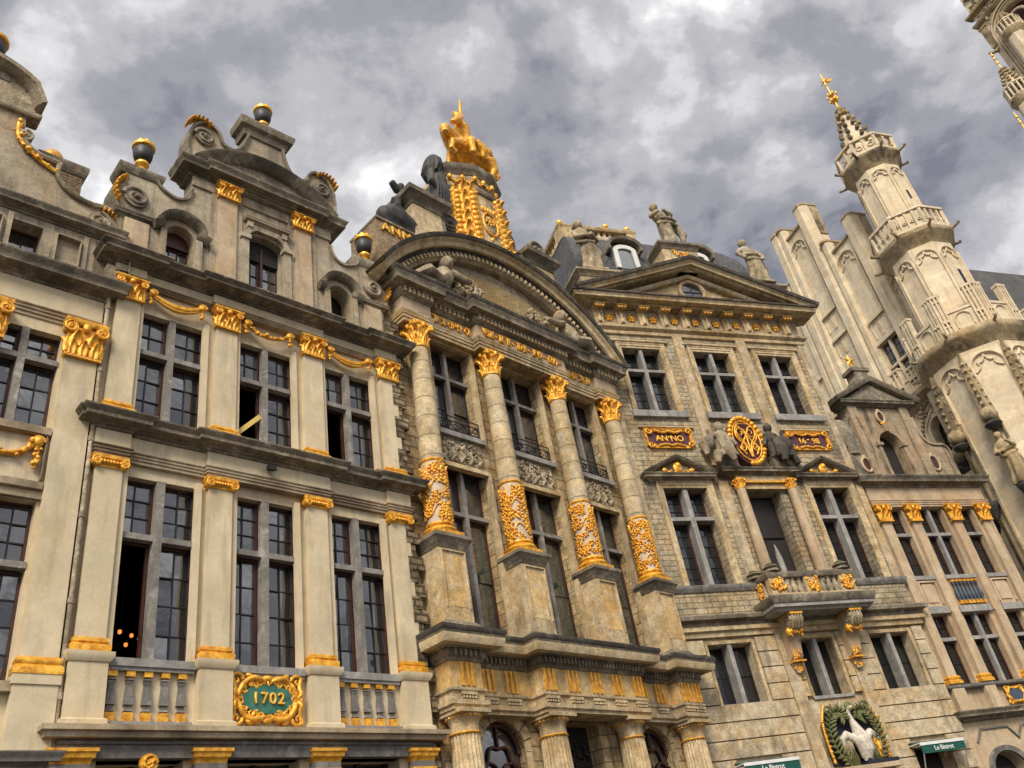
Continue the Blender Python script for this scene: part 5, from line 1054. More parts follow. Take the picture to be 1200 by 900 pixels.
for x in (3.32, 5.42):                                      # console brackets
    m = MB(); pr = smooth([(.06, 8.34), (.72, 8.34), (.86, 8.2), (.8, 7.98), (.58, 7.86), (.42, 7.7), (.34, 7.4), (.3, 7.16), (.06, 7.1)], 1); m.loft([[(x + s_ * .19, d_, z_) for d_, z_ in pr] for s_ in (-1, 1)]); q = ob('console_bracket', m, 'sashb' if False else 'rose_st', B)
    m = MB()
    for s_ in (-1, 1): 
        for rr in (.18, .11): m.tube([(x + s_ * .2, .62 + rr * cos(t), 8.13 + rr * sin(t)) for t in [k_ * .5 for k_ in range(13)]], .025, 5)
    for k_ in range(4): m.tube([(x - .15 + .1 * k_, .84, 8.26), (x - .15 + .1 * k_, .87, 8.1), (x - .15 + .1 * k_, .72, 7.93)], .03, 5)
    ob('volute', m, 'relief', q)
    m = MB(); m.box(x - .22, x + .22, .1, .88, 8.28, 8.34); swag(m, x - .17, x + .17, 7.86, .05, .55, .055, 4, ends=.15); relief(m, x - .18, x + .18, 7.12, 7.4, .3, 7, 14, .05); m.box(x - .21, x + .21, .05, .36, 7.06, 7.1); relief(m, x - .16, x + .16, 6.82, 7.04, .18, 9, 12, .05); m.blob((x - .24, .55, 7.85), .07, .1, .12); ob('gilding', m, 'gold', q)
    m = MB(); m.prism([(x - .18, 7.06), (x + .18, 7.06), (x + .08, 6.78), (x - .08, 6.78)], .02, .2); ob('pendant', m, 'rose_st', q)
# swan sign
o = F.thing('swan_sign', 4.36, .12, 4.2, 'carved white swan spreading its wings amid green leaves in a niche', 'swan sign')
m = MB(); m.prism([(-.88, .05), (-.88, 1.1), (-.6, 1.5), (.6, 1.5), (.88, 1.1), (.88, .05)], -.06, -.01); m.box(-.05, 1.0, 0, .35, -.02, .07); ob('backing', m, 'night', o)
m = MB(); m.box(-.95, 1.05, -.08, .42, -.16, -.04); ob('shelf', m, 'rose_st', o)
m = MB(); m.tube([(.08, .2, .12), (.12, .24, .35), (.1, .24, .6), (.06, .22, .85), (-.02, .22, 1.15), (-.06, .24, 1.36), (.0, .3, 1.46)], [.14, .22, .25, .16, .075, .055, .075], 12); m.blob((-.02, .34, 1.45), .07, .12, .07); 
for s_ in (-1, 1): m.tube([(.1 + s_ * .15, .18, .62), (.1 + s_ * .42, .14, .8), (.1 + s_ * .56, .12, .68), (.1 + s_ * .64, .1, .36)], [.12, .12, .1, .04], 8)
for s_ in (-1, 1): m.tube([(.1 + s_ * .08, .22, .2), (.1 + s_ * .09, .24, -.02)], [.07, .04], 6)
ob('body', remesh('body', m, .025, 2), 'feather', o)
m = MB()
for s_ in (-1, 1):
    for k_ in range(7): t = k_ / 6; m.tube([(.1 + s_ * (.3 + .3 * t), .1, .76 - .1 * t), (.1 + s_ * (.34 + .3 * t), .14, .45), (.1 + s_ * (.3 + .26 * t), .1, .18 + .1 * t)], [.05, .06, .02], 6)
ob('wing_feathers', m, 'relief', o)
m = MB(); m.tube([(-.02, .42, 1.45), (-.03, .55, 1.41)], [.03, .012], 6); m.prism([(.5, .62), (.72, .58), (.66, .3), (.55, .12), (.48, .4)], .16, .22); m.blob((.6, .24, .4), .05, .03, .16); ob('gilt_bill_and_shield', m, 'gold', o)
m = MB(); rg = random.Random(12); g2 = MB()
for s_ in (-1, 1):
    stem = smooth([(s_ * .4, .08, .0), (s_ * .72, .1, .4), (s_ * .8, .12, .95), (s_ * .6, .14, 1.38), (s_ * .3, .14, 1.42), (s_ * .22, .14, 1.22)], 2); m.tube(stem, .035, 6)
    for i in range(2, len(stem) - 1):
        p_ = Vector(stem[i]); t_ = (Vector(stem[i + 1]) - Vector(stem[i - 1])).normalized()
        for e_ in (-1, 1):
            nrm = Vector((-t_.z, 0, t_.x)) * e_; tip = p_ + nrm * rg.uniform(.16, .26) + t_ * .14 + Vector((0, .12, 0)); m.tube([tuple(p_), tuple(p_.lerp(tip, .5) + Vector((0, .04, 0))), tuple(tip)], [.02, .045, .008], 5)
    for k_ in range(5): x = s_ * (.25 + .13 * k_); g2.tube([(x * .4, .06, -.02), (x * .8, .16, .22), (x * 1.15, .22, .42 - .05 * k_)], [.02, .05, .01], 5)
    m.spiral((s_ * .62, 1.5), .16, .14, 1.3, s_, 0, .04)
m.blob((.1, .14, 1.52), .14, .08, .14); ob('foliage', m, 'leaf', o); ob('reeds', g2, 'leaf', o)
m = MB()
for s_ in (-1, 1): m.tube(smooth([(s_ * .9, .1, .1), (s_ * .97, .12, .6), (s_ * .93, .12, 1.2), (s_ * .7, .1, 1.62)], 2), .035, 6)
for k_ in range(9): m.blob((.92, .12, .15 + .13 * k_), .05, .06, .06); m.blob((-.93, .12, .15 + .13 * k_), .045, .05, .05)
ob('gilt_edging', m, 'gold', o)
# awnings
for a, b, zt_, lab in ((.45, 2.12, 4.62, 'dark green awning over the doorway nearest the giant columns'), (6.18, 7.72, 4.58, 'dark green awning over the doorway nearest the grey arches')):
    o = F.thing('awning', (a + b) / 2, 0, zt_, lab, 'awning'); w = (b - a) / 2
    m = MB(); m.loft([[(-w, .06, .0), (w, .06, .0), (w, .1, .03), (-w, .1, .03)], [(-w, .5, -.12), (w, .5, -.12), (w, .52, -.08), (-w, .52, -.08)]]); m.box(-w, w, .5, .53, -.34, -.12); q = ob('canvas', m, 'awning', o); lettering('Le Bistrot', .17, 'white', q, 0, .535, -.235, .004)
    m = MB(); m.box(-w - .02, w + .02, .04, .54, -.078, -.05); m.box(-w - .02, w + .02, .515, .545, -.13, -.06); ob('valance_rail', m, 'white', o)
    m = MB(); m.tube([(-w + .02, .52, -.3), (-w + .02, .1, -1.4)], .018, 6); m.tube([(w - .02, .52, -.3), (w - .02, .1, -1.4)], .018, 6); ob('arm', m, 'bluel', o)
m = MB()
for a, b in ((.55, 2.0), (6.3, 7.62)): m.box(a, b, -.56, -.5, .05, 4.5)
obk('doorway', m, 'wood', B, lambda u, d, z: u > 4)
# entablature and pediment
m = MB(); m.sweep([(-.4, -.1), (-.4, .02), (8.38, .02), (8.38, -.1)], [(-.1, 18.86), (.06, 18.86), (.08, 18.95), (.05, 19.0), (.18, 19.08), (.2, 19.16), (-.1, 19.18)]); ob('architrave', m, 'limes', B)
m = MB(); m.box(-.4, 8.38, -.1, .06, 19.16, 20.0); fz = ob('frieze', m, 'swans', B)
m = MB(); g = MB()
xs = [-.1 + .877 * k_ for k_ in range(10)]
for x in xs:
    m.prism([(x - .15, 19.22), (x + .15, 19.22), (x + .19, 19.95), (x - .19, 19.95)], .0, .18); m.lathe(x, .2, [(.07, 19.24), (.09, 19.34), (.06, 19.42), (.06, 19.72), (.12, 19.82)], 10); m.box(x - .2, x + .2, .05, .45, 19.8, 19.93)
    g.box(x - .21, x + .21, .3, .47, 19.86, 19.9)
    for k_ in range(3): g.blob((x - .12 + .12 * k_, .42, 19.78), .05, .06, .05)
for x0, x1 in zip(xs, xs[1:]):
    c_ = (x0 + x1) / 2; g.blob((c_, .12, 19.55), .07, .06, .07)
    for k_ in range(6): g.blob((c_ + .11 * cos(k_ * pi / 3), .1, 19.55 + .11 * sin(k_ * pi / 3)), .06, .04, .06, 6, 4)
obk('corbel', m, 'limes', fz, near(*[(x,) for x in xs])); obk('gilt_rosette', g, 'gold', fz, near(*[((x + y) / 2,) for x, y in zip(xs, xs[1:])]))
m = MB(); m.sweep([(-.5, -.2), (-.5, .1), (8.44, .1), (8.44, -.2)], [(-.2, 19.93), (.3, 19.95), (.34, 20.0), (.58, 20.02), (.6, 20.12), (.66, 20.18), (.66, 20.24), (-.2, 20.3)]); q = ob('cornice', m, 'limes', B); m = MB(); m.sweep([(-.5, -.2), (-.5, .1), (8.44, .1), (8.44, -.2)], [(.5, 20.16), (.65, 20.165), (.68, 20.19), (.68, 20.255), (.0, 20.31), (.0, 20.29)]); ob('top_moulding', m, 'soot', q)
m = MB(); ap = (4.05, 22.02); m.arcsweep([(-.95, 20.18), ap, (9.05, 20.18)], [(-.16, -.2), (-.16, .56), (-.1, .6), (-.1, .72), (.0, .75), (.08, .84), (.14, .86), (.17, -.2)]); q = ob('raking_cornice', m, 'limes', B); m = MB(); m.arcsweep([(-1.0, 20.165), (4.05, 22.025), (9.1, 20.165)], [(.06, .7), (.06, .86), (.15, .9), (.19, .9), (.2, -.2), (.15, -.2)]); ob('top_moulding', m, 'soot', q)
m = MB(); m.arcsweep([(.3, 20.27), (4.05, 21.68), (7.8, 20.27)], [(-.12, -.2), (-.12, .3), (-.06, .36), (0, .38), (0, -.2)]); m.prism([(-.6, 20.22), (4.05, 21.95), (8.6, 20.22)], -.3, .04); ob('tympanum', m, 'swans', B)
m = MB(); m.prism([(2.1, 20.22), (2.1, 21.1), (4.05, 21.8), (6.0, 21.1), (6.0, 20.22)], 0, .12); ob('tympanum', m, 'limes', B)
m = MB(); m.tube([(4.12 + .52 * cos(t), .16, 20.98 + .5 * sin(t)) for t in [2 * pi * k_ / 24 for k_ in range(25)]], .09, 8); ocu = ob('oculus', m, 'limes', B); m = MB(); m.disc((4.12, 20.98), .5, .05, .135, 24, .98); ob('glazing', m, 'glass', ocu)
m = MB(); m.box(4.1, 4.14, .13, .16, 20.5, 21.46); m.box(3.64, 4.6, .13, .158, 20.96, 21.0); ob('glazing_bar', m, 'sashd', ocu)
for a, b, z0, z1 in ((-.4, 2.2, 20.2, 21.66), (6.15, 8.4, 20.2, 21.7)):
    m = MB(); m.box(a, b, -.9, .12, z0, z1 - .1); m.sweep([(a, -.9), (a, .12), (b, .12), (b, -.9)], [(-.3, z1 - .72), (.04, z1 - .72), (.08, z1 - .64), (-.3, z1 - .62)]); m.sweep([(a, -.9), (a, .12), (b, .12), (b, -.9)], [(-.3, z1 - .26), (.03, z1 - .26), (.1, z1 - .14), (.18, z1 - .08), (.18, z1), (-.3, z1 + .03)]); m.box(a + .05, b - .05, -.85, .1, z1 - .01, z1 + .02); ob('attic_block', m, 'relief', B)
m = MB(); m.box(3.2, 4.75, -.5, .45, 21.7, 22.95); m.box(3.1, 4.85, -.55, .5, 21.7, 22.2); q = ob('statue_pedestal', m, 'limes', B)
m = MB(); m.sweep([(3.2, -.5), (3.2, .45), (4.75, .45), (4.75, -.5)], [(-.3, 22.85), (.03, 22.85), (.08, 22.98), (.16, 23.05), (.16, 23.15), (-.3, 23.22)]); m.box(3.25, 4.7, -.45, .4, 23.1, 23.2); ob('cap', m, 'black', q)
m = MB(); relief(m, 3.6, 4.4, 22.45, 22.8, .45, 33, 16, .06); ob('gilt_panel', m, 'gold', q)
for u, z, h, sd, lab, kw in ((.28, 21.68, 2.68, 1, 'draped stone statue with folded hands before the roof balustrade', dict(lean=.0, swirl=-.2, arm_l=[(-.16, .08, .62), (-.02, .16, .6)], arm_r=[(.16, .06, .6), (.05, .15, .64)], width=.85)),
                             (3.95, 23.2, 2.5, 2, 'cloaked stone statue on the pedestal at the apex of the swan house pediment', dict(lean=-.03, swirl=1.2, arm_l=[(-.2, .06, .66), (-.1, .14, .72)], arm_r=[(.14, .12, .68), (.0, .16, .74)], width=.8)),
                             (7.55, 21.72, 2.45, 3, 'stone statue with full cloak at the pediment end nearest the stepped gable', dict(lean=.0, swirl=.3, arm_l=[(-.24, .04, .66), (-.18, .12, .52)], arm_r=[(.22, .06, .62), (.14, .14, .5)], width=.95))):
    o = F.thing('statue', u, .0 if u > 1 else -.1, z, lab, 'statue'); m = MB(); robed(m, h, sd, **kw); m.box(-.5, .5, -.4, .4, -.02, .08); ob('figure', remesh('figure', m, .026, 1), 'relief', o)
# roof
rings = [(20.0, -.1, 8.38, -.5, -9), (23.4, .2, 8.34, -1.0, -8.6), (24.25, .3, 8.1, -1.25, -8.4), (24.85, .38, 7.6, -1.5, -8.2), (25.2, .42, 6.9, -1.75, -8), (25.4, .46, 5.6, -1.95, -7.8), (25.42, .5, 4.2, -2.0, -7.6)]
m = MB(); m.loft([[(a, c_, z), (b, c_, z), (b, e_, z), (a, e_, z)] for z, a, b, c_, e_ in rings]); rf = ob('roof', m, 'slate', B)
m = MB(); m.box(.42, 1.0, -2.55, -1.98, 25.3, 26.0); m.box(3.55, 3.95, -2.4, -2.0, 25.3, 26.0); m.box(.42, 1.0, -6.5, -6.0, 25.3, 26.0); m.sweep([(.46, -6.3), (.46, -2.02), (3.95, -2.02), (3.95, -6.3)], [(-.3, 25.98), (.03, 25.98), (.08, 26.06), (.08, 26.14), (-.3, 26.18)]); m.sweep([(.46, -6.3), (.46, -2.02), (3.95, -2.02), (3.95, -6.3)], [(-.3, 25.3), (.05, 25.3), (.05, 25.42), (-.3, 25.42)]); q = ob('roof_balustrade', m, 'limes', rf)
m = MB()
for k_ in range(9): m.lathe(1.25 + .26 * k_, -2.15, baluster_prof(.1, 25.36, 26.06), 10)
for k_ in range(10): m.lathe(.6, -2.9 - .32 * k_, baluster_prof(.1, 25.36, 26.06), 10)
obk('roof_baluster', m, 'limes', q, lambda u, d, z: (round(u, 2), round(d, 2)))
for dx in (2.42, 5.75):
    a, b = dx - .5, dx + .5; m = MB(); hz = 24.15; P_ = [(a - .14, 22.6), (a - .1, 23.9)] + arc(dx, 23.85, .6, 165, 15, 8, .6) + [(b + .1, 23.9), (b + .14, 22.6)]; m.prism(P_, -2.6, -.92); m.prism([(u, z) for u, z in P_], -.93, -.905)
    q = ob('dormer', m, 'slate', rf); m = MB(); m.arcsweep([(a, 22.9), (a + .02, 23.8)] + arc(dx, 23.78, .5, 165, 15, 8, .62) + [(b - .02, 23.8), (b, 22.9)], [(-.17, -.95), (-.17, -.82), (.02, -.82), (.02, -.95)]); ob('dormer_frame', m, 'white', q); m = MB(); m.arcsweep([(a - .16, 23.75)] + arc(dx, 23.9, .68, 168, 12, 10, .66) + [(b + .16, 23.75)], [(-.02, -2.0), (-.02, -.68), (.1, -.64), (.1, -2.0)]); ob('dormer_hood', m, 'black', q)
    m = MB(); m.prism([(a + .15, 22.9), (a + .17, 23.7)] + arc(dx, 23.72, .34, 165, 15, 6, .7) + [(b - .17, 23.7), (b - .15, 22.9)], -.95, -.89); ob('glazing', m, 'glass', q)
for u, d, z in ((.62, -2.2, 26.18), (.62, -4.2, 26.18), (2.72, -2.15, 26.18), (3.75, -2.2, 26.18), (.62, -6.2, 26.18), (2.2, -6.2, 26.18)):
    lab = {26.18: ''}[z]; nm = {(.62, -2.2): 'front corner of', (.62, -4.2): 'receding side of', (2.72, -2.15): 'middle of', (3.75, -2.2): 'end post, beside the dormer, of', (.62, -6.2): 'far corner of', (2.2, -6.2): 'back of'}[(u, d)]
    o = F.thing('ball_finial', u, d, z, 'small gilded ball on the %s the roof balustrade' % nm, 'ball finial', 'gilded balls on the roof balustrade'); m = MB(); m.blob((0, 0, .22), .14, .14, .14, 12, 9); m.lathe(0, 0, [(.1, 0), (.1, .04), (.05, .07), (.05, .1)], 10); ob('ball', m, 'goldb', o)
body(B, -.4, 8.38, -.15, -9, 20, 'swan', (5.2, 8.4, 14.5, 18.9))

# ------------------------------------------------------------------ the small house with the star
F = FE; B = F.root('narrow_townhouse', 'narrow stone house topped by a small pedimented gable with gold star', 'house')
PI_ = [(-.33, .05), (.95, 1.29), (2.75, 3.11), (4.1, 4.44)]; EW = [(.2, .84), (1.48, 2.60), (3.30, 3.98)]
m = MB(); ops = [(a, b, 9.55, 12.0) for a, b in EW] + [(a, b, 6.08, 8.26) for a, b in EW] + [(.1, 1.3, .05, 3.6, .5), (1.7, 2.9, .05, 3.6, .5), (3.3, 4.4, .05, 3.6, .5)]
wall(m, -.4, 4.72, 0, 13.2, ops, -.08, .4); ob('wall', m, 'rose_st', B)
for a, b in PI_:
    m = MB(); m.box(a, b, -.12, .06, 8.3, 11.5); m.box(a + .02, b - .02, -.12, .08, 6.05, 8.3); m.box(a - .04, b + .04, -.12, .1, 5.3, 5.98); q = ob('pilaster', m, 'rose_st', B)
    m = MB(); pil_capital(m, a - .05, b + .05, 11.45, 12.06, .1); ob('capital', m, 'gold', q)
    m = MB(); m.sweep([(a, -.12), (a, .08), (b, .08), (b, -.12)], [(-.05, 6.08), (.07, 6.08), (.07, 6.16), (.03, 6.2), (.05, 6.26), (.02, 6.32), (-.05, 6.32)]); ob('base', m, 'gold', q)
for i, (a, b) in enumerate(EW):
    w2 = i == 1
    window(B, a, b, 9.55, 12.0, 11.05, -.12, cols=2, ru=2, rl=3, smat='bluel', fmat='sash', gmat='glassd', dep=.16, mull=w2, mw=.12, tw=.11); window(B, a, b, 6.08, 8.26, 7.48, -.12, cols=2, ru=2, rl=2, smat='bluel', fmat='sash', gmat='glassd', dep=.16, mull=w2, mw=.12, tw=.11)
    m = MB(); m.box(a - .1, b + .1, -.12, .0, 9.42, 9.55); m.box(a - .1, b + .1, -.12, .02, 8.28, 8.5); obk('sill', m, 'bluel', B, lambda u, d, z: z > 9)
    if not w2:
        m = MB(); frame_around(m, a + .0, b - .0, 8.6, 9.32, .06, -.1, -.02); m.box(a + .1, b - .1, -.1, -.05, 8.66, 9.28); ob('panel', m, 'rose_st', B)
m = MB(); m.box(1.46, 2.64, -.3, -.12, 8.5, 9.42); bl = ob('balcony_panel', m, 'iron', B)
for k_ in range(7):
    x = 1.56 + .165 * k_; m = MB(); m.lathe(x, .0, baluster_prof(.07, 8.52, 9.42), 10); ob('baluster', m, 'navy', bl)
m = MB()
for k_ in range(7): x = 1.56 + .165 * k_; m.box(x - .055, x + .055, -.06, .06, 8.54, 8.66); m.box(x - .05, x + .05, -.06, .05, 9.29, 9.36)
obk('gilt_block', m, 'gold', bl, lambda u, d, z: (round(u, 2), z > 9))
m = MB(); m.sweep([(-.4, -.2), (-.4, .02), (4.72, .02), (4.72, -.2)], arch_prof(12.04, 12.28, .07)); m.box(-.4, 4.72, -.2, .02, 12.28, 12.8); ob('architrave', m, 'rose_st', B)
m = MB(); m.sweep([(-.42, -.6), (-.42, .0), (4.74, .0), (4.74, -.6)], cornice_prof(12.74, 13.14, .36)); ob('cornice', m, 'black', B)
m = MB(); m.sweep([(-.4, -.2), (-.4, .02), (4.72, .02), (4.72, -.2)], cornice_prof(5.0, 5.28, .28)); ob('cornice', m, 'black', B)
m = MB(); m.sweep([(-.4, -.2), (-.4, .0), (4.72, .0), (4.72, -.2)], band_prof(5.93, 6.06, .12)); ob('sill_band', m, 'blue', B)
m = MB(); m.disc((2.04, 5.62), .3, -.1, .06, 20, .62); q = ob('oval_plaque', m, 'navy', B); m = MB(); cartouche(m, 2.04, 5.62, .36, .24, .03, .045); ob('gilt_scrollwork', m, 'gold', q)
m = MB()
for a, b in ((.1, 1.3), (1.7, 2.9), (3.3, 4.4)): 
    c = (a + b) / 2; r = (b - a) / 2; m.arcsweep([(a, .3), (a, 3.6)] + arc(c, 3.6, r, 180, 0, 12, .5 / r)[1:-1] + [(b, 3.6), (b, .3)], [(.02, -.1), (.02, .02), (.16, .05), (.16, -.1)])
    m.arcsweep([(a - .2, 4.4), (a + .1, 4.75), (b - .1, 4.75), (b + .2, 4.4)], [(0, -.1), (0, -.03), (.05, -.03), (.05, -.1)])
obk('arch_moulding', m, 'blue', B, near((.7,), (2.3,), (3.85,)))
m = MB(); m.box(.0, 4.5, -.5, -.45, .05, 4.2); ob('doorway', m, 'wood', B)
# its gable
m = MB(); wall(m, .5, 3.4, 13.1, 16.4, [(1.42, 2.36, 13.1, 14.72, .5)], -.3, .5)
for x0, x1 in ((.55, .95), (2.95, 3.35)): m.box(x0, x1, -.35, -.2, 13.1, 16.35)
m.box(.5, 3.4, -.75, -.7, 13.1, 16.4); m.box(.5, .56, -.75, -.3, 13.1, 16.4); m.box(3.34, 3.4, -.75, -.3, 13.1, 16.4)
m.arcsweep([(1.4, 13.2), (1.4, 14.72)] + arc(1.89, 14.72, .49, 180, 0, 10, 1.02)[1:-1] + [(2.38, 14.72), (2.38, 13.2)], [(0, -.35), (0, -.22), (.14, -.2), (.14, -.35)]); m.box(1.2, 1.45, -.35, -.15, 14.62, 14.74); m.box(2.33, 2.58, -.35, -.15, 14.62, 14.74); m.box(1.8, 1.98, -.35, -.12, 15.2, 15.5)
gb = ob('gable', m, 'gablest', B)
m = MB(); m.box(1.42, 2.36, -.72, -.66, 13.1, 15.3); ob('door_recess', m, 'wood', gb)
m = MB()
for cu_, cz_, rx in ((.42, 13.85, .2), (3.55, 13.95, .22), (1.92, 15.86, .17)):
    d_ = -.22 if cu_ > 1.5 and cu_ < 3 else -.28
    m.tube([(cu_ + rx * cos(t), d_, cz_ + rx * 1.4 * sin(t)) for t in [2 * pi * k_ / 18 for k_ in range(19)]], .05, 6); m.blob((cu_, d_, cz_ + rx * 1.6), .1, .05, .08)
obk('oval_frame', m, 'rose_st', gb, near((.42,), (1.92,), (3.55,)))
m = MB()
for cu_, cz_, rx in ((.42, 13.85, .2), (3.55, 13.95, .22), (1.92, 15.86, .17)): m.disc((cu_, cz_), rx, -.4, -.24 if cu_ > 1.5 and cu_ < 3 else -.29, 16, 1.4)
obk('oval_glazing', m, 'sash', gb, near((.42,), (1.92,), (3.55,)))
m = MB(); m.blob((1.9, -.18, 15.55), .16, .05, .06); ob('gilt_mask', m, 'gold', gb)
o2 = smooth([(3.4, 15.9), (3.42, 15.3), (3.55, 14.85), (3.95, 14.7), (4.35, 14.75), (4.5, 14.55), (4.46, 14.2)], 2) + [(4.46, 13.1), (3.4, 13.1)]
m = MB(); m.prism(o2, -.7, -.3); m.arcsweep(o2[:-2], [(-.02, -.7), (-.02, -.24), (.06, -.22), (.06, -.7)]); m.box(4.3, 4.5, -.7, -.24, 13.1, 14.4); ob('side_scroll', m, 'gablest', B)
o3 = smooth([(-.35, 13.1), (-.35, 14.3), (-.25, 14.55), (.1, 14.75), (.12, 15.2), (.3, 15.6), (.5, 15.9)], 2) + [(.5, 13.1)]
m = MB(); m.prism(o3, -.7, -.3); m.arcsweep(o3[:-1], [(-.02, -.7), (-.02, -.24), (.06, -.22), (.06, -.7)]); m.lathe(.12, -.5, [(.32, 14.3), (.36, 14.9), (.3, 15.6), (.1, 15.8)], 12); ob('side_scroll', m, 'black', B)
m = MB(); m.sweep([(.4, -.75), (.4, -.22), (3.5, -.22), (3.5, -.75)], cornice_prof(16.3, 16.52, .22)); m.arcsweep([(.05, 16.45), (1.95, 17.38), (3.85, 16.45)], [(-.02, -.75), (-.02, .02), (.06, .08), (.14, .1), (.15, -.75)]); m.prism([(.4, 16.5), (1.95, 17.3), (3.5, 16.5)], -.7, -.15); ob('pediment', m, 'black', B)
m = MB(); m.prism(smooth([(1.35, 17.1), (1.45, 17.5), (1.62, 17.62), (1.62, 18.0)], 1) + smooth([(2.24, 18.0), (2.24, 17.62), (2.4, 17.5), (2.5, 17.1)], 1), -.7, -.2); m.box(1.5, 2.36, -.75, -.15, 17.95, 18.1); m.blob((1.93, -.4, 18.2), .14, .14, .14); ob('pedestal', m, 'black', B)
o = F.thing('gilded_star', 1.86, -.42, 18.58, 'small gilded star on top of the narrow house gable', 'star'); m = MB()
pts = []
for k_ in range(10): r = .3 if k_ % 2 == 0 else .12; a = pi / 2 + k_ * pi / 5; pts.append((r * cos(a), 0, r * sin(a)))
m.add([(0, .09, 0), (0, -.09, 0)] + pts, [(0, 2 + k_, 2 + (k_ + 1) % 10) for k_ in range(10)] + [(1, 2 + (k_ + 1) % 10, 2 + k_) for k_ in range(10)]); ob('star', m, 'gold', o); m = MB(); m.tube([(0, 0, -.3), (0, 0, -.05)], .03, 6); ob('stem', m, 'gold', o)
body(B, -.4, 4.72, -.12, -8, 13.1, 'brick', (5.0, 8.4, 12.3)); gable_roof(B, -.35, 4.7, -.7, -8, 13.1, 15.4, 0)

# ------------------------------------------------------------------ the gothic town hall: end wall along u = 0, front along d = 0
F = FH; B = F.root('town_hall', 'pale gothic town hall with stepped gable and octagonal corner turret', 'town hall'); TH = B.name
class Turn(MB):                                            # same builders, for the end wall: x runs away from the square, out is to the left
    def add(s, vs, fs): o = len(s.v); s.v += [(-d, u, z) for u, d, z in vs]; s.f += [tuple(i + o for i in f) for f in fs]
ww = 13.6; cv = 6.75
m = Turn(); hops = [(3.2, 4.52, 21.3, 24.35), (8.2, 9.45, 22.3, 24.0), (2.85, 3.95, 16.2, 18.7, .65)]
wall(m, 0, ww, 0, 20.4, [hops[2]], 0, .6)
wall(m, 0, ww, 20.4, 25.0, hops[:2], 0, .5)
levels = [(25.0, 27.4, .2), (27.4, 30.88, 2.6), (30.88, 34.3, 5.15)]
for z0, z1, x in levels: m.box(x, 2 * cv - x, -.9, 0, z0 - .02, z1)
m.box(0, ww, -.9, -.5, 24.9, 25.1); ob('end_wall', m, 'hall', B)
m = Turn()
def shaft(m, c, w, z0, z1, out=.28):                       # half-octagon buttress shaft with a weathered cap
    P_ = [(c - w, -.3), (c - w, .02), (c - w * .55, out), (c + w * .55, out), (c + w, .02), (c + w, -.3)]
    m.slab(P_, z0, z1)
for c, z1 in ((2.75, 31.75), (5.5, 35.2), (2 * cv - 5.5, 35.2), (2 * cv - 2.75, 31.75), (.55, 28.2)): shaft(m, c, .42, 17, z1)
for c, z1 in ((4.85, 31.8), (7.75 - .25, 35.2), (8.65, 31.8), (2.3, 28.2)): shaft(m, c, .26, 20.5, z1, .2)
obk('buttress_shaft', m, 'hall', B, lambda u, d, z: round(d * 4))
m = Turn()
for c, w, z1 in ((2.75, .42, 31.75), (5.5, .42, 35.2), (2 * cv - 5.5, .42, 35.2), (2 * cv - 2.75, .42, 31.75), (4.85, .26, 31.8), (7.5, .26, 35.2), (8.65, .26, 31.8)): m.slab([(c - w - .04, -.9), (c - w - .04, .05), (c - w * .55, .33), (c + w * .55, .33), (c + w + .04, .05), (c + w + .04, -.9)], z1, z1 + .12); m.box(c - w, c + w, -.9, -.3, z1 - 2.2, z1)
for z0, x0, x1 in ((34.3, 5.9, 7.3), (30.88, 3.2, 4.6), (30.88, 8.9, 10.3), (27.4, .9, 2.1), (27.4, 11.2, 12.4)): m.box(x0, x1, -.95, .12, z0, z0 + .13)
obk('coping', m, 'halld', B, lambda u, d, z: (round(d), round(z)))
m = Turn()                                                  # blind arches: recessed panels framed by roll mouldings
def blind(m, a, b, z0, zs, w=.11, d1=.13, cusp=True, rise=None):
    c, r = (a + b) / 2, (b - a) / 2; rs = (rise or r) / r; m.arcsweep([(a, z0), (a, zs)] + arc(c, zs, r, 180, 0, 14, rs)[1:-1] + [(b, zs), (b, z0)], [(0, -.02), (0, d1 * .3), (w * .4, d1 * .4), (w * .5, d1), (w, d1), (w, -.02)])
    if cusp:
        for sx in (-1, 1):
            m.tube(smooth([(c + sx * r * .95, .03, zs - r * .3), (c + sx * r * .45, .03, zs + r * .05), (c + sx * r * .62, .03, zs + r * .5)], 1), .045, 5); m.tube(smooth([(c + sx * r * .62, .03, zs + r * .42), (c + sx * r * .2, .03, zs + r * .4), (c, .03, zs + r * .95)], 1), .045, 5)
blind(m, 6.1, 7.3, 28.3, 33.0); blind(m, 3.35, 4.6, 25.9, 29.65); blind(m, 8.9, 10.15, 25.9, 29.65); blind(m, .95, 2.1, 24.0, 26.2)
for a, b, z in ((5.95, 7.2, 28.15), (5.95, 7.2, 26.5), (3.25, 4.5, 25.73), (8.35, 9.5, 25.4)):
    m.box(a, b, -.05, .14, z, z + .12)
    for x in (a + .32, b - .32): blind(m, x - .2, x + .2, z - 1.0, z - .3, .06, .06, False)
for a, b, z in ((3.15, 4.58, 24.35), (8.15, 9.5, 24.0)): m.box(a, b, -.05, .1, z, z + .1)
ob('blind_tracery', m, 'hall', B)
class TurnF(MB): pass
def end_window(a, b, z0, z1, zt):
    s_, g_ = Turn(), Turn(); c = (a + b) / 2; s_.box(c - .06, c + .06, -.2, -.03, z0, z1); s_.box(a, b, -.2, -.035, zt - .06, zt + .06); g_.box(a, b, -.26, -.22, z0, z1); w_ = ob('window', s_, 'hall', B); ob('glazing', g_, 'glass', w_)
    f = Turn()
    for x in (a + .35, b - .35): f.box(x - .015, x + .015, -.22, -.2, z0, z1)
    for k_ in range(1, 6): z = z0 + (z1 - z0) * k_ / 6; f.box(a, b, -.22, -.201, z - .012, z + .012)
    ob('glazing_bar', f, 'iron', w_)
end_window(3.2, 4.52, 21.3, 24.35, 22.95); end_window(8.2, 9.45, 22.3, 24.0, 23.1)
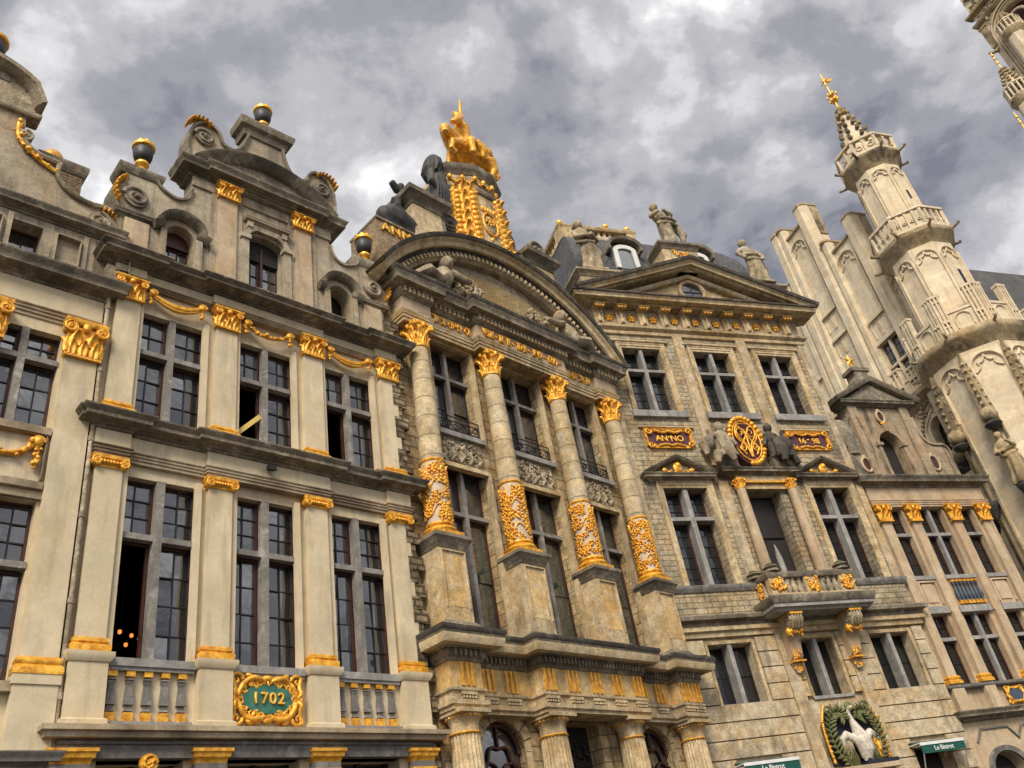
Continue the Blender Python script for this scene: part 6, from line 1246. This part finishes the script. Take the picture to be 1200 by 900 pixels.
m = Turn(); g_ = Turn(); a, b, zs = 2.85, 3.95, 18.7; c = 3.4
for i, w in enumerate((.0, .12, .24)): m.arcsweep([(a - w, 16.2), (a - w, zs)] + smooth([(a - w, zs), (a - w + .05, zs + .35), (c, zs + .72 + w)], 2)[1:-1] + [(c, zs + .72 + w)] + smooth([(c, zs + .72 + w), (b + w - .05, zs + .35), (b + w, zs)], 2)[1:-1] + [(b + w, zs), (b + w, 16.2)], [(0, -.5), (0, -.1 + .08 * i), (.09, -.08 + .08 * i), (.09, -.5)])
q = ob('pointed_window', m, 'hall', B); g_.box(a, b, -.6, -.55, 16.2, 19.4); ob('glazing', g_, 'wood', q)
m = Turn(); rg = random.Random(5)
for s_ in (-1, 1):
    for k_ in range(7): t = k_ / 6; m.blob((c + s_ * (.95 - .6 * t), .1, 18.9 + 1.15 * t), .1, .1, .1, 6, 4)
    for k_ in range(4): m.blob((c + s_ * 1.15, .08, 18.3 + .25 * k_), .08, .08, .1, 6, 4)
relief(m, 2.3, 4.6, 19.5, 20.2, .03, 44, 30, .08); ob('crocket', m, 'halld', B)
# parapet of canopied panels, shared by end wall, front and turret
def canopy_panel(m, a, b, z0, z1, d):
    m.box(a, b, d - .18, d, z0, z1 - .12); m.box(a - .03, b + .03, d - .22, d + .1, z1 - .12, z1)
    c = (a + b) / 2; w = (b - a)
    for x in (a + .05, c, b - .05): m.box(x - .04, x + .04, d, d + .09, z0, z1 - .1)
    for x0, x1 in ((a + .09, c - .04), (c + .04, b - .09)):
        m.arcsweep(arc((x0 + x1) / 2, z1 - .42, (x1 - x0) / 2, 180, 0, 6), [(0, d - .01), (0, d + .06), (.06, d + .07), (.06, d - .01)])
        m.box(x0, x1, d - .01, d + .14, z0 + .55, z0 + .65); m.arcsweep(arc((x0 + x1) / 2, z0 + .3, (x1 - x0) / 2, 180, 0, 6), [(0, d - .01), (0, d + .06), (.06, d + .07), (.06, d - .01)])
def parapet(m, u0, u1, z, d, sc=1.):
    K = max(1, round((u1 - u0) / 1.0)); st = (u1 - u0) / K
    for k_ in range(K): a = u0 + k_ * st; canopy_panel(m, a + .06, a + st - .28, z, z + sc * (2.5 if k_ % 2 == 0 else 1.9), d); m.box(a + st - .3, a + st + .08, d - .16, d - .02, z, z + 1.1 * sc); m.box(a + st - .34, a + st + .1, d - .2, d + .03, z + 1.1 * sc, z + 1.1 * sc + .12)
m = Turn(); parapet(m, 1.7, 9.6, 20.75, .42, .66); ob('parapet', m, 'hall', B)
m = Turn(); m.sweep([(9.9, -.05), (9.9, .1), (2.2, .1), (2.2, -.05)][::-1] if False else [(1.5, .05), (9.9, .05)], [(-.3, 20.1), (.02, 20.12), (.1, 20.3), (.3, 20.42), (.46, 20.55), (.48, 20.76), (-.3, 20.78)]); ob('cornice', m, 'halld', B)
# turret
PH = pi / 8
def octo(r): return [(r * cos(PH + k_ * pi / 4), r * sin(PH + k_ * pi / 4)) for k_ in range(8)][::-1]
def ring(m, r, prof): m.sweep(octo(r), prof, True)
def drum(m, r0, z0, r1, z1, cap=True): m.loft([[(x, y, z) for x, y in octo(r)] for r, z in ((r0, z0), (r1, z1))], True, cap)
class Face(MB):                                             # builders laid on one face of an octagon of circumradius r
    def __init__(s, k_, r): super().__init__(); s.a = -pi / 2 + 0 + k_ * pi / 4; s.r = r * cos(pi / 8)
    def add(s, vs, fs):
        o = len(s.v); nx, ny = sin(s.a + pi / 2) , cos(s.a + pi / 2)
        s.v += [((s.r + d) * nx + u * ny, -((s.r + d) * ny - u * nx), z) for u, d, z in vs]; s.f += [tuple(i + o for i in f) for f in fs]
FACES = [-3, -2, -1, 0, 1, 2, 3, 4]
tur = MB(); drum(tur, 2.2, 0, 2.15, 20.0); drum(tur, 1.55, 20.0, 1.48, 26.3); drum(tur, 1.24, 26.3, 1.18, 32.0); T_ = ob('corner_turret', tur, 'hall', B)
m = MB(); ring(m, 2.13, [(-.5, 19.9), (.05, 19.92), (.08, 20.0), (.25, 20.2), (.4, 20.42), (.44, 20.5), (.44, 20.72), (.4, 20.78), (-.5, 20.8)])
ring(m, 1.46, [(-.4, 26.2), (.03, 26.22), (.07, 26.3), (.25, 26.55), (.38, 26.74), (.42, 26.8), (.42, 26.98), (-.4, 27.02)]); ring(m, 1.17, [(-.4, 31.9), (.03, 31.92), (.07, 32.02), (.22, 32.28), (.36, 32.54), (.4, 32.6), (.4, 32.74), (-.4, 32.78)]); obk('gallery_cornice', m, 'halld', T_, lambda u, d, z: (z > 23) + (z > 29))
m = MB(); 
par = MB(); W3 = 2 * 2.4 * sin(pi / 8)
for k_ in FACES:
    f = Face(k_, 2.42); w = W3 * .5
    for a, b, h in ((-w + .0, -w + .42, 2.1), (w - .42, w - .0, 2.1)): canopy_panel(f, a, b, 20.76, 20.76 + h, 0)
    f.box(-w + .42, w - .42, -.16, -.02, 20.76, 21.75); f.box(-w + .42, w - .42, -.2, .03, 21.75, 21.87)
    blind(f, -.3, .3, 20.9, 21.3, .06, .05, False)
    par.v += f.v and []; o_ = len(par.v); par.v += f.v; par.f += [tuple(i + o_ for i in q) for q in f.f]
ob('parapet', par, 'hall', T_)
def join(dst, src): o_ = len(dst.v); dst.v += src.v; dst.f += [tuple(i + o_ for i in q) for q in src.f]
for r, z0, h in ((1.86, 26.98, 1.25), (1.56, 32.74, 1.1)):  # pierced galleries
    gal = MB(); w = r * sin(pi / 8)
    for k_ in FACES:
        f = Face(k_, r); f.box(-w, w, -.14, 0, z0, z0 + .16); f.box(-w - .02, w + .02, -.17, .05, z0 + h - .14, z0 + h)
        n_ = 4 if r > 1.7 else 2
        for i in range(n_ + 1): x = -w + 2 * w * i / n_; f.box(x - .05, x + .05, -.12, -.0, z0 + .16, z0 + h - .14)
        for i in range(n_):
            c = -w + 2 * w * (i + .5) / n_; rr = w / n_ - .05; f.arcsweep(arc(c, z0 + h - .2 - rr * .6, rr, 180, 0, 8, .9), [(0, -.11), (0, -.01), (.06, -.01), (.06, -.11)]); f.tube([(c + rr * .6 * cos(t), -.06, z0 + h * .42 + rr * .5 * sin(t)) for t in [k2 * pi / 5 for k2 in range(11)]], .035, 5)
            f.box(c - rr, c + rr, -.13, -.09, z0 + .16, z0 + h * (.55 if r > 1.7 or k_ % 2 else .3))
        join(gal, f)
    ob('pierced_gallery', gal, 'hall', T_)
bt = MB(); dk = MB()
for k_ in FACES:
    f = Face(k_, 1.2); w = 1.2 * sin(pi / 8); blind(f, -w + .1, w - .1, 27.2, 31.2, .06, .07, True); join(bt, f)
    f = Face(k_, 1.5); w = 1.5 * sin(pi / 8); blind(f, -w + .12, w - .12, 21.5, 25.35, .07, .09, True); join(bt, f)
    f = Face(k_, 2.16); w = 2.16 * sin(pi / 8); blind(f, -w + .24, w - .24, 8, 18.9, .1, .12, True); join(bt, f)
    if k_ == 0:
        f = Face(k_, 1.2); f.box(-.02, .13, -.1, .012, 29.4, 30.0); join(dk, f); f = Face(k_, 1.5); f.box(.0, .18, -.1, .012, 23.6, 24.5); join(dk, f)
    if k_ in (0,):
        f = Face(k_, 2.17); f.box(-.2, .14, -.1, .014, 15.2, 16.3); join(dk, f)
ob('blind_tracery', bt, 'hall', T_); obk('slit_window', dk, 'night', T_, lambda u, d, z: round(z))
# corner buttress pinnacles with crockets, and the statues on their brackets
pn = MB(); br = MB()
for k_ in range(8):
    a = PH + k_ * pi / 4; x, y = 2.17 * cos(a), 2.17 * sin(a); nx, ny = cos(a), sin(a)
    if x > 1.4 and y < -.7: continue
    for s_ in (.0,):
        pn.loft([[(x + nx * .12 + e1 * w, y + ny * .12 + e2 * w, z) for e1, e2 in ((-1, -1), (1, -1), (1, 1), (-1, 1))] for z, w in ((16.9, .2), (17.9, .17), (18.1, .19), (19.8, .05))])
    pn.lathe(x + nx * .3, y + ny * .3, [(.1, 16.3), (.3, 16.45), (.36, 16.65), (.3, 16.9), (.15, 17.0)], 8)
    for i in range(7):
        for e in (-1, 1):
            z = 17.2 + .34 * i; pn.blob((x + nx * .16 - ny * e * (.22 - .02 * i), y + ny * .16 + nx * e * (.22 - .02 * i), z), .075, .075, .075, 6, 4); 
        pn.blob((x + nx * (.42 - .03 * i), y + ny * (.42 - .03 * i), 17.2 + .34 * i), .08, .08, .09, 6, 4)
    for e in (-1, 1): pn.tube([(x - ny * e * .2, y + nx * e * .2, 8), (x - ny * e * .2, y + nx * e * .2, 17.2)], .055, 6)
    br.lathe(x + nx * .3, y + ny * .3, [(.06, 12.8), (.16, 13.0), (.28, 13.35), (.33, 13.44), (.33, 13.56)], 8); br.lathe(x + nx * .3, y + ny * .3, [(.1, 16.0), (.3, 16.12), (.36, 16.24), (.25, 16.35)], 8)
obk('crocketed_pinnacle', pn, 'halld', T_, lambda u, d, z: round(atan2(d, u) / (pi / 4) - .5)); obk('bracket', br, 'bronze', T_, lambda u, d, z: (z > 15, round(atan2(d, u) / (pi / 4) - .5)))
for k_, lab in ((4, 'robed gothic statue on the turret bracket nearest the small pedimented gable'), (5, 'robed gothic statue on the turret bracket between two arched panels'), (6, 'robed gothic statue on the turret bracket nearest the town hall front')):
    a = PH + k_ * pi / 4; a = [pi + PH, pi - PH, pi - 3 * PH, PH * 3][k_ - 3] if False else a
    a = {4: pi - PH, 5: pi - 3 * PH, 6: PH * 3}[k_]
    x, y = 2.47 * cos(a), 2.47 * sin(a); o = F.thing('gothic_statue', x, y, 13.56, lab, 'statue', None, (pi / 2 - a)); o.rotation_euler.z = F.yaw + (a - pi / 2) * -1; m = MB(); robed(m, 2.3, 30 + k_, arm_l=[(-.18, .06, .62), (-.1, .16, .6)], arm_r=[(.16, .08, .64), (.1, .2, .74)]); ob('figure', remesh('figure', m, .028, 1), 'halld', o)
# spire
sp = MB(); drum(sp, 1.15, 32.7, .12, 37.3); T2 = ob('spire', sp, 'hall', T_); cr = MB()
for k_ in range(8):
    a = PH + k_ * pi / 4
    for i in range(8):
        t = i / 8; r = 1.15 - 1.03 * t + .04; cr.blob((r * cos(a), r * sin(a), 32.95 + 4.6 * t), .13, .13, .13, 7, 5); cr.blob((r * 1.06 * cos(a), r * 1.06 * sin(a), 33.08 + 4.6 * t), .09, .09, .07, 6, 4)
cr.lathe(0, 0, [(.12, 37.1), (.28, 37.25), (.3, 37.4), (.2, 37.5)], 10); ob('crocket', cr, 'halld', T2)
m = MB(); m.tube([(0, 0, 37.4), (0, 0, 40.6)], [.06, .035], 8); m.lathe(0, 0, [(.05, 37.5), (.14, 37.6), (.05, 37.75)], 10); 
for z, r in ((38.3, .2), (38.7, .26)):
    for k_ in range(6): a = k_ * pi / 3; m.blob((r * cos(a), r * sin(a), z), .07, .07, .12, 6, 4)
    m.lathe(0, 0, [(.05, z - .15), (.16, z), (.05, z + .15)], 8)
m.blob((0, 0, 39.6), .09, .09, .09); m.prism([(-.1, 39.95), (.55, 40.1), (.75, 40.35), (.3, 40.3), (.0, 40.2)], -.03, .03); m.tube([(-.35, 0, 39.85), (.35, 0, 39.95)], .03, 6); m.tube([(0, -.3, 39.9), (0, .3, 39.9)], .03, 6); ob('gilt_weathervane', m, 'goldb', T2)
gg = MB()
for r, z in ((1.55, 32.6), (1.85, 26.85), (2.45, 20.6)):
    for k_ in range(8):
        a = PH + k_ * pi / 4; L = .42; gg.tube([(r * .82 * cos(a), r * .82 * sin(a), z - .05), (r * cos(a), r * sin(a), z + .02), ((r + L) * cos(a), (r + L) * sin(a), z + .1)], [.11, .085, .05], 6); gg.blob(((r + L * .9) * cos(a), (r + L * .9) * sin(a), z + .14), .08, .08, .07, 6, 4)
obk('gargoyle', gg, 'halld', T_, lambda u, d, z: ((z > 23) + (z > 29), round(atan2(d, u) / (pi / 4) - .5)))
# front range to the right of the turret, with its steep roof
m = MB(); wops = [(3.6 + 2.3 * k_, 4.9 + 2.3 * k_, z0, z1, .6) for k_ in range(10) for z0, z1 in ((8, 11.5), (14.0, 17.6))]; wall(m, 0, 28.6, 0, 20.4, wops, 0, .5); ob('front_wall', m, 'hall', B)
for k_ in range(10):
    for z0, z1 in ((8, 11.5), (14.0, 17.6)):
        a = 3.6 + 2.3 * k_; window(B, a, a + 1.3, z0, z1 + .55, z0 + 2.2, -.15, cols=2, ru=2, rl=3, smat='hall', fmat='iron', dep=.2)
m = MB()
for k_ in range(11):
    a = 3.1 + 2.3 * k_; m.box(a - .2, a + .2, -.1, .35, 0, 19.5); m.lathe(a, .3, [(.22, 17), (.3, 17.3), (.12, 17.5), (.18, 18.2), (.03, 19.9)], 6)
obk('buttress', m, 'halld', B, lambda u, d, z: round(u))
m = MB(); parapet(m, 2.2, 28.4, 20.75, .35); ob('parapet', m, 'hall', B)
m = MB(); m.sweep([(2.0, .05), (28.6, .05)], [(-.3, 20.1), (.02, 20.12), (.1, 20.3), (.3, 20.42), (.46, 20.55), (.48, 20.76), (-.3, 20.78)]); ob('cornice', m, 'halld', B)
m = MB(); z0, zt_ = 20.3, 32.4; m.loft([[(.9, -.9, z0), (28.6, -.9, z0), (28.6, -12.6, z0), (.9, -12.6, z0)], [(.9, -6.2, zt_), (28.6, -6.2, zt_), (28.6, -7.3, zt_), (.9, -7.3, zt_)]]); rf = ob('roof', m, 'slate', B)
for k_ in range(8):
    x = 5.2 + 2.7 * k_; q = MB(); q.box(x - .45, x + .45, -2.8, -1.5, 21.2, 23.1); q.prism([(x - .6, 23.0), (x, 24.3), (x + .6, 23.0)], -3.3, -1.35); d_ = ob('dormer', q, 'slate', rf); q = MB(); q.box(x - .3, x + .3, -1.51, -1.47, 21.6, 22.9); ob('glazing', q, 'glass', d_); q = MB(); q.tube([(x, -1.4, 24.2), (x, -1.4, 24.9)], .04, 6); q.blob((x, -1.4, 24.9), .12, .12, .12); ob('finial', q, 'lead', d_)
m = MB(); m.box(.6, 28.6, -13.6, -13.2, 0, 20.4); ob('rear_wall', m, 'hall', B)
# ------------------------------------------------------------------ the great tower
B = F.root('bell_tower', 'ornate gothic tower with pinnacles rising high beyond the turret', 'tower'); B.location = F.w(28.6, 0, 0)
W_ = 9.0; D_ = 5.15
class Side(MB):                                            # left face of the tower: x runs away from the square, out is to the left
    def add(s, vs, fs): o = len(s.v); s.v += [(-d, u, z) for u, d, z in vs]; s.f += [tuple(i + o for i in f) for f in fs]
tw = Side(); ar = (1.0, 4.0, 50.0, 58.3, 1.5); wall(tw, 0, D_, 0, 60.8, [ar], 0, .7); wall(tw, 0, D_, 60.8, 74, [(1.0, 4.0, 63.5, 70, 1.5)], 0, .7); tw.box(0, D_, -W_, -W_ + .4, 0, 74); tw.box(0, .4, -W_ + .4, -.0, 0, 74); tw.box(D_ - .4, D_, -W_ + .4, -.71, 0, 74); tw.box(.4, D_ - .4, -W_ + .4, -.0, 73.6, 74); T_ = ob('shaft', tw, 'hall', B)
m = Side()
for i, w in enumerate((.0, .2, .42)): blind(m, 1.0 - w, 4.0 + w, 50, 58.3, .18, .12 + .12 * i, False, 1.5 + w)
m.tube([(2.5 + .9 * cos(t), -.2, 58.2 + .9 * sin(t)) for t in [k_ * pi / 10 for k_ in range(21)]], .12, 6); m.box(2.4, 2.6, -.4, -.1, 50, 58); ob('arch_moulding', m, 'hall', T_)
m = Side(); m.box(1.0, 4.0, -.72, -.66, 50, 59.9); m.box(1.0, 4.0, -.72, -.66, 63.5, 71.6); ob('louvre', m, 'sash', T_)
m = Side()
for z, o_ in ((60.7, .34), (61.9, .42)): m.sweep([(D_ + .0, -.3), (D_, .0), (0, 0), (0, -.3)][::-1] if False else [(0, -.3), (0, 0), (D_, 0), (D_, -.3)], [(-.3, z), (.05, z), (o_, z + .2), (o_ + .04, z + .36), (-.3, z + .4)])
ob('string_course', m, 'halld', T_)
m = Side(); relief(m, .1, D_ - .1, 61.2, 61.85, .03, 71, 60, .13); relief(m, 1.6, 4.9, 62.5, 64.5, .03, 72, 70, .17); m.box(.05, D_ - .05, -.1, .1, 62.35, 62.5)
for k_ in range(12): m.blob((4.2 - .1 * k_ * (k_ < 6), .15, 59.9 + .1 * k_), .14, .12, .12, 6, 4)
ob('carving', m, 'halld', T_)
m = Side(); 
for z in (57.5, 54.9): m.tube([(D_ - .2, .0, z - .1), (D_ + .05, .1, z), (D_ + .45, .2, z + .15)], [.2, .16, .08], 7); m.blob((D_ + .42, .2, z + .25), .14, .14, .12, 6, 4)
m.box(D_ - .5, D_ + .12, -.6, .12, 57.9, 60.4); m.box(D_ - .55, D_ + .2, -.65, .18, 60.3, 60.5); ob('gargoyle', m, 'halld', T_)
def pinnacle(m, dk, x, y, r, z0, z1, z2, ph=PH):            # octagonal turret: shaft, panelled crown, crocketed spirelet
    O = lambda q, z: [(x + q * cos(ph + k_ * pi / 4), y + q * sin(ph + k_ * pi / 4), z) for k_ in range(8)]
    m.loft([O(r, z0), O(r, z1)]); dk.loft([O(r, z1 - .1), O(r * 1.35, z1 + .35), O(r * 1.35, z1 + .5), O(r * 1.1, z1 + .52)])
    for k_ in range(8):
        a, b = O(r * 1.25, 0)[k_], O(r * 1.25, 0)[(k_ + 1) % 8]
        for t in (0, .5): px, py = a[0] + (b[0] - a[0]) * t, a[1] + (b[1] - a[1]) * t; m.tube([(px, py, z1 + .5), (px, py, z1 + 1.6)], .06 * r + .03, 6)
        m.tube([(a[0], a[1], z1 + 1.6), (b[0], b[1], z1 + 1.6)], .09, 6); m.tube([(a[0], a[1], z1 + .6), (b[0], b[1], z1 + .6)], .08, 5)
    dk.loft([O(r * 1.0, z1 + .5), O(r * .95, z1 + 1.6)]); m.loft([O(r * .9, z1 + 1.5), O(.06, z2)])
    for k_ in range(8):
        a = ph + k_ * pi / 4
        for i in range(6): t = i / 6; q = r * .9 * (1 - t) + .08; dk.blob((x + q * cos(a), y + q * sin(a), z1 + 1.7 + (z2 - z1 - 1.7) * t), .13 * r + .05, .13 * r + .05, .12, 6, 4)
o_ = Vector((-28.6, 0, 0))
for u, d, r, z0, z1, z2, tall, par_ in ((28.6 - .7, -3.0, .7, 40, 56.3, 59.3, 0, B), (16.75, 1.0 - 1.0, .62, 20.4, 41.7, 45.5, 1.5, None), (14.75, 0, .55, 20.4, 35.0, 38.3, 2.1, None), (28.6 + W_, .0, .9, 0, 64, 70, 2, B), (28.6, .0, .8, 0, 66, 72, 2, B)):
    cnr = MB(); dkk = MB(); gf = MB(); P_ = B if par_ else bpy.data.objects[TH]; ox = 28.6 if par_ else 0
    pinnacle(cnr, dkk, u - ox, d, r, z0, z1, z2); q = ob('pinnacle_turret', cnr, 'hall', P_); ob('crocket', dkk, 'halld', q)
    if tall:
        gf.tube([(u - ox, d, z2 - .1), (u - ox, d, z2 + tall)], [.05, .03], 6)
        for t_ in (.25, .55, .8): gf.blob((u - ox, d, z2 + tall * t_), .1, .1, .14, 7, 5)
        ob('gilt_finial', gf, 'goldb', q)
m = MB(); m.loft([[(.0, .0, 74), (W_, .0, 74), (W_, -D_, 74), (0, -D_, 74)], [(W_ / 2 - 2, -D_ / 2 + 2, 78), (W_ / 2 + 2, -D_ / 2 + 2, 78), (W_ / 2 + 2, -D_ / 2 - 2, 78), (W_ / 2 - 2, -D_ / 2 - 2, 78)], [(W_ / 2 - .2, -D_ / 2 + .2, 98), (W_ / 2 + .2, -D_ / 2 + .2, 98), (W_ / 2 + .2, -D_ / 2 - .2, 98), (W_ / 2 - .2, -D_ / 2 - .2, 98)]]); ob('spire', m, 'hall', B)

# a thing made of a single mesh needs no empty above it
for o in [x for x in SC.objects if x.type == 'EMPTY' and x.parent is None]:
    ch = [c for c in SC.objects if c.parent == o]
    if len(ch) == 1 and not [c for c in SC.objects if c.parent == ch[0]] and ch[0].location.length < 1e-6 and max(abs(a) for a in ch[0].rotation_euler) < 1e-6:
        c, nm = ch[0], o.name; c.parent = None; c.location = o.location; c.rotation_euler = o.rotation_euler; c.scale = o.scale
        for k_ in o.keys(): c[k_] = o[k_]
        bpy.data.objects.remove(o); c.name = nm
